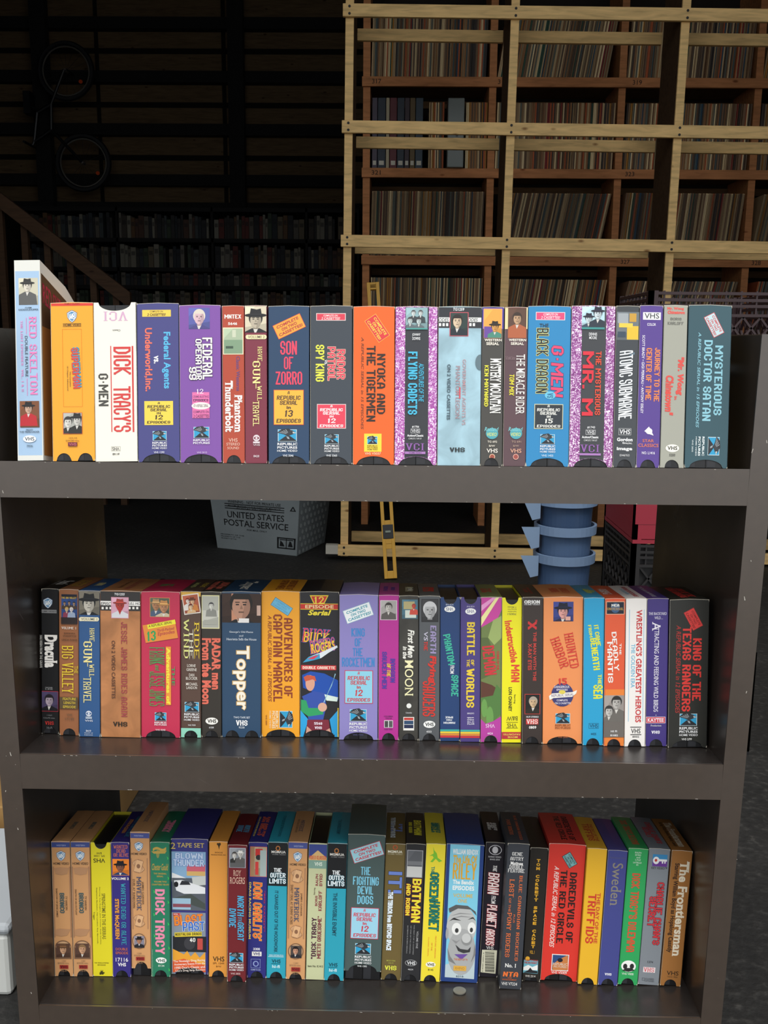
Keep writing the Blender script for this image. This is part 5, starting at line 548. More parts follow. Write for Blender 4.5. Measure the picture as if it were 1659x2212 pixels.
('C',0.0394,0.0652,-0.0087,0.0254,0.1867,0,'#cf9a68','tan western tape box with rope borders, second on the lowest shelf','n','',[('R',-0.3,182.5,25.8,7,'#42508c','panel',0),('T',0.1,181.7,12.5,2.1,'#a8b0d0','lettering',0,'WESTERN','h',0,0,None,0),('L',-0.3,167.3,12.5,14.4,'#ffffff','emblem',0,'shield','h'),('T',-0.2,156.9,20.9,3.4,'#4a3c30','lettering',0,'HOME VIDEO','h',0,0,None,0),('Y',0,0,0,0,'#a87c5c','border',0,[(-11.7,152.6),(-10.2,152.6),(-10.1,54.6),(-11.6,54.6)]),('Y',0,0,0,0,'#a87c5c','border',0,[(10.1,152.8),(11.6,152.8),(11.8,54.9),(10.3,54.9)]),('Y',0,0,0,0,'#b88a64','border',0,[(-9.6,150.5),(-1.8,151.8),(9.8,151),(7.7,142.6),(-0.6,141),(-8,142.5)]),('Y',0,0,0,0,'#b88a64','border',0,[(-9.2,65.5),(-3.8,66.8),(10.3,66),(5.7,57.6),(-2.6,56),(-10.1,57.4)]),('T',5.7,102.4,2.6,19.5,'#5c4434','lettering',0,'TY HARDIN','v',0,0,None,1),('T',-0.1,102.5,6.4,27.8,'#3f5c60','lettering',0,'BRONCO','v',0,0.03,None,0),('T',-7.2,103.5,2.3,35.6,'#5c4434','lettering',0,'DEATH OF AN OUTLAW','v',0,0,None,1),('E',-0.1,41.1,22,19.3,'#7c5c44','panel',0),('R',-0.3,32.8,22,15.9,'#7c5c44','panel',0),('E',-0.1,41.1,19.6,16.2,'#c8a078','panel',0),('R',-0.2,33.7,19.6,14,'#5a4438','panel',0),('P',-0.2,36.7,18.4,19.3,'#5a4034','picture',0,(('p',0.5,0.42,0.26,'#d0a07c','#8c6c48','#4c3428',0),)),('T',0.7,22.2,5.7,1.6,'#8c6c50','lettering',0,'11587','h',0,0,None,0),('T',0,19.2,15.4,1.9,'#8c6c50','lettering',0,'B/W/50 mins.','h',0,0,None,0),('R',0.7,13.9,11.5,5,'#a8302c','panel',0),('T',0.7,13.9,9.6,3.8,'#4c1c18','lettering',0,'VHS','h',0,0.03,None,0),('T',0.5,8.5,7.2,2.8,'#8c6c50','lettering',0,'Hi-Fi','h',0,0,None,0)]),
('C',0.0657,0.0668,-0.0063,0.0266,0.1855,0,'#e2d42a','yellow tape box standing upside down on the lowest shelf, thin black print','nt','',[('T',-2.3,170.7,7.2,2.8,'#5c5820','lettering',0,'B/W','u',0,0,None,0),('T',-1.9,166.9,14.6,2.5,'#5c5820','lettering',0,'SPI. 1500','u',0,0,None,0),('T',-2.1,160.6,15.8,5.8,'#3c3a18','lettering',0,'VHS','u',0,0,None,0),('T',2.5,83.6,4.7,63.3,'#5c5820','lettering',0,'SPRINGTIME IN THE SIERRAS','v',0,0,None,1),('T',-2.3,84.2,1.5,80,'#5c5820','lettering',0,'Starring: Roy Rogers, Jane Frazee, Andy Devine,','v',0,0,None,0),('T',-6.4,84.2,1.8,78.2,'#5c5820','lettering',0,'Stephanie Bachelor, Hal Landon, Roy Barcroft,','v',0,0,None,0),('T',-10.7,83.9,2.5,11.5,'#5c5820','lettering',0,'Trigger','v',0,0,None,0),('T',-1.7,15.7,10.9,1.9,'#5c5820','lettering',0,'SHOWCASE','u',0,0,None,0),('T',-1.9,18.8,19.3,1.9,'#5c5820','lettering',0,'PRODUCTIONS, INC.','u',0,0,None,0),('Y',0,0,0,0,'#3c3a18','emblem',0,[(-3.6,9.1),(-2.2,6.8),(-1.5,9.1),(-1,6.8),(0.6,9.2),(-0.4,5.7),(2,5.8),(2,3.9),(-3.7,3.5),(-4.9,5.7),(-3.1,5.7)]),('E',-3.3,3.3,3.3,2.2,'#3c3a18','emblem',0),('E',-0.4,3.4,2.4,2.2,'#3c3a18','emblem',0)]),
('C',0.0915,0.0659,-0.0038,0.0243,0.1863,0,'#39307c','deep violet tape box with orange framed hat man near the top','n','',[('T',0.8,180.3,18.5,4.9,'#dc7850','lettering',0,'WANTED','h',0,0.02,None,1),('T',1.2,174.7,11.6,4.6,'#dc7850','lettering',0,'DEAD','h',0,0.02,None,1),('T',1,169.1,19.7,4.6,'#dc7850','lettering',0,'OR ALIVE','h',0,0.02,None,1),('R',0.6,152.4,22.4,22.7,'#e88c3c','panel',0),('P',0.6,152.4,21.2,21.5,'#e8822c','picture',0,(('p',0.48,0.5,0.25,'#8c5844','#18161c','#24406c',1),)),('T',-0.4,136.9,23.3,3.4,'#eee8e0','lettering',0,'VOLUME 2','h',0,0.01,None,0),('T',3.6,87.8,6.2,84.6,'#3fa0b4','lettering',0,'WANTED DEAD OR ALIVE','v',0,0.03,None,1),('T',-5.5,80.9,6.5,56.1,'#e69a3c','lettering',0,'STEVE McQUEEN','v',0,0.03,None,1),('T',0.3,39.2,15.9,3.7,'#c86c50','lettering',0,'DOUBLE','h',0,0,None,0),('T',0.6,33.9,16.5,3.7,'#c86c50','lettering',0,'EPISODE','h',0,0,None,0),('T',0.4,24.5,16.6,5.6,'#f0ecf0','lettering',0,'17116','h',0,0,None,0),('T',0.3,17.7,11.1,5,'#f0ecf0','lettering',0,'VHS','h',0,0.01,None,0)]),
('C',0.1169,0.069,-0.0014,0.0259,0.189,0.0107,'#cf9a68','raised tan tape box with playing cards motif standing higher than its neighbours','n','',[('R',-0.8,184.1,26.6,6.9,'#4a5494','panel',0),('T',-1.9,183.9,12.5,2.1,'#a8b0d0','lettering',0,'WESTERN','h',0,0,None,0),('L',-1.7,169.2,11.9,13.8,'#ffffff','emblem',0,'shield','h'),('T',-1.5,159.2,20.9,3.1,'#4a3c30','lettering',0,'HOME VIDEO','h',0,0,None,0),('Y',0,0,0,0,'#a87c5c','border',0,[(-12.4,153.2),(-11.2,153.2),(-9.9,55),(-11.1,55)]),('Y',0,0,0,0,'#a87c5c','border',0,[(8.9,153.5),(10.1,153.5),(10.2,55.4),(9,55.3)]),('R',-2.3,142.3,9.9,16.9,'#8c6448','border',30),('R',-2.3,142.3,9,16,'#dcae80','border',30),('R',-2.3,142.3,9.9,16.9,'#a87c5c','border',15),('R',-2.3,142.3,9,16,'#dcae80','border',15),('R',-2.3,142.3,9.9,16.9,'#8c6448','border',0),('R',-2.3,142.3,9,16,'#dcae80','border',0),('R',-2.3,142.3,9.9,16.9,'#a87c5c','border',-15),('R',-2.3,142.3,9,16,'#dcae80','border',-15),('E',-2.3,142.3,4.9,6.1,'#8c6448','border',0),('R',-2,66.8,9,15.5,'#8c6448','border',30),('R',-2,66.8,8.1,14.6,'#dcae80','border',30),('R',-2,66.8,9,15.5,'#a87c5c','border',15),('R',-2,66.8,8.1,14.6,'#dcae80','border',15),('R',-2,66.8,9,15.5,'#8c6448','border',0),('R',-2,66.8,8.1,14.6,'#dcae80','border',0),('R',-2,66.8,9,15.5,'#a87c5c','border',-15),('R',-2,66.8,8.1,14.6,'#dcae80','border',-15),('E',-2,66.8,4.5,5.6,'#8c6448','border',0),('T',3.1,105.2,3,31.9,'#5c4434','lettering',0,'JAMES GARNER','v',0,0,None,1),('T',-1.9,104.6,6.2,45.8,'#44506c','lettering',0,'MAVERICK','v',0,0.02,None,1),('T',-8.6,104.4,2.9,39.9,'#5c4434','lettering',0,'DUEL AT SUNDOWN','v',0,0,None,1),('E',-2.3,38.6,18.7,21.5,'#7c5c44','panel',0),('E',-2.3,38.6,16.3,19,'#c8a078','panel',0),('P',-2.2,37.5,13.5,16.2,'#8a8490','picture',0,(('p',0.5,0.38,0.25,'#b07c60','#1c1818','#26262c',1),)),('T',-2.2,21.8,6,1.6,'#8c6c50','lettering',0,'11586','h',0,0,None,0),('T',-1.8,18.8,14.8,1.9,'#8c6c50','lettering',0,'B/W/50 mins.','h',0,0,None,0),('R',-1.1,14.3,11.5,4.7,'#a8302c','panel',0),('T',-1.1,14.3,9.6,3.4,'#4c1c18','lettering',0,'VHS','h',0,0.03,None,0),('T',-1.4,8.4,7.2,2.8,'#8c6c50','lettering',0,'Hi-Fi','h',0,0,None,0)]),
('C',0.1432,0.0683,0.001,0.0255,0.1865,0,'#2b7c5c','green tape box with pink bold upright title and gold sketch','n','',[('T',-0.5,177.1,17.9,6.1,'#c0a04c','lettering',0,'~','h',0,0,None,0),('E',-2.8,170.9,4.5,12.3,'#8a8c50','emblem',0),('Y',0,0,0,0,'#b89c4c','emblem',0,[(-11.6,173.8),(9.3,175.4),(6.9,171.1),(-8,170.8)]),('T',0.1,152.5,21.8,9.2,'#c0a04c','lettering',0,'Chester Gould','h',0.3,0,None,0),('T',0.1,143.4,17.3,2.3,'#b89c4c','lettering',0,'THE ORIGINAL','h',0,0.01,None,0),('T',-0,139.7,8.7,2.3,'#b89c4c','lettering',0,'SERIAL','h',0,0.01,None,0),('T',0.2,132.3,17.1,2.3,'#b89c4c','lettering',0,'VOLUME TWO','h',0,0.01,None,0),('T',0.5,128.3,23,2.3,'#b89c4c','lettering',0,'CHAPTERS VIII-XV','h',0,0.01,None,0),('T',-0.3,104.2,12.7,35.6,'#e88ca8','lettering',0,'DICK','v',0,0.05,None,0),('T',-0.6,56.6,12.6,49.8,'#e88ca8','lettering',0,'TRACY','v',0,0.05,None,0),('Y',0,0,0,0,'#3cc05c','sticker',0,[(9,167.3),(11,166.1),(11.6,163.7),(9.5,163),(10.1,164.9)]),('Y',0,0,0,0,'#3cc05c','sticker',0,[(9.7,139.6),(11.8,138.4),(12.3,136),(10.2,135.3),(10.9,137.2)]),('Y',0,0,0,0,'#3cc05c','sticker',0,[(-9.6,120.7),(-7.5,119.6),(-6.9,117.1),(-9,116.4),(-8.4,118.3)]),('Y',0,0,0,0,'#3cc05c','sticker',0,[(9.5,106.4),(11.5,105.2),(12.1,102.8),(10,102.1),(10.6,104)]),('Y',0,0,0,0,'#3cc05c','sticker',0,[(-9.8,89),(-7.8,87.8),(-7.2,85.4),(-9.3,84.7),(-8.7,86.6)]),('Y',0,0,0,0,'#3cc05c','sticker',0,[(9.3,76.2),(11.4,75),(11.9,72.5),(9.8,71.9),(10.4,73.8)]),('Y',0,0,0,0,'#3cc05c','sticker',0,[(-9.5,59.5),(-7.4,58.3),(-6.8,55.8),(-8.9,55.2),(-8.3,57.1)]),('Y',0,0,0,0,'#3cc05c','sticker',0,[(10,42.8),(12,41.6),(12.6,39.1),(10.5,38.4),(11.1,40.3)]),('Y',0,0,0,0,'#3cc05c','sticker',0,[(10.1,12.3),(12.2,11.1),(12.7,8.6),(10.6,8),(11.2,9.9)]),('E',0.8,23.1,14.5,8.4,'#eef0ea','panel',0),('T',0.8,22.9,10.8,4.4,'#2b4c40','lettering',0,'VHS','h',0,0.01,None,0),('T',0.9,15.6,8.1,2.8,'#dfe8dc','lettering',0,'8134','h',0,0,None,0),('T',-10.8,19.3,1.3,38.3,'#a8c4a8','lettering',0,'Copyright notice and warning, please rewind','v',0,0,None,0)]),
('C',0.181,0.0752,0.0034,0.0496,0.1884,0,'#3b3a7c','royal blue double tape box with race cars, flames and a gold heading','n','',[('T',-22.2,178.9,6,8.6,'#dcc060','lettering',0,'2','h',0,0,None,1),('T',1.3,180,36.2,6.2,'#dcc060','lettering',0,'TAPE SET','h',0,0,None,1),('R',-1.4,152.8,45.9,36.5,'#8ab0d0','picture',0),('R',8.5,145.6,24.9,15.5,'#cf6474','picture',0),('R',8.5,140.9,24.9,6.2,'#d8b06c','picture',0),('Y',0,0,0,0,'#e8e8e8','picture',0,[(-23.8,141.8),(-4.6,134.4),(-24.2,129.4)]),('R',-1.2,112,45.4,45,'#5a6068','picture',0),('Y',0,0,0,0,'#c8ccc8','picture',0,[(2.9,136.1),(21.5,138.1),(21.5,125.7),(4.4,123.8)]),('Y',0,0,0,0,'#e6e8ea','picture',0,[(-21.2,131),(-10.6,131.8),(20.9,121.8),(20.9,113.3),(-7.7,112.7),(-18.2,117.1)]),('Y',0,0,0,0,'#2c2e34','picture',0,[(-10.6,130.9),(-1.6,129.9),(1.4,125.3),(-13.7,124.9)]),('E',-18.2,125.6,6,7.8,'#1c1c20','picture',0),('Y',0,0,0,0,'#48504c','picture',0,[(-23.6,106.1),(20.9,91.5),(20.9,99.3),(1.3,112.9)]),('R',-11,98.6,24.7,15.6,'#9cbcd0','picture',0),('R',-10.7,96.3,24.1,4.7,'#8c4c58','picture',0),('T',-0.8,165.4,36.9,8,'#c4d4e8','lettering',0,'BLOWN','h',0,0.02,'#5c7cc0',0),('T',-1.4,155.9,41.1,9.3,'#c4d4e8','lettering',0,'THUNDER','h',0,0.02,'#5c7cc0',0),('R',-1.5,43.5,45.9,86.5,'#86909c','picture',0),('R',-0.3,42.6,45.3,21.9,'#25262a','picture',0),('E',-0.3,43.4,15.1,17.2,'#3c3c40','picture',0),('R',13.9,43,7.2,15.7,'#c04c44','picture',0),('T',3.8,48.7,7.5,5.6,'#f0f0e8','lettering',0,'40','h',0,0.02,None,0),('R',-17.4,84,10.2,3.4,'#c03838','panel',0),('T',-17.4,84,9,2.2,'#f0e8d8','lettering',0,'VOL. 1','h',0,0,None,0),('T',-1.7,76.7,38.6,13.7,'#ec8c34','lettering',5,'BLAST','h',0,0.05,'#b03428',0),('T',5.3,67.9,29.9,12.8,'#3c6cc0','lettering',3,'PAST','h',0,0.05,'#d8e0e8',0),('R',-2.1,56.4,36.8,6,'#e4cc3c','sticker',3),('T',-1.9,56.7,35.3,3.8,'#38341c','lettering',3,'NOSTALGIA DRAGS','h',0,0.02,None,0),('Y',0,0,0,0,'#e8a234','picture',0,[(-23,35.8),(-7.9,28.3),(-3.4,33.2),(1.2,25.4),(7.2,31.8),(13.3,24.1),(20.8,32.1),(21.4,3.9),(-23.1,2.8)]),('Y',0,0,0,0,'#dc5c30','picture',0,[(-23.1,18.6),(-7.9,22.1),(21.4,13.3),(21.4,3.9),(-23.1,2.8)]),('T',-0.7,19.1,43,3.8,'#f0e4d8','lettering',4,'The Nostalgic Drag Racing','h',0,0,None,0),('T',-0.2,14.7,42.1,3.8,'#f0e4d8','lettering',4,'Anniversary Events From the','h',0,0,None,0),('T',0.2,10.3,41.2,3.8,'#f0e4d8','lettering',4,"1990 Don's Classic and",'h',0,0,None,0),('T',0.7,5.9,40.3,3.8,'#f0e4d8','lettering',4,"Lion's Drag Strip Reunion",'h',0,0,None,0)]),
('C',0.22,0.0705,0.0058,0.0245,0.1876,0,'#e39a44','plain light orange tape box with little black print on the lowest shelf','n','',[('Y',0,0,0,0,'#3c2c18','emblem',0,[(-2.1,184.9),(3.6,184.3),(1.7,181.4),(1.1,176.6),(-0.2,181.4)]),('E',-0.7,184.4,2.8,2.9,'#3c2c18','emblem',0),('E',1.8,184.8,2.8,2.9,'#3c2c18','emblem',0),('T',0.5,172.7,10.6,1.9,'#5c3c1c','lettering',0,'SHOWCASE','h',0,0,None,0),('T',0.5,169.4,20,1.9,'#5c3c1c','lettering',0,'PRODUCTIONS, INC.','h',0,0,None,0),('T',0.7,25.1,15.5,6.9,'#3c2c18','lettering',0,'VHS','h',0,0,None,0),('T',0.6,19,15.2,2.6,'#7c5020','lettering',0,'SPI. 1549','h',0,0,None,0),('T',0.9,14.6,7,2.3,'#7c5020','lettering',0,'B/W','h',0,0,None,0)]),
('C',0.2469,0.0596,0.0082,0.0251,0.1882,0,'#6f2429','dark red tape box with grey photo at top and light blue slanted title','n','',[('R',0.1,170.8,21.7,27.2,'#b8bcc8','panel',0),('P',0.1,170.8,19.9,25.3,'#8c9094','picture',0,(('p',0.3,0.35,0.16,'#d8d4cc','#484440','#30302e',0),('p',0.7,0.3,0.16,'#c8c4bc','#e0dcd4','#5c5a58',1),('r',0,0.75,1,1,'#5c5c5c'))),('T',0,150.3,10.3,8,'#d8b09c','lettering',0,'ROY','h',0,0,None,1),('T',0.3,140.2,19.9,9,'#d8b09c','lettering',0,'ROGERS','h',0,0,None,1),('T',4.8,105.3,8.6,28.4,'#50a4cc','lettering',0,'NORTH','v',0.15,0.03,None,0),('T',3.9,87,5.3,6.1,'#50a4cc','lettering',0,'OF THE','v',0,0,None,0),('T',5.2,70.1,8.3,26.5,'#50a4cc','lettering',0,'GREAT','v',0.15,0.03,None,0),('T',-5.8,88.7,8.9,26.8,'#50a4cc','lettering',0,'DIVIDE','v',0.15,0.03,None,0),('L',-0.3,34.3,19.4,14.8,'#ffffff','emblem',0,'eagle','h'),('T',-0.2,24.4,19.4,2.9,'#e8e8e8','lettering',0,'REPUBLIC','h',0,0.01,None,1),('T',-0.2,20.6,19.4,2.6,'#e8e8e8','lettering',0,'PICTURES','h',0,0.01,None,1),('T',-0.2,17.1,19.4,2.4,'#e8e8e8','lettering',0,'HOME VIDEO','h',0,0,None,0),('T',-1.3,12,12.9,2.6,'#d8b8b4','lettering',0,'VHS 3835','h',0,0,None,0)]),
('C',0.2723,0.0698,0.0106,0.0252,0.1876,0,'#2f3078','dark blue tape box with a red dragster photo and flaming red title','n','',[('R',0.7,161.3,22.5,41.3,'#e07050','panel',0),('P',0.7,161.3,21.3,40,'#b0a488','picture',0,(('r',0,0,0.25,1,'#a88460'),('r',0.3,0.05,0.75,0.3,'#c83430'),('c',0.5,0.35,0.17,'#2c2c30'),('r',0.3,0.5,0.5,0.95,'#d0403c'),('r',0.6,0.1,1,1,'#a8b8b4'))),('T',9.3,93.1,2,56.9,'#a83058','lettering',0,'"BIG DADDY"','v',0,0.01,None,0),('T',0.1,92.6,11.6,81.3,'#e8663c','lettering',0,"DON GARLITS'",'v',0.15,0.05,'#e8c84c',0),('T',-10,93.6,2.8,78.7,'#e0cc5c','lettering',0,'DRAG RACING MUSEUM','v',0,0.01,None,0),('T',-0.6,40.4,9.1,3.3,'#e8e8f0','lettering',0,'3306','h',0,0.02,None,0),('R',-0.3,33.7,12.9,6.2,'#f0eee4','panel',0),('T',-0.3,33.7,9.8,4.3,'#3a3a70','lettering',0,'VHS','h',0,0.01,None,0),('F',-1.7,20.2,12.9,12.8,'#8c9ccc','emblem',0,0.5),('E',-1.4,19.9,7.9,8.2,'#8c9ccc','emblem',0),('E',-1.2,19.9,5,5.6,'#2f3078','emblem',0),('T',-1.3,11.5,13.6,2,'#a8b4d8','lettering',0,'SIMITAR','h',0,0,None,0)]),
('C',0.2984,0.0696,0.013,0.0259,0.1884,0,'#2f9fb4','turquoise tape box with black upper part and one thin title, left one of two alike','n','',[('Y',0,0,0,0,'#1a1b1d','panel',0,[(-12.9,188.1),(13.9,188.9),(13.6,128.4),(-13.3,128.5)]),('E',0,180.2,6.2,7.1,'#b8743c','emblem',0),('E',0,180.2,3.7,4.5,'#1a1b1d','emblem',0),('T',0.9,175.3,19,3.5,'#e0dcd4','lettering',0,'MGM/UA','h',0,0.01,None,0),('T',1.5,171.8,17.8,1.6,'#8c8c8c','lettering',0,'HOME VIDEO','h',0,0,None,0),('T',-0,150.3,10.3,5.8,'#eef2f2','lettering',0,'THE','h',0,0.03,None,0),('T',0.4,143.2,20.3,6.5,'#eef2f2','lettering',0,'OUTER','h',0,0.03,'#2c6c7c',0),('T',0,135.2,21.9,6.8,'#eef2f2','lettering',0,'LIMITS','h',0,0.03,'#2c6c7c',0),('T',-1,79,4.7,85.6,'#1c4454','lettering',0,'IT CRAWLED OUT OF THE WOODWORK','v',0,0,None,0),('T',-0.3,32.2,19.5,2,'#cfe6ea','lettering',0,'VIDEO DISTRIBUTION','h',0,0,None,0),('R',-0.6,30.2,20.8,0.7,'#cfe6ea','panel',0),('T',-0.2,24.1,12,4.9,'#16404e','lettering',0,'VHS','h',0,0,None,0),('R',-0.6,20.4,12.3,0.5,'#16404e','panel',0),('T',-0.3,16.6,10.4,4.3,'#bfe0e6','lettering',0,'hi-fi','h',0,0.02,None,0)]),
('C',0.3247,0.0683,0.0154,0.0257,0.1898,0,'#cf9a68','tan tape box with playing cards motif near the middle of the lowest shelf','n','',[('R',0.3,185,25.9,8,'#4a5494','panel',0),('T',0.5,184.1,12.5,2.2,'#a8b0d0','lettering',0,'WESTERN','h',0,0,None,0),('L',-0.2,169.6,11.8,14.5,'#ffffff','emblem',0,'shield','h'),('T',0.3,159.1,21.2,3.2,'#4a3c30','lettering',0,'HOME VIDEO','h',0,0,None,0),('Y',0,0,0,0,'#a87c5c','border',0,[(-10.8,153.9),(-9.6,154),(-10,56.6),(-11.3,56.6)]),('Y',0,0,0,0,'#a87c5c','border',0,[(9.4,154.6),(10.7,154.6),(10.4,56.7),(9.1,56.6)]),('R',-0.3,143.3,9.7,16.8,'#8c6448','border',30),('R',-0.3,143.3,8.8,15.8,'#dcae80','border',30),('R',-0.3,143.3,9.7,16.8,'#a87c5c','border',15),('R',-0.3,143.3,8.8,15.8,'#dcae80','border',15),('R',-0.3,143.3,9.7,16.8,'#8c6448','border',0),('R',-0.3,143.3,8.8,15.8,'#dcae80','border',0),('R',-0.3,143.3,9.7,16.8,'#a87c5c','border',-15),('R',-0.3,143.3,8.8,15.8,'#dcae80','border',-15),('E',-0.3,143.3,4.9,6,'#8c6448','border',0),('R',-0.2,66.4,9.4,16.3,'#8c6448','border',30),('R',-0.2,66.4,8.5,15.3,'#dcae80','border',30),('R',-0.2,66.4,9.4,16.3,'#a87c5c','border',15),('R',-0.2,66.4,8.5,15.3,'#dcae80','border',15),('R',-0.2,66.4,9.4,16.3,'#8c6448','border',0),('R',-0.2,66.4,8.5,15.3,'#dcae80','border',0),('R',-0.2,66.4,9.4,16.3,'#a87c5c','border',-15),('R',-0.2,66.4,8.5,15.3,'#dcae80','border',-15),('E',-0.2,66.4,4.7,5.9,'#8c6448','border',0),('T',5.7,104.2,2.6,32.1,'#5c4434','lettering',0,'JAMES GARNER','v',0,0,None,1),('T',-0.4,104,6.5,46.4,'#44506c','lettering',0,'MAVERICK','v',0,0.02,None,1),('T',-7,104.1,3.3,54.8,'#5c4434','lettering',0,'SHADY DEAL AT SUNNY ACRES','v',0,0,None,1),('E',-0.3,39.5,20.7,21.9,'#7c5c44','panel',0),('E',-0.3,39.5,18.2,19.3,'#c8a078','panel',0),('P',0.2,38.7,14.8,17,'#4c4440','picture',0,(('p',0.45,0.4,0.26,'#c89478','#1c1414','#26262c',0),)),('T',0.2,23.1,6.6,1.6,'#8c6c50','lettering',0,'11587','h',0,0,None,0),('T',-0.6,20,15.1,2,'#8c6c50','lettering',0,'B/W/50 mins.','h',0,0,None,0),('R',0.2,14.3,12,5.6,'#a8302c','panel',0),('T',0.2,14.4,10.1,3.8,'#4c1c18','lettering',0,'VHS','h',0,0.03,None,0),('T',0.1,8.4,7.2,3,'#8c6c50','lettering',0,'Hi-Fi','h',0,0,None,0)]),
('C',0.3508,0.068,0.0178,0.0243,0.1886,0,'#c3c79c','pale sage tape box with blue peaked top and plum upward lettering','nn','',[('R',-0.1,176.4,24.3,21.7,'#3d4a8c','panel',0),('Y',0,0,0,0,'#d8b478','panel',0,[(-12,168.3),(0,179.2),(12,169.2),(12.1,164.4),(-11.9,163.5)]),('T',-0,169.1,22.7,5.1,'#cc4834','lettering',0,'VIDEO KLASSIX','h',0,0.03,None,0),('R',-0.3,159.9,24.9,11.3,'#7fa090','panel',0),('T',0.9,160.4,10.6,5.1,'#dfe8d8','lettering',0,'VHS','h',0,0.01,None,1),('T',-0.4,138.5,3.5,16.1,'#8c3c44','lettering',0,'RALPH','b',0,0.01,None,0),('T',4.9,138.6,4.1,16.8,'#8c3c44','lettering',0,'BYRD','b',0,0.02,None,0),('T',-3.1,122.8,2.6,9.7,'#5c3c34','lettering',0,'Starring','b',0,0,None,0),('T',-0.6,109.7,3.2,14.2,'#8c3c44','lettering',0,'BORIS','b',0,0.01,None,0),('T',4.6,109.9,4.5,27.8,'#8c3c44','lettering',0,'KARLOFF','b',0,0.02,None,0),('T',-2.7,57.4,6.5,57.7,'#4c2438','lettering',0,'"DICK TRACY','b',0,0.03,None,0),('T',4.5,59.3,5.2,59,'#7c2c3c','lettering',0,'MEETS GRUESOME"','b',0,0.02,None,0),('T',0.2,18.9,20.4,2.9,'#3c3c2c','lettering',0,'Item No. K1413','h',0,0,None,0)]),
('C',0.3763,0.0667,0.0202,0.0262,0.1896,0,'#2f9fb4','turquoise tape box with black upper part and one short title, right one of two alike','n','',[('Y',0,0,0,0,'#1a1b1d','panel',0,[(-14,189.2),(12.7,190.2),(13.1,127.8),(-13.7,127.7)]),('E',-1,179.4,6.2,7.1,'#b8743c','emblem',0),('E',-1,179.4,3.7,4.5,'#1a1b1d','emblem',0),('T',-0.1,174.4,19,3.5,'#e0dcd4','lettering',0,'MGM/UA','h',0,0.01,None,0),('T',0.6,170.9,17.7,1.6,'#8c8c8c','lettering',0,'HOME VIDEO','h',0,0,None,0),('T',-0.7,149.5,10.3,5.8,'#eef2f2','lettering',0,'THE','h',0,0.03,None,0),('T',-0.2,142.4,20.2,6.4,'#eef2f2','lettering',0,'OUTER','h',0,0.03,'#2c6c7c',0),('T',-0.5,134.5,21.8,6.8,'#eef2f2','lettering',0,'LIMITS','h',0,0.03,'#2c6c7c',0),('T',-1.2,91.8,5.6,60,'#1c4454','lettering',0,'THE INVISIBLE ENEMY','v',0,0,None,0),('T',-1.5,22.1,11.9,4.9,'#16404e','lettering',0,'VHS','h',0,0,None,0),('R',-1.9,18.4,12.2,0.5,'#16404e','panel',0),('T',-1.5,14.5,10.4,4.3,'#bfe0e6','lettering',0,'hi-fi','h',0,0.02,None,0)]),
('C',0.4146,0.069,0.0225,0.0494,0.1887,0.0121,'#4a5a58','raised grey-green double tape box with light blue stacked title','n','',[('R',0.9,164.8,42,19.6,'#c83c4c','sticker',20),('R',0.9,164.8,40.7,18.4,'#9cd0dc','sticker',20),('T',-0.9,169.7,33.6,3.9,'#cc3c4c','sticker',20,'COMPLETE','h',0.1,0.01,None,0),('T',0.9,164.8,23.1,3.9,'#cc3c4c','sticker',20,'ON TWO','h',0.1,0.01,None,0),('T',2.8,159.8,36.1,3.9,'#cc3c4c','sticker',20,'CASSETTES!','h',0.1,0.01,None,0),('T',-0.1,139.1,13.1,11.3,'#7cc4dc','lettering',0,'THE','h',0,0.03,None,0),('T',0.6,125.4,34.3,11.6,'#7cc4dc','lettering',0,'FIGHTING','h',0,0.03,None,0),('T',0.3,112.5,20.9,11,'#7cc4dc','lettering',0,'DEVIL','h',0,0.03,None,0),('T',0.5,99.2,21.2,11.7,'#7cc4dc','lettering',0,'DOGS','h',0,0.03,None,0),('R',0.8,66.9,37.2,43.2,'#cc3c50','panel',0),('R',0.8,66.9,35.7,41.6,'#9cd0e4','panel',0),('T',0.2,84.8,3,3.9,'#cc3c4c','lettering',0,'A','h',0.2,0.02,None,0),('T',0.4,78.6,29.8,5.2,'#cc3c4c','lettering',0,'REPUBLIC','h',0.2,0.02,None,0),('T',0.6,72.5,22.3,5.2,'#cc3c4c','lettering',0,'SERIAL','h',0.2,0.02,None,0),('T',0.8,66.7,5.2,3.9,'#cc3c4c','lettering',0,'in','h',0,0.02,None,0),('T',1,59.4,11.2,8.2,'#cc3c4c','lettering',0,'12','h',0.2,0.02,None,0),('T',1.3,50.3,30.6,4.8,'#cc3c4c','lettering',0,'EPISODES','h',0.2,0.02,None,0),('L',-0.3,31.8,22.3,17,'#ffffff','emblem',0,'eagle','h'),('T',0,20.4,22.3,3.3,'#e8e8e8','lettering',0,'REPUBLIC','h',0,0.01,None,1),('T',0.1,16,22.3,3,'#e8e8e8','lettering',0,'PICTURES','h',0,0.01,None,1),('T',0.3,11.9,22.3,2.7,'#e8e8e8','lettering',0,'HOME VIDEO','h',0,0,None,0),('T',-0.8,7.4,12.9,2.3,'#dfe4e2','lettering',0,'VHS 1202','h',0,0,None,0)]),
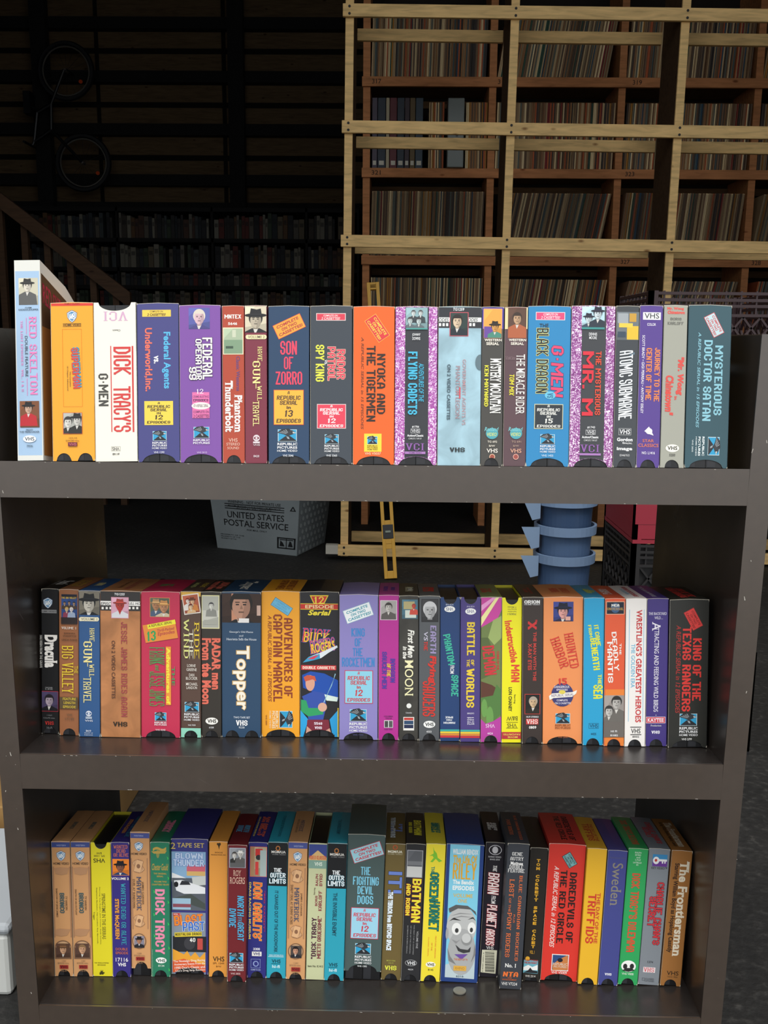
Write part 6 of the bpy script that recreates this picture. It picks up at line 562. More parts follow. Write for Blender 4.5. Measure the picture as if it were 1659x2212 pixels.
('C',0.4526,0.0706,0.0249,0.0262,0.1886,0,'#6c5c34','olive brown tape box with a large blue exclamation letter and white outlined title','n','',[('E',-0.6,183.7,6.8,7,'#a8542c','emblem',0),('E',-0.6,183.7,3.9,4.1,'#6c5c34','emblem',0),('T',-0.5,177.8,19.4,3.5,'#e0dcc8','lettering',0,'MGM/UA','h',0,0.01,None,0),('T',-0.4,174.4,19.4,1.7,'#b0a888','lettering',0,'HOME VIDEO','h',0,0,None,0),('T',1,135.5,18,31.4,'#6c84c8','lettering',0,'IT!','v',0,0.1,'#20242c',0),('T',-4.4,81.9,7.6,81.7,'#dfe8ec','lettering',0,'THE TERROR from BEYOND SPACE','v',0,0.06,'#243044',0),('T',-0.6,27,11.9,2.1,'#a8a84c','lettering',0,'M201986','h',0,0,None,0),('T',-0.6,23.6,6.5,1.8,'#a8a84c','lettering',0,'HI-FI','h',0,0,None,0),('T',-0.7,16.9,15.6,6.2,'#dfe04c','lettering',0,'VHS','h',0,0.02,None,0)]),
('C',0.4787,0.0686,0.0273,0.0254,0.1898,0,'#2a2a2c','black tape box with bold yellow title and dull grey small print','n','',[('R',-0.5,162.5,21.1,37.5,'#a8a8ac','panel',0),('P',-0.5,162.5,19.4,35.7,'#5a5c60','picture',0,(('r',0,0.4,1,0.55,'#77797c'),('r',0,0.6,1,1,'#c8c8c4'))),('T',3.6,112,11.6,60.2,'#e8e03c','lettering',0,'BATMAN','v',0,0.05,'#c0402c',0),('T',-7.4,113,5.4,43.3,'#e8e03c','lettering',0,'AND ROBIN','v',0,0.02,'#c0402c',0),('T',7,58,2.6,23.8,'#a8a8a8','lettering',0,'VOLUME ONE','v',0,0,None,0),('T',2.3,57.9,1.3,41.2,'#9a9a9a','lettering',0,'THE FIRST 7 OF 15 CHAPTERS','v',0,0,None,0),('T',-2,57.7,1.3,39.4,'#9a9a9a','lettering',0,'OF ONE OF THE ORIGINAL','v',0,0,None,0),('T',-6.2,57.9,1.3,38.6,'#9a9a9a','lettering',0,'BATMAN & ROBIN SERIALS','v',0,0,None,0),('E',0,25.6,15.9,8.9,'#a8a8a8','panel',0),('E',0,25.6,14.7,7.7,'#2a2a2c','panel',0),('T',0.2,25.4,11.1,5,'#d8d8d8','lettering',0,'VHS','h',0,0.01,None,0),('T',-0.3,16.5,7.1,2.1,'#c8c8c8','lettering',0,'4624','h',0,0,None,0)]),
('C',0.5051,0.0686,0.0296,0.0259,0.1901,0,'#ebd83a','yellow tape box with teal outlined title and a lime leaping emblem','n','',[('Y',0,0,0,0,'#7cc034','emblem',0,[(-3.5,186.2),(-2.1,181.4),(1.4,177.2),(2.8,171.4),(8.9,167.4),(4.8,165.4),(0.3,169.9),(-3.7,165),(-6.8,165.4),(-2.5,171.2),(-4.1,174),(-8.3,173.5),(-2.8,177)]),('T',-2.9,153.6,4.7,11.3,'#1f7c6c','lettering',0,'THE','v',-0.2,0.02,None,0),('T',-0.1,131.5,11.3,38.8,'#1f7c6c','lettering',0,'GREEN','v',0,0.05,'#2c2c20',0),('T',1.6,91,13.2,41,'#1f7c6c','lettering',0,'HORNET','v',0.1,0.05,'#2c2c20',0),('T',5.2,48.2,1.7,30.6,'#e08438','lettering',0,'FEATURE VERSION','v',0,0,None,0),('T',0.3,48.7,1.9,10.9,'#e08438','lettering',0,'OF THE','v',0,0,None,0),('T',-4.2,48.3,1.3,27.1,'#e08438','lettering',0,'CLASSIC SERIAL','v',0,0,None,0),('E',-0.1,23.7,13.3,7.7,'#f2efe0','panel',0),('T',-0.1,23.7,9.9,4.1,'#3c3a20','lettering',0,'VHS','h',0,0.01,None,0),('T',0.2,16.5,7.1,2.7,'#5c5620','lettering',0,'8145','h',0,0,None,0)]),
('C',0.5437,0.0677,0.032,0.0496,0.1901,0,'#26407c','royal blue double tape box with a grey cartoon man face on sky blue','','',[('Y',0,0,0,0,'#7fc8e0','panel',0,[(-20.2,190),(19.3,189.9),(20.1,5.1),(-19.1,6)]),('Y',0,0,0,0,'#b8c8cc','panel',0,[(-19.1,23.5),(19.9,37.3),(20.1,5.1),(-19.1,6)]),('T',0.3,180.1,33.9,7.2,'#e8ecec','lettering',0,'WILLIAM BENDIX','h',0,0.01,None,0),('T',0.1,169.8,31.4,11,'#dcae3c','lettering',0,'The Life Of','h',0,0.02,None,0),('T',0.2,153.4,31.1,21.8,'#dca42c','lettering',0,'RILEY','h',0,0.02,None,0),('T',-0.6,138.4,28.1,5.8,'#f0f2ee','lettering',0,'The Bendix','h',0,0.01,None,0),('T',-0.2,130.4,28.6,6.1,'#f0f2ee','lettering',0,'EPISODES','h',0,0.01,None,0),('T',-0.3,120,25.9,5.2,'#d8b44c','lettering',0,'VOLUME','h',0,0,None,0),('T',-0.6,112.8,12.1,5,'#d8b44c','lettering',0,'ONE','h',0,0,None,0),('E',-0.3,76.8,39.7,57.2,'#b9bab8','picture',0),('E',1.6,42.3,37.4,64.8,'#a8a9a8','picture',0),('Y',0,0,0,0,'#5a5a5a','picture',0,[(-18.5,101.5),(-8.9,107.1),(6.6,106.4),(17.5,98.9),(19.2,93.2),(11.1,101.5),(-5.9,102.1),(-16.9,95.7)]),('E',-6.6,73.9,12.7,16.9,'#e8e8e4','picture',0),('E',13.4,76,10.6,16.1,'#e8e8e4','picture',0),('E',-6.2,71.7,4.9,6.6,'#3a3a3a','picture',0),('E',13.2,73.4,4.2,6.6,'#3a3a3a','picture',0),('Y',0,0,0,0,'#2c2c2c','picture',0,[(-17,84),(-10.9,89.4),(-0.8,85.5),(-12.2,86.4)]),('Y',0,0,0,0,'#2c2c2c','picture',0,[(7.5,87.4),(14.4,91.5),(18.9,85.8),(14.5,89.3)]),('E',7.5,59.5,14.1,16.2,'#8c8d8c','picture',0),('E',7,61.7,12,13.2,'#c4c5c3','picture',0),('Y',0,0,0,0,'#8c8c8c','picture',0,[(-15.9,91.4),(-2.8,96.4),(14.2,95.1),(-2.7,95)]),('Y',0,0,0,0,'#8c8c8c','picture',0,[(-15.1,87.8),(-1.2,92.4),(15.8,90.8),(-1.1,91)]),('Y',0,0,0,0,'#7c7c7c','picture',0,[(-17.4,47.2),(-13.3,35.6),(-4.9,24.2),(-15.1,29.6)]),('Y',0,0,0,0,'#7c7c7c','picture',0,[(18.3,54.9),(20.5,40.3),(14.7,28.2),(17.7,40.1)]),('E',-18.9,67,3.9,16.1,'#a2a2a2','picture',0),('Y',0,0,0,0,'#8f8f8f','picture',0,[(-12.3,59.2),(-5.1,56.7),(-1,59.8),(-6.4,53.6)]),('Y',0,0,0,0,'#3a3a3c','picture',0,[(-7,52.1),(-0.4,46.6),(9.6,45.6),(13.6,50.2),(12.6,42.8),(4.2,40.9),(-3,43.5)]),('Y',0,0,0,0,'#6c4c9c','picture',0,[(-7.8,38.8),(9.9,39.7),(1.8,31.9)]),('T',1.1,31.9,18.4,2.9,'#d07850','lettering',0,'THE BEST OF TV','h',0,0,None,0),('R',0.4,19.6,17,6.8,'#d8a848','panel',0),('T',0.4,19.6,12.4,3.8,'#b08434','lettering',0,'RHINO','h',0,0,None,0),('T',0.8,8.5,9.9,2.4,'#4c5c68','lettering',0,'6216','h',0,0,None,0)]),
('C',0.584,0.0819,0.0343,0.0248,0.1877,0,'#221e26','black tape box with red-shadowed white slanted title and barcode at its foot','','',[('E',0.4,177.4,17.3,13.7,'#e6e4e6','emblem',0),('E',0.4,177.4,15.6,12,'#221e26','emblem',0),('E',0.2,177.4,7.9,9.7,'#d8d6d8','emblem',0),('T',0.2,167.8,17,2.3,'#d8d8d8','lettering',0,'RHINO VIDEO','h',0,0,None,0),('T',0.4,164.2,13,2.1,'#d8d8d8','lettering',0,'RNVD 2934','h',0,0,None,0),('T',1.3,151.9,5.3,9.1,'#f0ece8','lettering',0,'THE','v',0.2,0.03,None,0),('T',0.5,130.8,14.6,30.6,'#f2eee8','lettering',0,'BRAIN','v',0.15,0.05,'#c82c3c',0),('T',1.5,108.4,6.1,11.2,'#f0ece8','lettering',0,'FROM','v',0.15,0,None,0),('T',0.5,85.5,13.1,32.5,'#f2eee8','lettering',0,'PLANET','v',0.15,0.05,'#c82c3c',0),('T',0.1,55.9,11.3,23.5,'#f2eee8','lettering',0,'AROUS','v',0.15,0.05,'#c82c3c',0),('T',0.3,41.2,10,4.2,'#f0ece8','lettering',0,'VHS','h',0,0,None,1),('Y',0,0,0,0,'#e2dfc4','panel',0,[(-10,38),(10.3,38.2),(9.8,5.2),(-10.3,6.3)]),('Y',0,0,0,0,'#2a2826','barcode',0,[(-5.9,36.1),(6.7,36.2),(6.6,35.7),(-6,35.6)]),('Y',0,0,0,0,'#2a2826','barcode',0,[(-5.8,34.8),(6.8,34.8),(6.7,34.1),(-5.9,34)]),('Y',0,0,0,0,'#2a2826','barcode',0,[(-5.7,33.4),(6.9,33.5),(6.7,32.7),(-5.8,32.7)]),('Y',0,0,0,0,'#2a2826','barcode',0,[(-5.7,32.1),(6.9,32.2),(6.8,31.7),(-5.8,31.6)]),('Y',0,0,0,0,'#2a2826','barcode',0,[(-5.6,30.7),(7,30.8),(6.9,30.1),(-5.7,30)]),('Y',0,0,0,0,'#2a2826','barcode',0,[(-5.5,29.4),(7.1,29.5),(7,28.7),(-5.6,28.6)]),('Y',0,0,0,0,'#2a2826','barcode',0,[(-5.5,28.1),(7.1,28.1),(7,27.7),(-5.6,27.6)]),('Y',0,0,0,0,'#2a2826','barcode',0,[(-5.4,26.7),(7.2,26.8),(7.1,26),(-5.5,26)]),('Y',0,0,0,0,'#2a2826','barcode',0,[(-5.3,25.4),(7.3,25.5),(7.2,24.7),(-5.4,24.6)]),('Y',0,0,0,0,'#2a2826','barcode',0,[(-5.2,24),(7.4,24.1),(7.2,23.7),(-5.4,23.6)]),('Y',0,0,0,0,'#2a2826','barcode',0,[(-5.2,22.7),(7.4,22.8),(7.3,22),(-5.3,21.9)]),('Y',0,0,0,0,'#2a2826','barcode',0,[(-5.1,21.3),(7.5,21.4),(7.4,20.7),(-5.2,20.6)]),('Y',0,0,0,0,'#2a2826','barcode',0,[(-5,20),(7.6,20.1),(7.5,19.6),(-5.1,19.5)]),('Y',0,0,0,0,'#2a2826','barcode',0,[(-5,18.7),(7.6,18.7),(7.5,18),(-5.1,17.9)]),('Y',0,0,0,0,'#2a2826','barcode',0,[(-4.9,17.3),(7.7,17.4),(7.6,16.7),(-5,16.6)]),('Y',0,0,0,0,'#2a2826','barcode',0,[(-4.8,16),(7.8,16.1),(7.7,15.6),(-4.9,15.5)]),('Y',0,0,0,0,'#2a2826','barcode',0,[(-4.7,14.6),(7.9,14.7),(7.8,14),(-4.8,13.9)]),('Y',0,0,0,0,'#2a2826','barcode',0,[(-4.7,13.3),(7.9,13.4),(7.8,12.6),(-4.8,12.5)]),('Y',0,0,0,0,'#2a2826','barcode',0,[(-4.6,11.9),(8,12),(7.9,11.6),(-4.7,11.5)]),('Y',0,0,0,0,'#2a2826','barcode',0,[(-4.5,10.6),(8.1,10.7),(8,9.9),(-4.6,9.9)]),('Y',0,0,0,0,'#2a2826','barcode',0,[(-4.5,9.3),(8.2,9.3),(8,8.6),(-4.6,8.5)]),('Y',0,0,0,0,'#2a2826','barcode',0,[(-4.4,7.9),(8.2,8),(8.1,7.5),(-4.5,7.5)]),('T',-7.7,21.1,1.1,26.8,'#2a2826','lettering',0,'0 12297 2934 3','v',0,0,None,0)]),
('C',0.6107,0.0544,0.0366,0.0285,0.1986,0,'#3b3e44','dark grey tape box pulled forward from the row with orange serif title','','',[('T',-1.1,184.6,13.5,4.6,'#eeece8','lettering',0,'GENE','h',0,0.02,None,1),('T',-1.3,178.2,16.9,4.6,'#eeece8','lettering',0,'AUTRY','h',0,0.02,None,1),('T',-1.2,171.9,16.3,4.6,'#eeece8','lettering',0,'Matinee','h',0,0.02,None,1),('T',-1.4,167,17.7,4.6,'#eeece8','lettering',0,'DOUBLE','h',0,0.02,None,1),('T',-1.2,161.9,21.3,4.6,'#eeece8','lettering',0,'FEATURE','h',0,0.02,None,1),('T',5.6,97.3,4,116.2,'#e0703c','lettering',0,'BLUE CANADIAN ROCKIES','v',0,0.02,None,1),('T',-0.4,96.9,2.2,11.6,'#e0703c','lettering',0,'PLUS','v',0,0,None,1),('T',-5.8,138,6.1,23.6,'#e0703c','lettering',0,'LAST','v',0,0.02,None,1),('T',-7.1,115.2,2.7,18.7,'#e0703c','lettering',0,'OF THE','v',0,0,None,1),('T',-6.6,74.1,5.6,60.6,'#e0703c','lettering',0,'PONY RIDERS','v',0,0.02,None,1),('T',-1.4,32.5,14.5,5.2,'#f0eee8','lettering',0,'No. 1','h',0,0.01,None,1),('T',-0.4,20.4,20.7,6.7,'#e07034','lettering',0,'NTA','h',0.2,0.06,None,0),('T',-1.5,15.4,5.6,1.5,'#c86434','lettering',0,'HOME','h',0,0,None,0),('T',-1.5,12.9,18.7,1.8,'#c86434','lettering',0,'ENTERTAINMENT','h',0,0,None,0),('T',-1.6,7.3,20.7,4.1,'#e8e6e2','lettering',0,'VHS V7224','h',0,0,None,1)]),
('C',0.6407,0.0728,0.039,0.0235,0.1852,0,'#28241f','black tape box with yellow capital letters stacked one above another','n','',[('T',-0.1,108.3,4.9,124.4,'#dca42c','lettering',2.4,'TOM CORBETT SPACE CADET','s',0,0.04,None,0),('T',-0.9,41.1,6.2,4.7,'#dca42c','lettering',0,'VOL. 1','h',0,0,None,0),('Y',0,0,0,0,'#6cb0c0','emblem',0,[(-11,30.2),(7.8,29.8),(8.4,11.4),(-11.3,11.8)]),('E',-6.4,31.8,5.9,6.2,'#e0a834','emblem',0),('T',-1.4,29.5,17.3,2.4,'#a83028','lettering',0,'CAPTAIN','h',0,0.02,None,0),('T',-1.5,26.1,17.3,2.7,'#a83028','lettering',0,'MERCHANT','h',0,0.02,None,0),('Y',0,0,0,0,'#f0f0ec','emblem',0,[(-11.2,19.8),(-5.1,23.1),(0.7,20.5),(7.6,23.8),(7.8,16.4),(-11.2,15.3)]),('Y',0,0,0,0,'#26282c','emblem',0,[(-4.7,15.7),(-2.1,19.6),(1,16),(7.9,15),(8.1,12),(-11,12.1)]),('T',-1.3,7.6,13.6,3,'#d8d4cc','lettering',0,'VHS 2314','h',0,0,None,0)]),
('C',0.6779,0.0749,0.0413,0.0489,0.1894,0,'#d8392e','scarlet double tape box with black two-line title and white side line','n','',[('R',3.9,167.9,19.5,12.8,'#2c3c40','sticker',-56),('R',3.9,167.9,18.1,11.3,'#7fb4b4','sticker',-56),('T',6.8,169.8,15.6,2.6,'#24383c','sticker',-56,'COMPLETE','h',0.1,0.01,None,0),('T',3.9,167.9,10.7,2.6,'#24383c','sticker',-56,'ON TWO','h',0.1,0.01,None,0),('T',1.1,166,16.8,2.6,'#24383c','sticker',-56,'CASSETTES!','h',0.1,0.01,None,0),('T',10.3,102.4,9.3,97.7,'#2c1c1a','lettering',0,'DAREDEVILS OF','v',0,0.03,None,0),('T',-2.4,103.1,8.8,101.4,'#2c1c1a','lettering',0,'THE RED CIRCLE','v',0,0.03,None,0),('T',-12.4,102.7,6.2,112.9,'#f0dcd4','lettering',0,'A REPUBLIC SERIAL in 12 EPISODES','v',0.35,0,None,0),('R',0.5,25.6,22.9,23.2,'#f0e4dc','panel',0),('R',0.5,25.6,20.8,20.9,'#2c4c7c','emblem',0),('Y',0,0,0,0,'#c87c44','emblem',0,[(-9.6,22),(-1.5,30),(10.2,36.7),(11.6,15.8),(-9.1,14.5)]),('E',0.3,29.1,7.2,5.6,'#1c1c28','emblem',0),('T',0.7,23.5,19.3,3.4,'#d8c8b8','emblem',0,'REPUBLIC','h',0,0,None,0),('T',0.9,19.8,17.2,2.6,'#d8c8b8','emblem',0,'PICTURES','h',0,0,None,0),('T',0,11.7,20.8,3.7,'#f0dcd4','lettering',0,'VHS V5009','h',0,0,None,0)]),
('C',0.7156,0.0687,0.0436,0.0259,0.1873,0,'#e9b42e','golden yellow tape box with red title beside the scarlet double box','n','',[('T',6.3,92.2,4.9,69.7,'#c84c2c','lettering',0,'THE DAY OF THE','v',0,0.01,None,0),('T',-2.1,91.1,10.6,68.6,'#cc402c','lettering',0,'TRIFFIDS','v',0,0.02,None,0)]),
('C',0.742,0.0672,0.046,0.0256,0.1859,0,'#454a8a','slate blue tape box with one large grey word near its top','n','',[('T',0.5,176.1,20.4,2.2,'#5c5c7c','lettering',0,'International Video','h',0,0,None,1),('T',1.4,139.7,13.7,58.2,'#8c8678','lettering',0,'Sweden','v',0,0,None,1),('T',-0.3,15.4,8.9,3.3,'#e8e8f0','lettering',0,'VHS','h',0,0.03,None,0)]),
('C',0.769,0.0692,0.0483,0.0262,0.188,0,'#33a45c','bright green tape box with red upright lettering and a round white seal','n','',[('T',-0.1,182.6,8.4,2.2,'#d8ecd8','lettering',0,'RALPH','h',0,0,None,0),('T',-0,179.3,7.4,2.2,'#d8ecd8','lettering',0,'BYRD','h',0,0,None,0),('T',0.4,176.1,4.9,2.2,'#d8ecd8','lettering',0,'and','h',0,0,None,0),('T',0.3,172.8,7,2.2,'#d8ecd8','lettering',0,'LYLE','h',0,0,None,0),('T',-0.3,169,10.9,2.2,'#d8ecd8','lettering',0,'LATELLE','h',0,0,None,0),('T',-0.1,166.1,2.5,2.2,'#d8ecd8','lettering',0,'in','h',0,0,None,0),('T',-0.3,100,10.8,108.6,'#d85438','lettering',0,"DICK TRACY'S DILEMMA",'v',0,0.03,None,0),('E',-0.7,26,19.5,16,'#f2f2ee','emblem',0),('E',-5.1,25.5,5.7,7.4,'#2a2a2a','emblem',0),('E',3.8,26.1,5.7,7.4,'#2a2a2a','emblem',0),('Y',0,0,0,0,'#2a2a2a','emblem',0,[(-8.6,19.6),(-4.2,23.3),(2.9,23.8),(8.1,20.8),(-0.2,18.3)]),('T',-1.1,15.3,15.6,3,'#d8ecd8','lettering',0,'VHS V008','h',0,0,None,0)]),
('C',0.7967,0.07,0.0506,0.0279,0.1878,0,'#83898f','silver grey tape box with a key emblem and red brush lettering','','',[('R',1.2,172.1,19.4,16.4,'#3c8cc0','emblem',0),('R',1.5,168.1,19.4,8.4,'#6c3c94','emblem',0),('E',-3.6,171.9,8.4,10.2,'#f0f0f0','emblem',0),('R',4.5,172.5,12,2.9,'#f0f0f0','emblem',0),('R',4.9,169.6,1.8,2.9,'#f0f0f0','emblem',0),('R',8.1,169.8,1.8,2.9,'#f0f0f0','emblem',0),('E',-3.9,172.1,3.5,4,'#c83c34','emblem',0),('T',1.3,161.8,20.8,3.3,'#33363a','lettering',0,'KEY VIDEO™','h',0,0,None,1),('T',5.3,99.2,9.1,86.1,'#cc3840','lettering',0,"CHARLIE CHAN'S",'v',0,0.05,'#5c2c34',0),('T',-3.4,101.4,9.2,41.6,'#cc3840','lettering',0,'SECRET','v',0,0.05,'#5c2c34',0),('T',0.1,31.9,7.5,3,'#44474c','lettering',0,'1374','h',0,0,None,0),('R',-0.4,21,16,7.4,'#e8dcdc','panel',0),('T',-0.6,21,13.5,5.9,'#c83848','lettering',0,'VHS','h',0,0.02,None,1),('F',-7,7.7,3.6,3.4,'#44474c','panel',0,0.3),('T',1.2,8.4,11.4,2.2,'#5c6066','lettering',0,'CLOSED','h',0,0,None,0),('T',1,5.6,12.8,1.9,'#5c6066','lettering',0,'CAPTIONED','h',0,0,None,0)]),
('C',0.8255,0.0683,0.0529,0.0272,0.1865,0,'#a06c38','brown wood-toned tape box at the right end of the lowest shelf','n','',[('T',4.7,107.2,12.3,131.4,'#e8dcc4','lettering',0,'The Frontiersman','v',0,0.02,None,1),('T',-5.8,107.8,7.8,123,'#3c281c','lettering',0,'Starring William Boyd as Hopalong Cassidy','v',0,0.01,None,0),('T',1.7,17.9,15.6,5.9,'#3c2818','lettering',0,'VHS','h',0,0,None,0),('T',1.8,12.6,13.5,2.2,'#5c4028','lettering',0,'VCC 954','h',0,0,None,0)]),
]

BOOST = {'A': 1.0, 'B': 1.0, 'C': 1.0}
def scan():
    for t in TAPES:
        big = None
        for e in t[11]:
            if e[0] != 'T': continue
            s, o, it, b, ol = e[8], e[9], e[10], e[11], e[12]
            b = bold(b, e[13])
            if o == 's':
                for ch in s:
                    if ch != ' ': want(ch, it, b)
                continue
            want(s, it, b)
            if ol: want(s, it, b + .04)
scan()
EXTRA = ['WARNING - NOT FOR PRIVATE USE', 'UNITED STATES', 'POSTAL SERVICE', 'FOR MAIL ONLY', 'MAXIMUM PENALTY FOR THEFT OR MISUSE OF', 'POSTAL PROPERTY', 'PROPERTY OF THE', 'RED SKELTON', '317', '318', '319', '321', '323', '327', '328']
for s in EXTRA: want(s, 0, .012)
bake_text()
def top_title(t):
    """the printed title that returns on the top of the sleeve"""
    L = [e for e in t[11] if e[0] == 'T' and e[9] in 'vb' and e[3] * e[4] > 120]
    L.sort(key=lambda e: -e[3] * e[4]); return L[:2]
PAPER = '#cfc8b6'
GROUPS = {'A': 'video tape boxes on the top shelf', 'B': 'video tape boxes on the middle shelf', 'C': 'video tape boxes on the lowest shelf'}
SHELF = {'A': (0.0, A1), 'B': (Z2, A2), 'C': (Z3, A3)}
def make_sleeve(w, h, D, notch, m, paper, openTop, side_m):
    """folded card sleeve, sizes in mm, front at y=0"""
    M = MB(); k = 1e-3; hw = w / 2
    # front outline with the thumb notch
    bottom, top = [], []
    n = 36
    for i in range(n + 1):
        x = -hw + w * i / n; bottom.append((x, notch_h(notch, w, x) if notch in ('n', 'n2') else 0))
    if notch == 'nt':
        for i in range(n + 1):
            x = hw - w * i / n; top.append((x, h - notch_h('n', w, x)))
    else: top = [(hw, h), (0, h + (.5 if w < 35 else .9)), (-hw, h)]
    out = bottom + top
    # front as vertical strips so that the cut stays clean
    for i in range(n):
        xa = -hw + w * i / n; xb = xa + w / n
        fb = lambda x: notch_h(notch, w, x) if notch in ('n', 'n2') else 0
        ft = (lambda x: h - notch_h('n', w, x)) if notch == 'nt' else (lambda x: h + (.5 if w < 35 else .9) * (1 - abs(x) / hw))
        M.poly([(xa * k, 0, fb(xa) * k), (xb * k, 0, fb(xb) * k), (xb * k, 0, ft(xb) * k), (xa * k, 0, ft(xa) * k)], m)
        M.poly([(xa * k, .5 * k, fb(xa) * k), (xa * k, .5 * k, ft(xa) * k), (xb * k, .5 * k, ft(xb) * k), (xb * k, .5 * k, fb(xb) * k)], paper)
        if fb(xa) or fb(xb): M.poly([(xa * k, 0, fb(xa) * k), (xa * k, .5 * k, fb(xa) * k), (xb * k, .5 * k, fb(xb) * k), (xb * k, 0, fb(xb) * k)], paper)
        if notch == 'nt': M.poly([(xa * k, 0, ft(xa) * k), (xb * k, 0, ft(xb) * k), (xb * k, .5 * k, ft(xb) * k), (xa * k, .5 * k, ft(xa) * k)], paper)
    M.box((-hw * k, 0, 0), ((-hw + .5) * k, D * k, h * k), side_m); M.box(((hw - .5) * k, 0, 0), (hw * k, D * k, h * k), side_m)
    M.box((-hw * k, (D - .5) * k, 0), (hw * k, D * k, h * k), side_m)
    bl = .5 if w < 35 else .9
    if not openTop:
        for s_, xa, xb, za, zb in ((0, -hw, 0, h, h + bl), (0, 0, hw, h + bl, h)):
            M.poly([(xa * k, 0, za * k), (xb * k, 0, zb * k), (xb * k, D * k, zb * k), (xa * k, D * k, za * k)], m)
            M.poly([(xa * k, 0, (za - .5) * k), (xa * k, D * k, (za - .5) * k), (xb * k, D * k, (zb - .5) * k), (xb * k, 0, (zb - .5) * k)], paper)
            # worn pale fold along the front and side edges
            M.poly([(xa * k, -.08 * k, (za - .45) * k), (xb * k, -.08 * k, (zb - .45) * k), (xb * k, .1 * k, (zb + .12) * k), (xa * k, .1 * k, (za + .12) * k)], paper)
    for sx in (-1, 1):
        xe = sx * hw
        # rubbed corners
        for zc, hh in ((0, random.uniform(1.5, 5)), (h, random.uniform(-4, -1.2))):
            M.poly([(xe * k, -.07 * k, zc * k), ((xe - sx * random.uniform(.5, 1.2)) * k, -.07 * k, zc * k), (xe * k, -.07 * k, (zc + hh) * k)], paper)
    # hairline worn side fold
    M.poly([(-hw * k, -.05 * k, 0), ((-hw + .22) * k, -.05 * k, 0), ((-hw + .22) * k, -.05 * k, h * k), (-hw * k, -.05 * k, h * k)], mat(PAPER, .7) if random.random() < .35 else m)
    return M
UNIQ = [0]
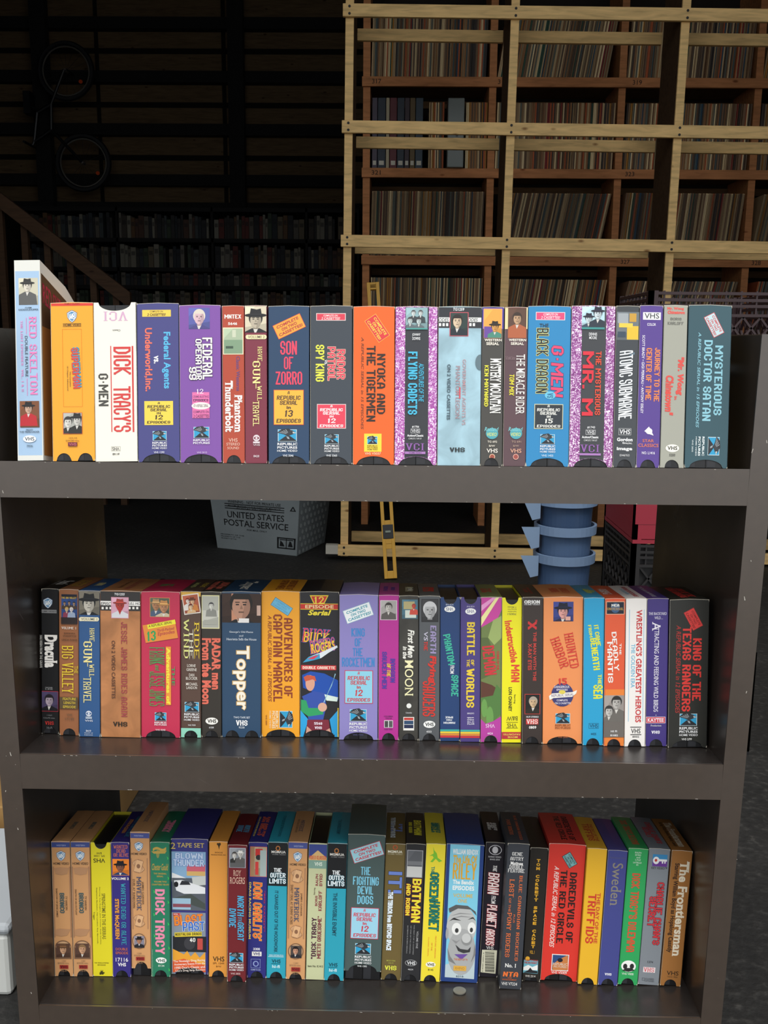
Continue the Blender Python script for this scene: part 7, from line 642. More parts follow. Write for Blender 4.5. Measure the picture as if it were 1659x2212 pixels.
def make_tape(t):
    row, xb, s, lean, w, h, rise, col, label, notch, texk, els = t
    z, a = SHELF[row]
    up = Vector((0, math.sin(a), math.cos(a))); bk = Vector((0, math.cos(a), -math.sin(a)))
    pos = Vector((xb, 0, z)) + bk * s + up * (rise + .0005 + abs(lean) * w / 2)
    root = empty('video_tape_box')
    root.matrix_world = Matrix.Translation(pos) @ Matrix.Rotation(-a, 4, 'X') @ Matrix.Rotation(lean, 4, 'Y')
    tag(root, label, 'tape box', GROUPS[row])
    W, H = w * 1000, h * 1000; D = 104
    base = mat(col, .36, texk or '', .5)
    paper = mat(PAPER, .8)
    nk = notch
    if notch == 'clam':
        wh = mat('#dcdcd4', .35); lb = mat(col, .22); D = 128
        M = MB(); prof = [(0, 0), (D, 0), (D, H - 46), (D - 3, H - 38), (D - 12, H - 26), (D - 45, H - 13), (0, H)]
        n = len(prof)
        def ringp(x): return [(x, p[0] * 1e-3, p[1] * 1e-3) for p in prof]
        hw = W / 2e3
        M.poly(ringp(-hw)[::-1], wh); M.poly(ringp(hw), wh)
        for i in range(n):
            p, q = prof[i], prof[(i + 1) % n]
            M.poly([(-hw, p[0] * 1e-3, p[1] * 1e-3), (hw, p[0] * 1e-3, p[1] * 1e-3), (hw, q[0] * 1e-3, q[1] * 1e-3), (-hw, q[0] * 1e-3, q[1] * 1e-3)], wh)
        o = M.obj('case', root, .0022); 
        M = MB(); y = -.00005
        M.poly([(-hw + .001, y, .006), (hw - .001, y, .006), (hw - .001, y, (H - 12.5) * 1e-3), (-hw + .001, y, (H - 12.5) * 1e-3)], lb); M.obj('spine_insert', root)
        M = MB(); x = hw + .0001; side = mat('#5a4430', .4)
        M.poly([(x, .003, .006), (x, .120, .006), (x, .120, (H - 52) * 1e-3), (x, .085, (H - 30) * 1e-3), (x, .003, (H - 14) * 1e-3)], side)
        M.poly([(x + .0001, .003, .006), (x + .0001, .060, .006), (x + .0001, .060, (H - 75) * 1e-3), (x + .0001, .003, (H - 75) * 1e-3)], mat('#a8743c', .4))
        tr, _ = text_tris('RED SKELTON', 0, .012, 1, 0, 0, 100, 24, 'h', 0)
        for q in tr: M.poly([(x + .0002, (u + 56) * 1e-3, (v + H - 36 - (u + 50) * .16) * 1e-3) for u, v in q], mat('#a8324a', .4))
        M.obj('cover_insert', root)
    else:
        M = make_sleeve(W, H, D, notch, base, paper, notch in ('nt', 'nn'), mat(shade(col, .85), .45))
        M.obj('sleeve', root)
        blk = mat('#141416', .35); lb2 = mat('#25262a', .5)
        nC = 2 if W > 40 else 1; cw = (W - 2.2) / nC
        for i in range(nC):
            M = MB(); x0 = -W / 2 + 1.1 + i * cw + .25; x1 = x0 + cw - .5; zb = -rise * 1000
            ht = min(187, H - 2) if notch not in ('nt', 'nn') else H - 3.0
            if rise: ht = H - 6
            M.box((x0 * 1e-3, .0014, zb * 1e-3 + .0002), (x1 * 1e-3, .0995, (zb + ht) * 1e-3), blk)
            # reel-door ridge and seam seen through the notch
            M.box(((x0 + 1) * 1e-3, .0010, (zb + 1) * 1e-3), ((x0 + cw * .46) * 1e-3, .0014, (zb + ht - 4) * 1e-3), lb2)
            M.obj('cassette', root)
    pr = Print(W, H, 'n' if notch == 'n' else notch)
    gb = {}
    for e in els:
        k, cx, cy, ww, hh, c, part, ang = e[:8]
        if part in ('panel', 'stripe') or (k == 'P'): UNIQ[0] += 1; part = part + '|%d' % UNIQ[0]
        nm_k = part.split('|'); part = nm_k[0]
        nm = {'panel': 'printed_panel', 'lettering': 'lettering', 'emblem': 'emblem', 'sticker': 'sticker', 'picture': 'picture', 'stripe': 'stripe', 'border': 'border', 'barcode': 'barcode'}.get(part, part) + ('|' + nm_k[1] if len(nm_k) > 1 else '')
        if k == 'R': pr.put(rectp(cx, cy, ww, hh, ang), nm, c)
        elif k == 'F':
            tk = max(.25, e[8])
            for q in ((cx, cy + hh / 2 - tk / 2, ww, tk), (cx, cy - hh / 2 + tk / 2, ww, tk), (cx - ww / 2 + tk / 2, cy, tk, hh), (cx + ww / 2 - tk / 2, cy, tk, hh)): pr.put(rectp(*q), nm, c)
        elif k == 'E': pr.put(ellipse(cx, cy, ww / 2, hh / 2), nm, c)
        elif k == 'Y': pr.put(e[8], nm, c) if True else 0
        elif k == 'L': logo(pr, e[8], cx, cy, ww, hh, e[9], 'emblem')
        elif k == 'P': picture(pr, cx, cy, ww, hh, c, e[8], ang, nm)
        elif k == 'T':
            s_, o, it, b, ol, sf = e[8:14]; b = bold(b, sf)
            if o != 's' and e[11] >= .02 and block_ok(s_):
                wt = min(.30 if ol else .35, .27 + e[11] * 2) - (.07 if sf else 0)
                if ol: pr.tris(block_text(s_, cx, cy, ww, hh, o, ang, wt, sf, it, min(.45, .10 * min(ww, hh) if block_ok(s_) else .45)), nm, ol)
                pr.tris(block_text(s_, cx, cy, ww, hh, o, ang, wt, sf, it), nm, c); continue
            if o == 's':
                n = len(s_); st = hh / n
                for i, ch in enumerate(s_):
                    if ch == ' ': continue
                    f = (i + .5) / n; yy = cy + hh / 2 - hh * f
                    r_ = text_tris(ch, it, b, 0, cx, yy, min(ww, 6.2) * (.35 if ch == 'I' else 1), st * .78, 'h', 0)
                    if r_: pr.tris(r_[0], nm, c, pr.z + 1)
                pr.z += 1; continue
            if ol:
                base_r = text_tris(s_, it, b, 0, cx, cy, ww, hh, o, ang)
                r2 = text_tris(s_, it, b + .04, 0, cx, cy, ww * 1.0, hh * 1.0, o, ang)
                if r2: pr.tris(r2[0], nm, ol)
                f = .93
                W2, H2 = (ww * (1 - .07 * min(1, hh / max(ww, .1))), hh * .9) if o in 'hu' else (ww * .9, hh * (1 - .07 * min(1, ww / max(hh, .1))))
                r_ = text_tris(s_, it, b, 0, cx, cy, W2, H2, o, ang)
                pr.tris(r_[0], nm, c)
            else:
                r_ = text_tris(s_, it, b, sf, cx, cy, ww, hh, o, ang)
                if r_: pr.tris(r_[0], nm, c)
    for nm, M in pr.parts.items():
        if M.v: M.obj(nm.split('|')[0], root)
    # title repeated on the top face
    if row in 'BC' and notch not in ('nt', 'nn', 'clam') and 'Sweden' not in [e[8] for e in els if e[0] == 'T']:
        L = top_title(t); M = MB(); n = len(L)
        if n:
            tot = sum(e[3] for e in L); y = 0
            for e in L:
                x = e[1]; hh = min(80, e[4] * .82); r_ = (block_text(e[8], x * .9, 0, e[3] * .9, hh, 'v', 0, min(.35, .27 + e[11] * 2) - (.07 if e[13] else 0), e[13], e[10]),) if e[11] >= .02 and block_ok(e[8]) else text_tris(e[8], e[10], bold(e[11], e[13]), e[13], x * .9, 0, e[3] * .9, hh, 'v', 0)
                bl = .5 if W < 35 else .9
                for i, q in enumerate(r_[0]): M.poly([(u * 1e-3, (52 + v) * 1e-3, (H + bl * (1 - abs(u) / (W / 2)) + .12 + (i % 7) * .004) * 1e-3) for u, v in q], mat(e[5], .45))
            M.obj('top_lettering', root)
    return root
for t in TAPES: make_tape(t)
# small disc lying on the lowest shelf
m = MB(); m.tube((0, 0, 0), (0, 0, .0014), .0085, mat('#8f8f86', .35, metal=.6), 20)
o = m.obj('coin'); o.matrix_world = Matrix.Translation((.5435, .0475, Z3 - .0475 * math.tan(A3) + .0006)) @ Matrix.Rotation(-A3, 4, 'X')
tag(o, 'small round silver coin lying on the lowest shelf below the cartoon face box', 'coin')
# ------------------------------------------------------------------ empty lumber rack in front, record rack behind
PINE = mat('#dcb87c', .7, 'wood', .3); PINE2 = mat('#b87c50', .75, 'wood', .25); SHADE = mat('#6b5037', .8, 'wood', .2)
rk = tag(empty('lumber_rack', (1.3, 3.5, ZF + .012), (0, math.radians(.5), 0)), 'tall empty rack of pale pine boards screwed together before the record shelves', 'rack')
RZ = [1.57, 1.078, .576, .08, -.41, -.895]
PX = [.19, .93, 1.69, 2.45]
ro = Vector((-1.3, -3.5, -ZF))
def rbox(name, a, b, m, parent, off_=ro): 
    a = Vector(a) + off_; b = Vector(b) + off_
    return boxobj(name, tuple(a), tuple(b), m, parent, .002)
for x in PX:
    rbox('upright', (x - .018, 3.515, ZF + .0), (x + .018, 3.815, 2.15), mat('#4a3828', .85, 'wood', .15), rk)  # shade of the sides put into the colour; pale strip covers the front
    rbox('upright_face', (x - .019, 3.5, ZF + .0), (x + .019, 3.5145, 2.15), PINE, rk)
for z in RZ + [2.05]:
    rbox('front_rail', (PX[0] - .03, 3.478, z - .027), (3.2, 3.4995, z + .027), PINE, rk)
    for i in range(3):
        rbox('back_rail', (PX[i] + .0195, 3.82, z - .027), (PX[i + 1] - .0195, 3.845, z + .027), PINE, rk)
m = MB(); blk = mat('#15120f', .6)
for z in RZ:
    for x in PX:
        for dz in (-.015, .015): m.tube(Vector((x, 3.476, z + dz)) + ro, Vector((x, 3.4785, z + dz)) + ro, .006, blk, 8)
tag(m.obj('screw_head', rk), kind='stuff')
m = MB(); m.box(Vector((.1, 3.48, -.915)) + ro, Vector((.16, 3.52, -.87)) + ro, mat('#b8b4a8', .8)); m.obj('end_tag', rk)
rr = tag(empty('record_rack', (1.3, 4.45, ZF)), 'deep reddish brown board shelving packed with worn record sleeves', 'shelf rack')
ro2 = Vector((-1.3, -4.45, -ZF))
QX = [.255, .945, 1.65, 2.39, 3.1]
QZ = [1.535, 1.06, .59, .12]
for x in QX: rbox('upright', (x - .02, 4.452, ZF), (x + .02, 4.80, 2.1), PINE2, rr, ro2)
for z in QZ:
    rbox('shelf_rail', (QX[0] - .025, 4.43, z - .025), (3.15, 4.452, z + .025), PINE2, rr, ro2)
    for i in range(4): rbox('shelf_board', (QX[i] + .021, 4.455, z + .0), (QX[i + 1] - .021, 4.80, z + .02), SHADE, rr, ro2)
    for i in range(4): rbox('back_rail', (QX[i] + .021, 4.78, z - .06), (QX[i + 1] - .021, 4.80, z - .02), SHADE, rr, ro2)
rbox('back_board', (QX[0], 4.81, .12), (3.15, 4.825, 2.1), mat('#1c130c', .9), rr, ro2)
ink = mat('#3a2415', .8)
for s, x, z in (('317', .30, 1.535), ('318', .985, 1.535), ('319', 1.715, 1.535), ('321', .30, 1.06), ('323', 1.70, 1.06), ('327', 1.70, .59), ('328', 2.43, .59)):
    M = MB(); tr, _ = text_tris(s, 0, .012, 0, 0, 0, 50, 24, 'h', 0)
    for q in tr: M.poly([(x + u * 1e-3 - 1.3 + .01, 4.4298 - 4.45, z + v * 1e-3 - ZF) for u, v in q], ink)
    M.obj('shelf_number', rr)
RC = ['#9c815d', '#b49a74', '#866b4c', '#c9ad81', '#715a42', '#5d4736', '#493d36', '#bfa47b', '#e1c898', '#8a623f', '#6d4e32', '#9d6f44', '#62675d', '#4b5a5b', '#a88c66', '#f1d9a8', '#39332f', '#b05a32', '#8d6d52', '#695542', '#8b7a5b', '#58493b']
ONES = 'first second third fourth fifth sixth seventh eighth ninth tenth eleventh twelfth thirteenth fourteenth fifteenth sixteenth seventeenth eighteenth nineteenth'.split()
TENS = ['', '', 'twenty', 'thirty', 'forty', 'fifty', 'sixty', 'seventy', 'eighty', 'ninety']
TENTH = ['', '', 'twentieth', 'thirtieth', 'fortieth', 'fiftieth', 'sixtieth', 'seventieth', 'eightieth', 'ninetieth']
def ordinal(n):
    if n > 100: return 'hundred-and-' + ordinal(n - 100)
    if n == 100: return 'hundredth'
    if n < 20: return ONES[n - 1]
    return TENTH[n // 10] if n % 10 == 0 else TENS[n // 10] + '-' + ONES[n % 10 - 1]
def hue(c):
    r, g, b = [int(h6(c)[i:i + 2], 16) for i in (1, 3, 5)]
    mx, mn = max(r, g, b), min(r, g, b)
    if mx - mn < 14: return 'black' if mx < 60 else ('grey' if mx < 150 else 'pale grey')
    if r == mx and r > 1.7 * g: return 'red'
    if b == mx: return 'blue'
    if g == mx: return 'green'
    if mx > 155: return 'cream' if b > 120 else 'ochre'
    return 'tan' if mx > 115 else ('brown' if mx > 75 else 'dark brown')
RA = ['#7a1f26', '#9c6a28', '#2c4c60', '#8c2f2a', '#b0782c', '#2f5040']
meshes = {}
def rec_mesh(col, wq):
    k = (col, wq)
    if k not in meshes:
        m = MB(); t = wq * 1e-3
        m.box((0, 0, 0), (t * .86, .30, .355), mat(col, .75)); m.box((t * .18, -.0008, .004), (t * .68, .0, .351), mat(shade(col, .7), .8)); meshes[k] = m.mesh('record')
    return meshes[k]
LEAN = {0: [1.5, 9, 3, 6, 2], 1: [0, 1, 2, 1, 0], 2: [1.5, 10.5, 5, 9, 3], 3: [1, 8, 12, 10, 5]}
def shelf_records(zi, zoff, thick, emit):
    for b in range(4):
        x = QX[b] + .024; xe = QX[b + 1] - .024; a = math.radians(LEAN[zi][b]); 
        if b == 3: xe = 2.75
        if zi == 1 and b == 0: x = .60
        off_ = .36 * math.sin(a)
        while x < xe - off_ - .006:
            wq = random.choice(thick); col = random.choice(RC) if random.random() > .07 else random.choice(RA)
            if zi == 1 and b == 0 and .68 < x < .80: x += .006; continue
            emit(x + 0, 4.462 + random.uniform(0, .012), zoff, a, col, wq); x += wq * 1e-3 / math.cos(a)
nrec = [0]
cnt_ = {}
def ind(x, y, z, a, col, wq):
    nrec[0] += 1
    bay = sum(1 for q in QX if q < x) - 1; cnt_[bay] = cnt_.get(bay, 0) + 1
    o = link('record', rec_mesh(col, wq)); o.matrix_world = Matrix.Translation((x, y, z)) @ Matrix.Rotation(a, 4, 'Y')
    cn = ''
    tag(o, hue(col) + ' record, ' + ordinal(cnt_[bay]) + ' from the left, ' + ONES[bay] + ' bay, middle record shelf', 'record', 'records on the third shelf of the board rack')
shelf_records(2, .612 + .0, [7, 8, 8, 9, 10, 6], ind)
m = MB()
def bulk(x, y, z, a, col, wq):
    t = wq * 1e-3; m.box((0, 0, 0), (t * .86, .30, .355), mat(col, .75), Matrix.Translation((x, y, z)) @ Matrix.Rotation(a, 4, 'Y'))
shelf_records(0, 1.557, [6, 7, 8, 9], bulk); shelf_records(1, 1.082, [6, 7, 8, 9], bulk); shelf_records(3, .142, [6, 7, 8, 9], bulk)
tag(m.obj('record_rows'), 'rows of worn record sleeves on the other shelves of the board rack', 'records', kind='stuff')
# wide ledgers / binders at the left of the second row
BC = [('#4a4250', .030), ('#26303c', .045), ('#a89c80', .020), ('#5c2228', .040), ('#28333e', .040), ('#3a2c34', .028), ('#5f4c28', .030), ('#33424e', .042)]
names_b = ['mauve', 'navy', 'cream', 'dark red', 'dark slate', 'plum', 'ochre', 'steel blue']
x = .285
for (c, wd), nm in zip(BC, names_b):
    b = tag(empty('binder', (x + wd / 2, 4.458, 1.0825)), nm + ' tall binder with a small white spine tag on the record rack', 'binder', 'binders on the record rack')
    boxobj('cover', (-wd / 2 + .001, 0, 0), (wd / 2 - .001, .3, .375), mat(c, .6), b, .002); 
    if nm != 'cream': boxobj('spine_tag', (-wd * .3, -.0012, .022), (wd * .3, -.0002, .045), mat('#c8c4b4', .7), b)
    x += wd + .001
b = tag(empty('white_folder', (.745, 4.40, 1.085)), 'pale translucent plastic folder sticking out among the records on the rack', 'folder')
boxobj('cover', (-.045, .0, -.0), (.045, .3, .36), mat('#6e7672', .4), b, .004); boxobj('label', (.0, -.001, .16), (.012, 0.0, .22), mat('#30383c', .5), b)
# ------------------------------------------------------------------ mail tub
tub = tag(empty('mail_tub', (-.22, 3.9, ZF)), 'grey-white corrugated plastic mail tub with black printed capitals on the floor', 'tub')
fl, fr_, br = Vector((-.488, 3.764)), Vector((-.055, 3.592)), Vector((.060, 3.93)); bl_ = fl + (br - fr_)
cen = (fl + br) / 2; tm = mat('#868e90', .45, 'noise', scale=5.0, amt=.1)
Ht = .31; K = 1.13
def tp(p, z): 
    q = cen + (p - cen) * (1 + (K - 1) * z / Ht); return Vector((q.x + .22, q.y - 3.9, z))
M = MB(); cs = [fl, fr_, br, bl_]
for i in range(4):
    a, b = cs[i], cs[(i + 1) % 4]
    M.poly([tp(a, 0), tp(b, 0), tp(b, Ht), tp(a, Ht)], tm)
    a2, b2 = cen + (a - cen) * .97, cen + (b - cen) * .97
    M.poly([tp(b2, 0), tp(a2, 0), tp(a2, Ht), tp(b2, Ht)], tm); M.poly([tp(a, Ht), tp(b, Ht), tp(b2, Ht), tp(a2, Ht)], tm)
M.poly([tp(c, .002) for c in cs], tm); M.obj('tub_body', tub)
M = MB()
for i in range(4):
    a, b = cs[i], cs[(i + 1) % 4]; d_ = (tp(b, Ht) - tp(a, Ht)); M.tube(tp(a, Ht), tp(b, Ht), .009, tm, 8)
M.obj('rim', tub)
# front print
nrm = (tp(fr_, 0) - tp(fl, 0)).cross(tp(fl, Ht) - tp(fl, 0)).normalized()
def on_front(u, v, e=.0008):
    # u 0..1 across, v 0..1 up
    p = tp(fl, 0).lerp(tp(fr_, 0), u).lerp(tp(fl, Ht).lerp(tp(fr_, Ht), u), v); return p + nrm * e
M = MB(); pm = mat('#101214', .6)
def ftext(s, u0, v0, u1, v1, it=0):
    tr, _ = text_tris(s, 0, .012, 0, (u0 + u1) / 2, (v0 + v1) / 2, u1 - u0, v1 - v0, 'h', 0)
    for q in tr: M.poly([on_front(u, v) for u, v in q], pm)
ftext('WARNING - NOT FOR PRIVATE USE', .20, .80, .80, .85)
for v in (.775, .735, .70): M.poly([on_front(.16, v), on_front(.84, v), on_front(.84, v + .014), on_front(.16, v + .014)], pm)
ftext('MAXIMUM PENALTY FOR THEFT OR MISUSE OF', .2, .745, .8, .768); ftext('POSTAL PROPERTY', .3, .708, .7, .73)
ftext('UNITED STATES', .18, .55, .84, .66); ftext('POSTAL SERVICE', .13, .41, .89, .52); ftext('FOR MAIL ONLY', .40, .345, .64, .375)
for i in range(3): ftext('PROPERTY OF THE', .07, .24 - i * .035, .36 - i * .05, .26 - i * .035)
for q in (((.76, .10), (.78, .10), (.78, .29), (.76, .29)), ((.96, .10), (.98, .10), (.98, .29), (.96, .29)), ((.76, .27), (.98, .27), (.98, .29), (.76, .29)), ((.76, .10), (.98, .10), (.98, .12), (.76, .12)), ((.865, .1), (.875, .1), (.875, .29), (.865, .29)), ((.79, .14), (.85, .14), (.83, .2), (.80, .24)), ((.89, .14), (.95, .14), (.93, .22), (.91, .24)), ((.79, .245), (.95, .245), (.95, .26), (.79, .26))):
    M.poly([on_front(*p) for p in q], pm)
for q in (((.90, .74), (.97, .74), (.965, .755), (.905, .755)), ((.90, .74), (.93, .82), (.94, .81), (.915, .74)), ((.97, .74), (.94, .82), (.93, .81), (.955, .74))): M.poly([on_front(*p) for p in q], pm)
M.obj('printed_text', tub)
M = MB(); n2 = (tp(br, 0) - tp(fr_, 0)).cross(tp(fr_, Ht) - tp(fr_, 0)).normalized()
for i in range(7):
    for j in range(8):
        u = (i + .5 + (.5 if j % 2 else 0)) / 8; v = (j + .5) / 9
        c = tp(fr_, 0).lerp(tp(br, 0), u).lerp(tp(fr_, Ht).lerp(tp(br, Ht), u), v); ex_ = (tp(br, 0) - tp(fr_, 0)).normalized(); ez_ = Vector((0, 0, 1))
        M.poly([c + n2 * .004 + ex_ * .014 * math.cos(t * math.pi / 3) + ez_ * .012 * math.sin(t * math.pi / 3) for t in range(6)], mat('#a0a7a8', .5))
        
tag(M.obj('dimple', tub), kind='stuff')
# ------------------------------------------------------------------ spirit level
lv = tag(empty('spirit_level'), 'long yellow spirit level leaning against the pine rack', 'level')
pb = Vector((.425, 3.13, ZF)); pt = Vector((.325, 3.445, .40)); zz = (pt - pb).normalized(); xx = Vector((1, 0, 0)); xx = (xx - zz * xx.dot(zz)).normalized(); yy = zz.cross(xx)
lv.matrix_world = Matrix(((xx.x, yy.x, zz.x, pb.x), (xx.y, yy.y, zz.y, pb.y), (xx.z, yy.z, zz.z, pb.z + .006), (0, 0, 0, 1)))
Ll = (pt - pb).length; yel = mat('#c9972a', .45); hwl = .029
M = MB()
for sx in (-1, 1): M.box((sx * hwl - (.016 if sx > 0 else 0), -.012, 0), (sx * hwl + (.016 if sx < 0 else 0), .012, Ll), yel)
webs = [(0, .035)]; z = .035
for gap in (.10, 'v', .10, .12, .12, .12, 'v', .12, .12, .12):
    if gap == 'v': webs.append((z - .005, z + .105)); z += .10
    else: webs.append((z + gap, z + gap + .026)); z += gap + .026
webs.append((Ll - .028, Ll))
for a, b in webs:
    if b < Ll + .001: M.box((-hwl + .015, -.010, a), (hwl - .015, .010, b), yel)
M.obj('frame', lv, .0015)
z = .035
for gap in (.10, 'v', .10, .12, .12, .12, 'v', .12, .12, .12):
    if gap == 'v':
        v = boxobj('vial_block', (-.024, -.0135, z + .02), (.024, .0135, z + .085), mat('#0e0e10', .4), lv, .002)
        M = MB(); M.tube((-.012, -.0145, z + .052), (.012, -.0145, z + .052), .006, mat('#8a9488', .2), 12); M.obj('vial', v); z += .10
    else: z += gap + .026
# ------------------------------------------------------------------ nested blue pails
blue = mat('#3f6f9c', .4); blue2 = mat('#6f9cc4', .4)
cols = [('#3a5070', 'topmost'), ('#50688a', 'middle'), ('#455d80', 'lowest')]
for i, (zr, (c, nm)) in enumerate(zip((-.40, -.505, -.61), cols)):
    b = tag(empty('bucket', (1.062, 2.32, ZF if i == 2 else zr - .305)), nm + ' of three nested blue plastic pails behind the bookcase', 'bucket', 'nested blue pails')
    zo = 0.0; Hh = zr - b.location.z
    M = MB(); prof = [(.0, .0), (.080 - i * .0, .0), (.096, Hh - .03), (.108, Hh - .03), (.110, Hh), (.104, Hh), (.092, Hh - .028), (.078, .006), (0, .006)]
    M.lathe(prof, mat(c, .4), 36); M.obj('pail', b, smooth=False)
    M = MB(); M.lathe([(.1085, Hh - .031), (.1115, Hh - .031), (.1125, Hh + .001), (.1035, Hh + .001)], mat('#7c94b4', .4), 36); M.obj('rim', b)
    M = MB(); M.prism([(-.165, Hh - .005), (-.100, Hh - .005), (-.100, Hh - .078), (-.128, Hh - .085)], -.055, -.05, mat('#8299b5', .4)); M.obj('handle_tab', b)
# ------------------------------------------------------------------ crates
def crate(name, loc, w, h, col, label, rot=0, cat='crate'):
    c = tag(empty(name, loc, (0, 0, rot)), label, cat, None); m_ = mat(col, .45); t = .012
    boxobj('base', (0, 0, 0), (w, w, .01), m_, c)
    for k in range(4):
        R_ = Matrix.Translation((w / 2, w / 2, 0)) @ Matrix.Rotation(k * math.pi / 2, 4, 'Z') @ Matrix.Translation((-w / 2, -w / 2, 0))
        M = MB(); bx = lambda a, b: M.box(a, b, m_, R_)
        bx((0, 0, .01), (.022, t, h)); bx((w - .022, 0, .01), (w, t, h))
        for z in (h - .006, h - .022, h - .036, h - .058): bx((.022, 0, z - .0035), (w - .022, t * .8, z + .0035))
        for i in range(1, 9): bx((w * i / 9 - .002, .002, h - .058), (w * i / 9 + .002, t * .6, h))
        bx((.022, .0, .012), (w - .022, t, .055)); 
        for z in (h * .5,): bx((.022, .001, z - .004), (w - .022, t * .7, z + .004))
        lo, hi = .055, h - .06; n = 7; st = (w - .044) / n; H_ = hi - lo
        for i in range(-3, n + 1):
            for sg in (1, -1):
                xa = .022 + i * st; xb = xa + H_ * .8
                za, zb = (lo, hi) if sg > 0 else (hi, lo)
                x0, x1, z0, z1 = xa, xb, za, zb
                if x0 < .022: f = (.022 - x0) / (x1 - x0); z0 = z0 + (z1 - z0) * f; x0 = .022
                if x1 > w - .022: f = (w - .022 - x0) / (xb - xa); z1 = z0 + (zb - za) * f; x1 = w - .022
                if x1 - x0 < .01: continue
                L = math.hypot(x1 - x0, z1 - z0); an = math.atan2(z1 - z0, x1 - x0)
                M.box((0, .003, -.0025), (L, t * .75, .0025), m_, R_ @ Matrix.Translation((x0, 0, z0)) @ Matrix.Rotation(-an, 4, 'Y'))
        M.obj('side_panel', c)
    return c
bc1 = crate('milk_crate', (1.055, 1.30, ZF), .335, .283, '#1b1a1b', 'black lattice milk crate at the foot of the stack right of the bookcase')
bc2 = crate('milk_crate', (1.052, 1.302, ZF + .284), .335, .283, '#1d1b1b', 'black lattice milk crate directly under the red crate')
rc = crate('milk_crate', (1.052, 1.30, ZF + .568), .335, .30, '#8c1f30', 'red plastic crate in the stack right of the bookcase')
for q in (bc1, bc2):
    boxobj('inner_wall', (.014, .013, .011), (.321, .016, .27), mat('#161516', .6), q); boxobj('inner_wall', (.013, .017, .011), (.016, .32, .27), mat('#161516', .6), q)
boxobj('solid_wall', (.004, -.001, .05), (.331, .001, .24), mat('#8c1f30', .45), rc)
boxobj('solid_wall', (-.001, .012, .05), (.001, .32, .24), mat('#8c1f30', .45), rc)
crate('milk_crate', (1.058, 1.295, ZF + .869), .335, .327, '#2e1b1e', 'dark maroon lattice crate on top of the stack')
# ------------------------------------------------------------------ left behind the bookcase
b = tag(empty('foam_box', (-.40, .47, ZF)), 'white box with rounded rim standing on the ground left of the bookcase', 'box')
boxobj('box_body', (-.3, -.155, 0), (.228, .15, .112), mat('#c9cbc6', .6), b, .008); boxobj('lid', (-.305, -.16, .113), (.233, .155, .132), mat('#a9aeb2', .6), b, .008)
b = tag(empty('cardboard_box', (-.42, .84, ZF)), 'low brown cardboard box behind the white box', 'box')
boxobj('box_body', (-.3, -.18, 0), (.26, .22, .155), mat('#8a6a3c', .8, 'noise', scale=6.0), b, .003); boxobj('paper_sheet', (-.1, .12, .157), (.262, .24, .159), mat('#9aa4c8', .6), b)
crate('milk_crate', (-.52, 1.12, ZF), .335, .42, '#221a18', 'dark brown slatted crate behind the cardboard box')
# ------------------------------------------------------------------ stair railing
st = tag(empty('stair_railing', (-1.75, 5.0, ZF)), 'sloping wooden stair railing with square balusters in the dark left corner', 'railing')
rw = mat('#4c3624', .7, 'wood', .3)
def srail(x): return .983 - (x + 2.029) * (.983 - .439) / (2.029 - 1.314)
M = MB(); M.prism([(-2.5 + 1.75, srail(-2.5) - ZF - .055), (-1.24 + 1.75, srail(-1.24) - ZF - .055), (-1.24 + 1.75, srail(-1.24) - ZF + .045), (-2.5 + 1.75, srail(-2.5) - ZF + .045)], -.02, .02, rw); M.obj('handrail', st)
for x in (-2.35, -2.2, -2.05, -1.9, -1.76, -1.62, -1.48, -1.34): boxobj('baluster', (x + 1.75 - .02, .021, 0), (x + 1.75 + .02, .06, srail(x) - ZF - .01), rw, st)
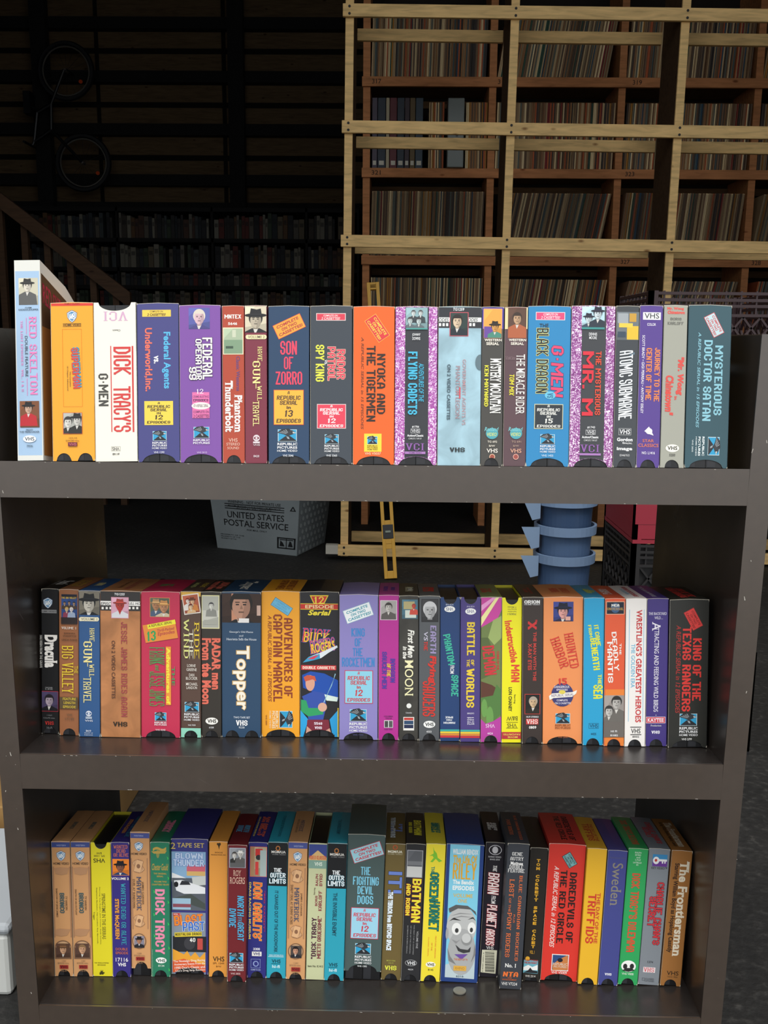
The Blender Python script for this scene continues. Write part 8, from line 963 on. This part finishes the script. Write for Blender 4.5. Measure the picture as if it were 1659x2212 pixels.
# ------------------------------------------------------------------ far book shelves
bs = tag(empty('book_shelf', (-1.4, 7.85, ZF)), 'long dark wooden bookshelves full of books along the far wall', 'bookshelf')
SZ = [1.05, .79, .63, .44, .2]
for z in SZ + [1.32]: boxobj('shelf', (-1.6, 0, z - ZF - .035), (1.45, .3, z - ZF), mat('#0f0d0c', .8), bs)
for x in (-1.62, -.75, .12, .98, 1.45): boxobj('upright', (x, .0, 0), (x + .02, .3, 1.32 - ZF), mat('#0f0d0c', .8), bs)
BK = ['#5c564c', '#6c665c', '#787468', '#4a3024', '#5c4024', '#3c4244', '#2c3238', '#222226', '#5c241c', '#645844', '#34402f', '#7c7668', '#3c342c', '#282626', '#1e242a', '#2a2624', '#32302c']
bm_ = {}
nb = 0
for zi, (z, hmax) in enumerate(zip(SZ[:4], (.225, .21, .115, .15))):
    x = -2.98; nz = 0
    while x < -.02 and nb < 300:
        wd = random.choice((.022, .03, .036, .042, .05)); hh = hmax * random.uniform(.72, 1)
        bad = any(abs((x + wd / 2) - (ux - 1.4 + .01)) < wd / 2 + .012 for ux in (-1.62, -.75, .12, .98, 1.45))
        if bad: x += .012; continue
        c = random.choice(BK); k = (c, wd, round(hh / hmax, 1), zi)
        if k not in bm_:
            m = MB(); m.box((0, 0, 0), (wd * .93, .17, round(hh, 3)), mat(c, .7)); m.box((wd * .12, -.001, hh * .6), (wd * .8, 0, hh * .8), mat(shade(c, .6), .7)); bm_[k] = m.mesh('book')
        o = link('book', bm_[k]); o.location = (x, 7.87, z + .0005)
        nz += 1
        tag(o, 'dim ' + hue(c) + ' book, ' + ordinal(nz) + ' from the left on the ' + ('top', 'second', 'third', 'fourth')[zi] + ' far dark shelf', 'book', 'books on the far dark shelves'); nb += 1
        x += wd + (.03 if random.random() < .06 else .001)
# ------------------------------------------------------------------ bicycle hung on the far wall
bi = tag(empty('bicycle', (-2.55, 7.95, 1.2)), 'small dark bicycle hung upright on the far wall with orange reflectors', 'bicycle')
tyre = mat('#17171a', .5); rimm = mat('#8c8880', .3, metal=.6); fr_m = mat('#14161a', .4)
for cx_, cz_ in ((-.02, 1.30), (.10, .517)):
    M = MB(); M.ring((cx_, 0, cz_), .235, .022, tyre); wh = M.obj('wheel', bi)
    M = MB(); M.ring((cx_, 0, cz_), .208, .007, rimm); M.obj('rim', wh)
    M = MB()
    for i in range(16): t_ = i * math.pi / 8; M.tube((cx_, 0, cz_), (cx_ + .205 * math.cos(t_), 0, cz_ + .205 * math.sin(t_)), .0012, fr_m, 4)
    M.tube((cx_, -.04, cz_), (cx_, .04, cz_), .012, rimm, 10); M.obj('spokes', wh)
    M = MB(); M.tube((cx_ + .13, -.012, cz_ - .09), (cx_ + .13, -.004, cz_ - .09), .017, mat('#d8501c', .3), 12); M.obj('reflector', wh)
M = MB()
for a, b in (((-.02, -.05, 1.30), (-.17, 0, 1.02)), ((.10, -.05, .517), (-.18, 0, .80)), ((-.17, 0, 1.02), (-.18, 0, .80)), ((-.17, 0, 1.02), (-.30, 0, .95)), ((-.18, 0, .80), (-.34, 0, .70)), ((-.30, 0, .95), (-.34, 0, .70))): M.tube(a, b, .014, fr_m, 8)
M.obj('frame', bi)
M = MB(); M.tube((-.36, -.2, .66), (-.36, .08, .66), .011, fr_m, 8); M.tube((-.34, 0, .70), (-.36, 0, .66), .012, fr_m, 8); M.obj('handlebar', bi)
M = MB(); M.box((-.40, -.06, .93), (-.34, .06, 1.12), fr_m); M.tube((-.36, 0, 1.0), (-.29, 0, .96), .011, fr_m, 8); M.obj('saddle', bi)
M = MB(); M.tube((-.02, .02, 1.32), (-.02, .26, 1.32), .008, fr_m, 8); M.obj('wall_hook', bi)
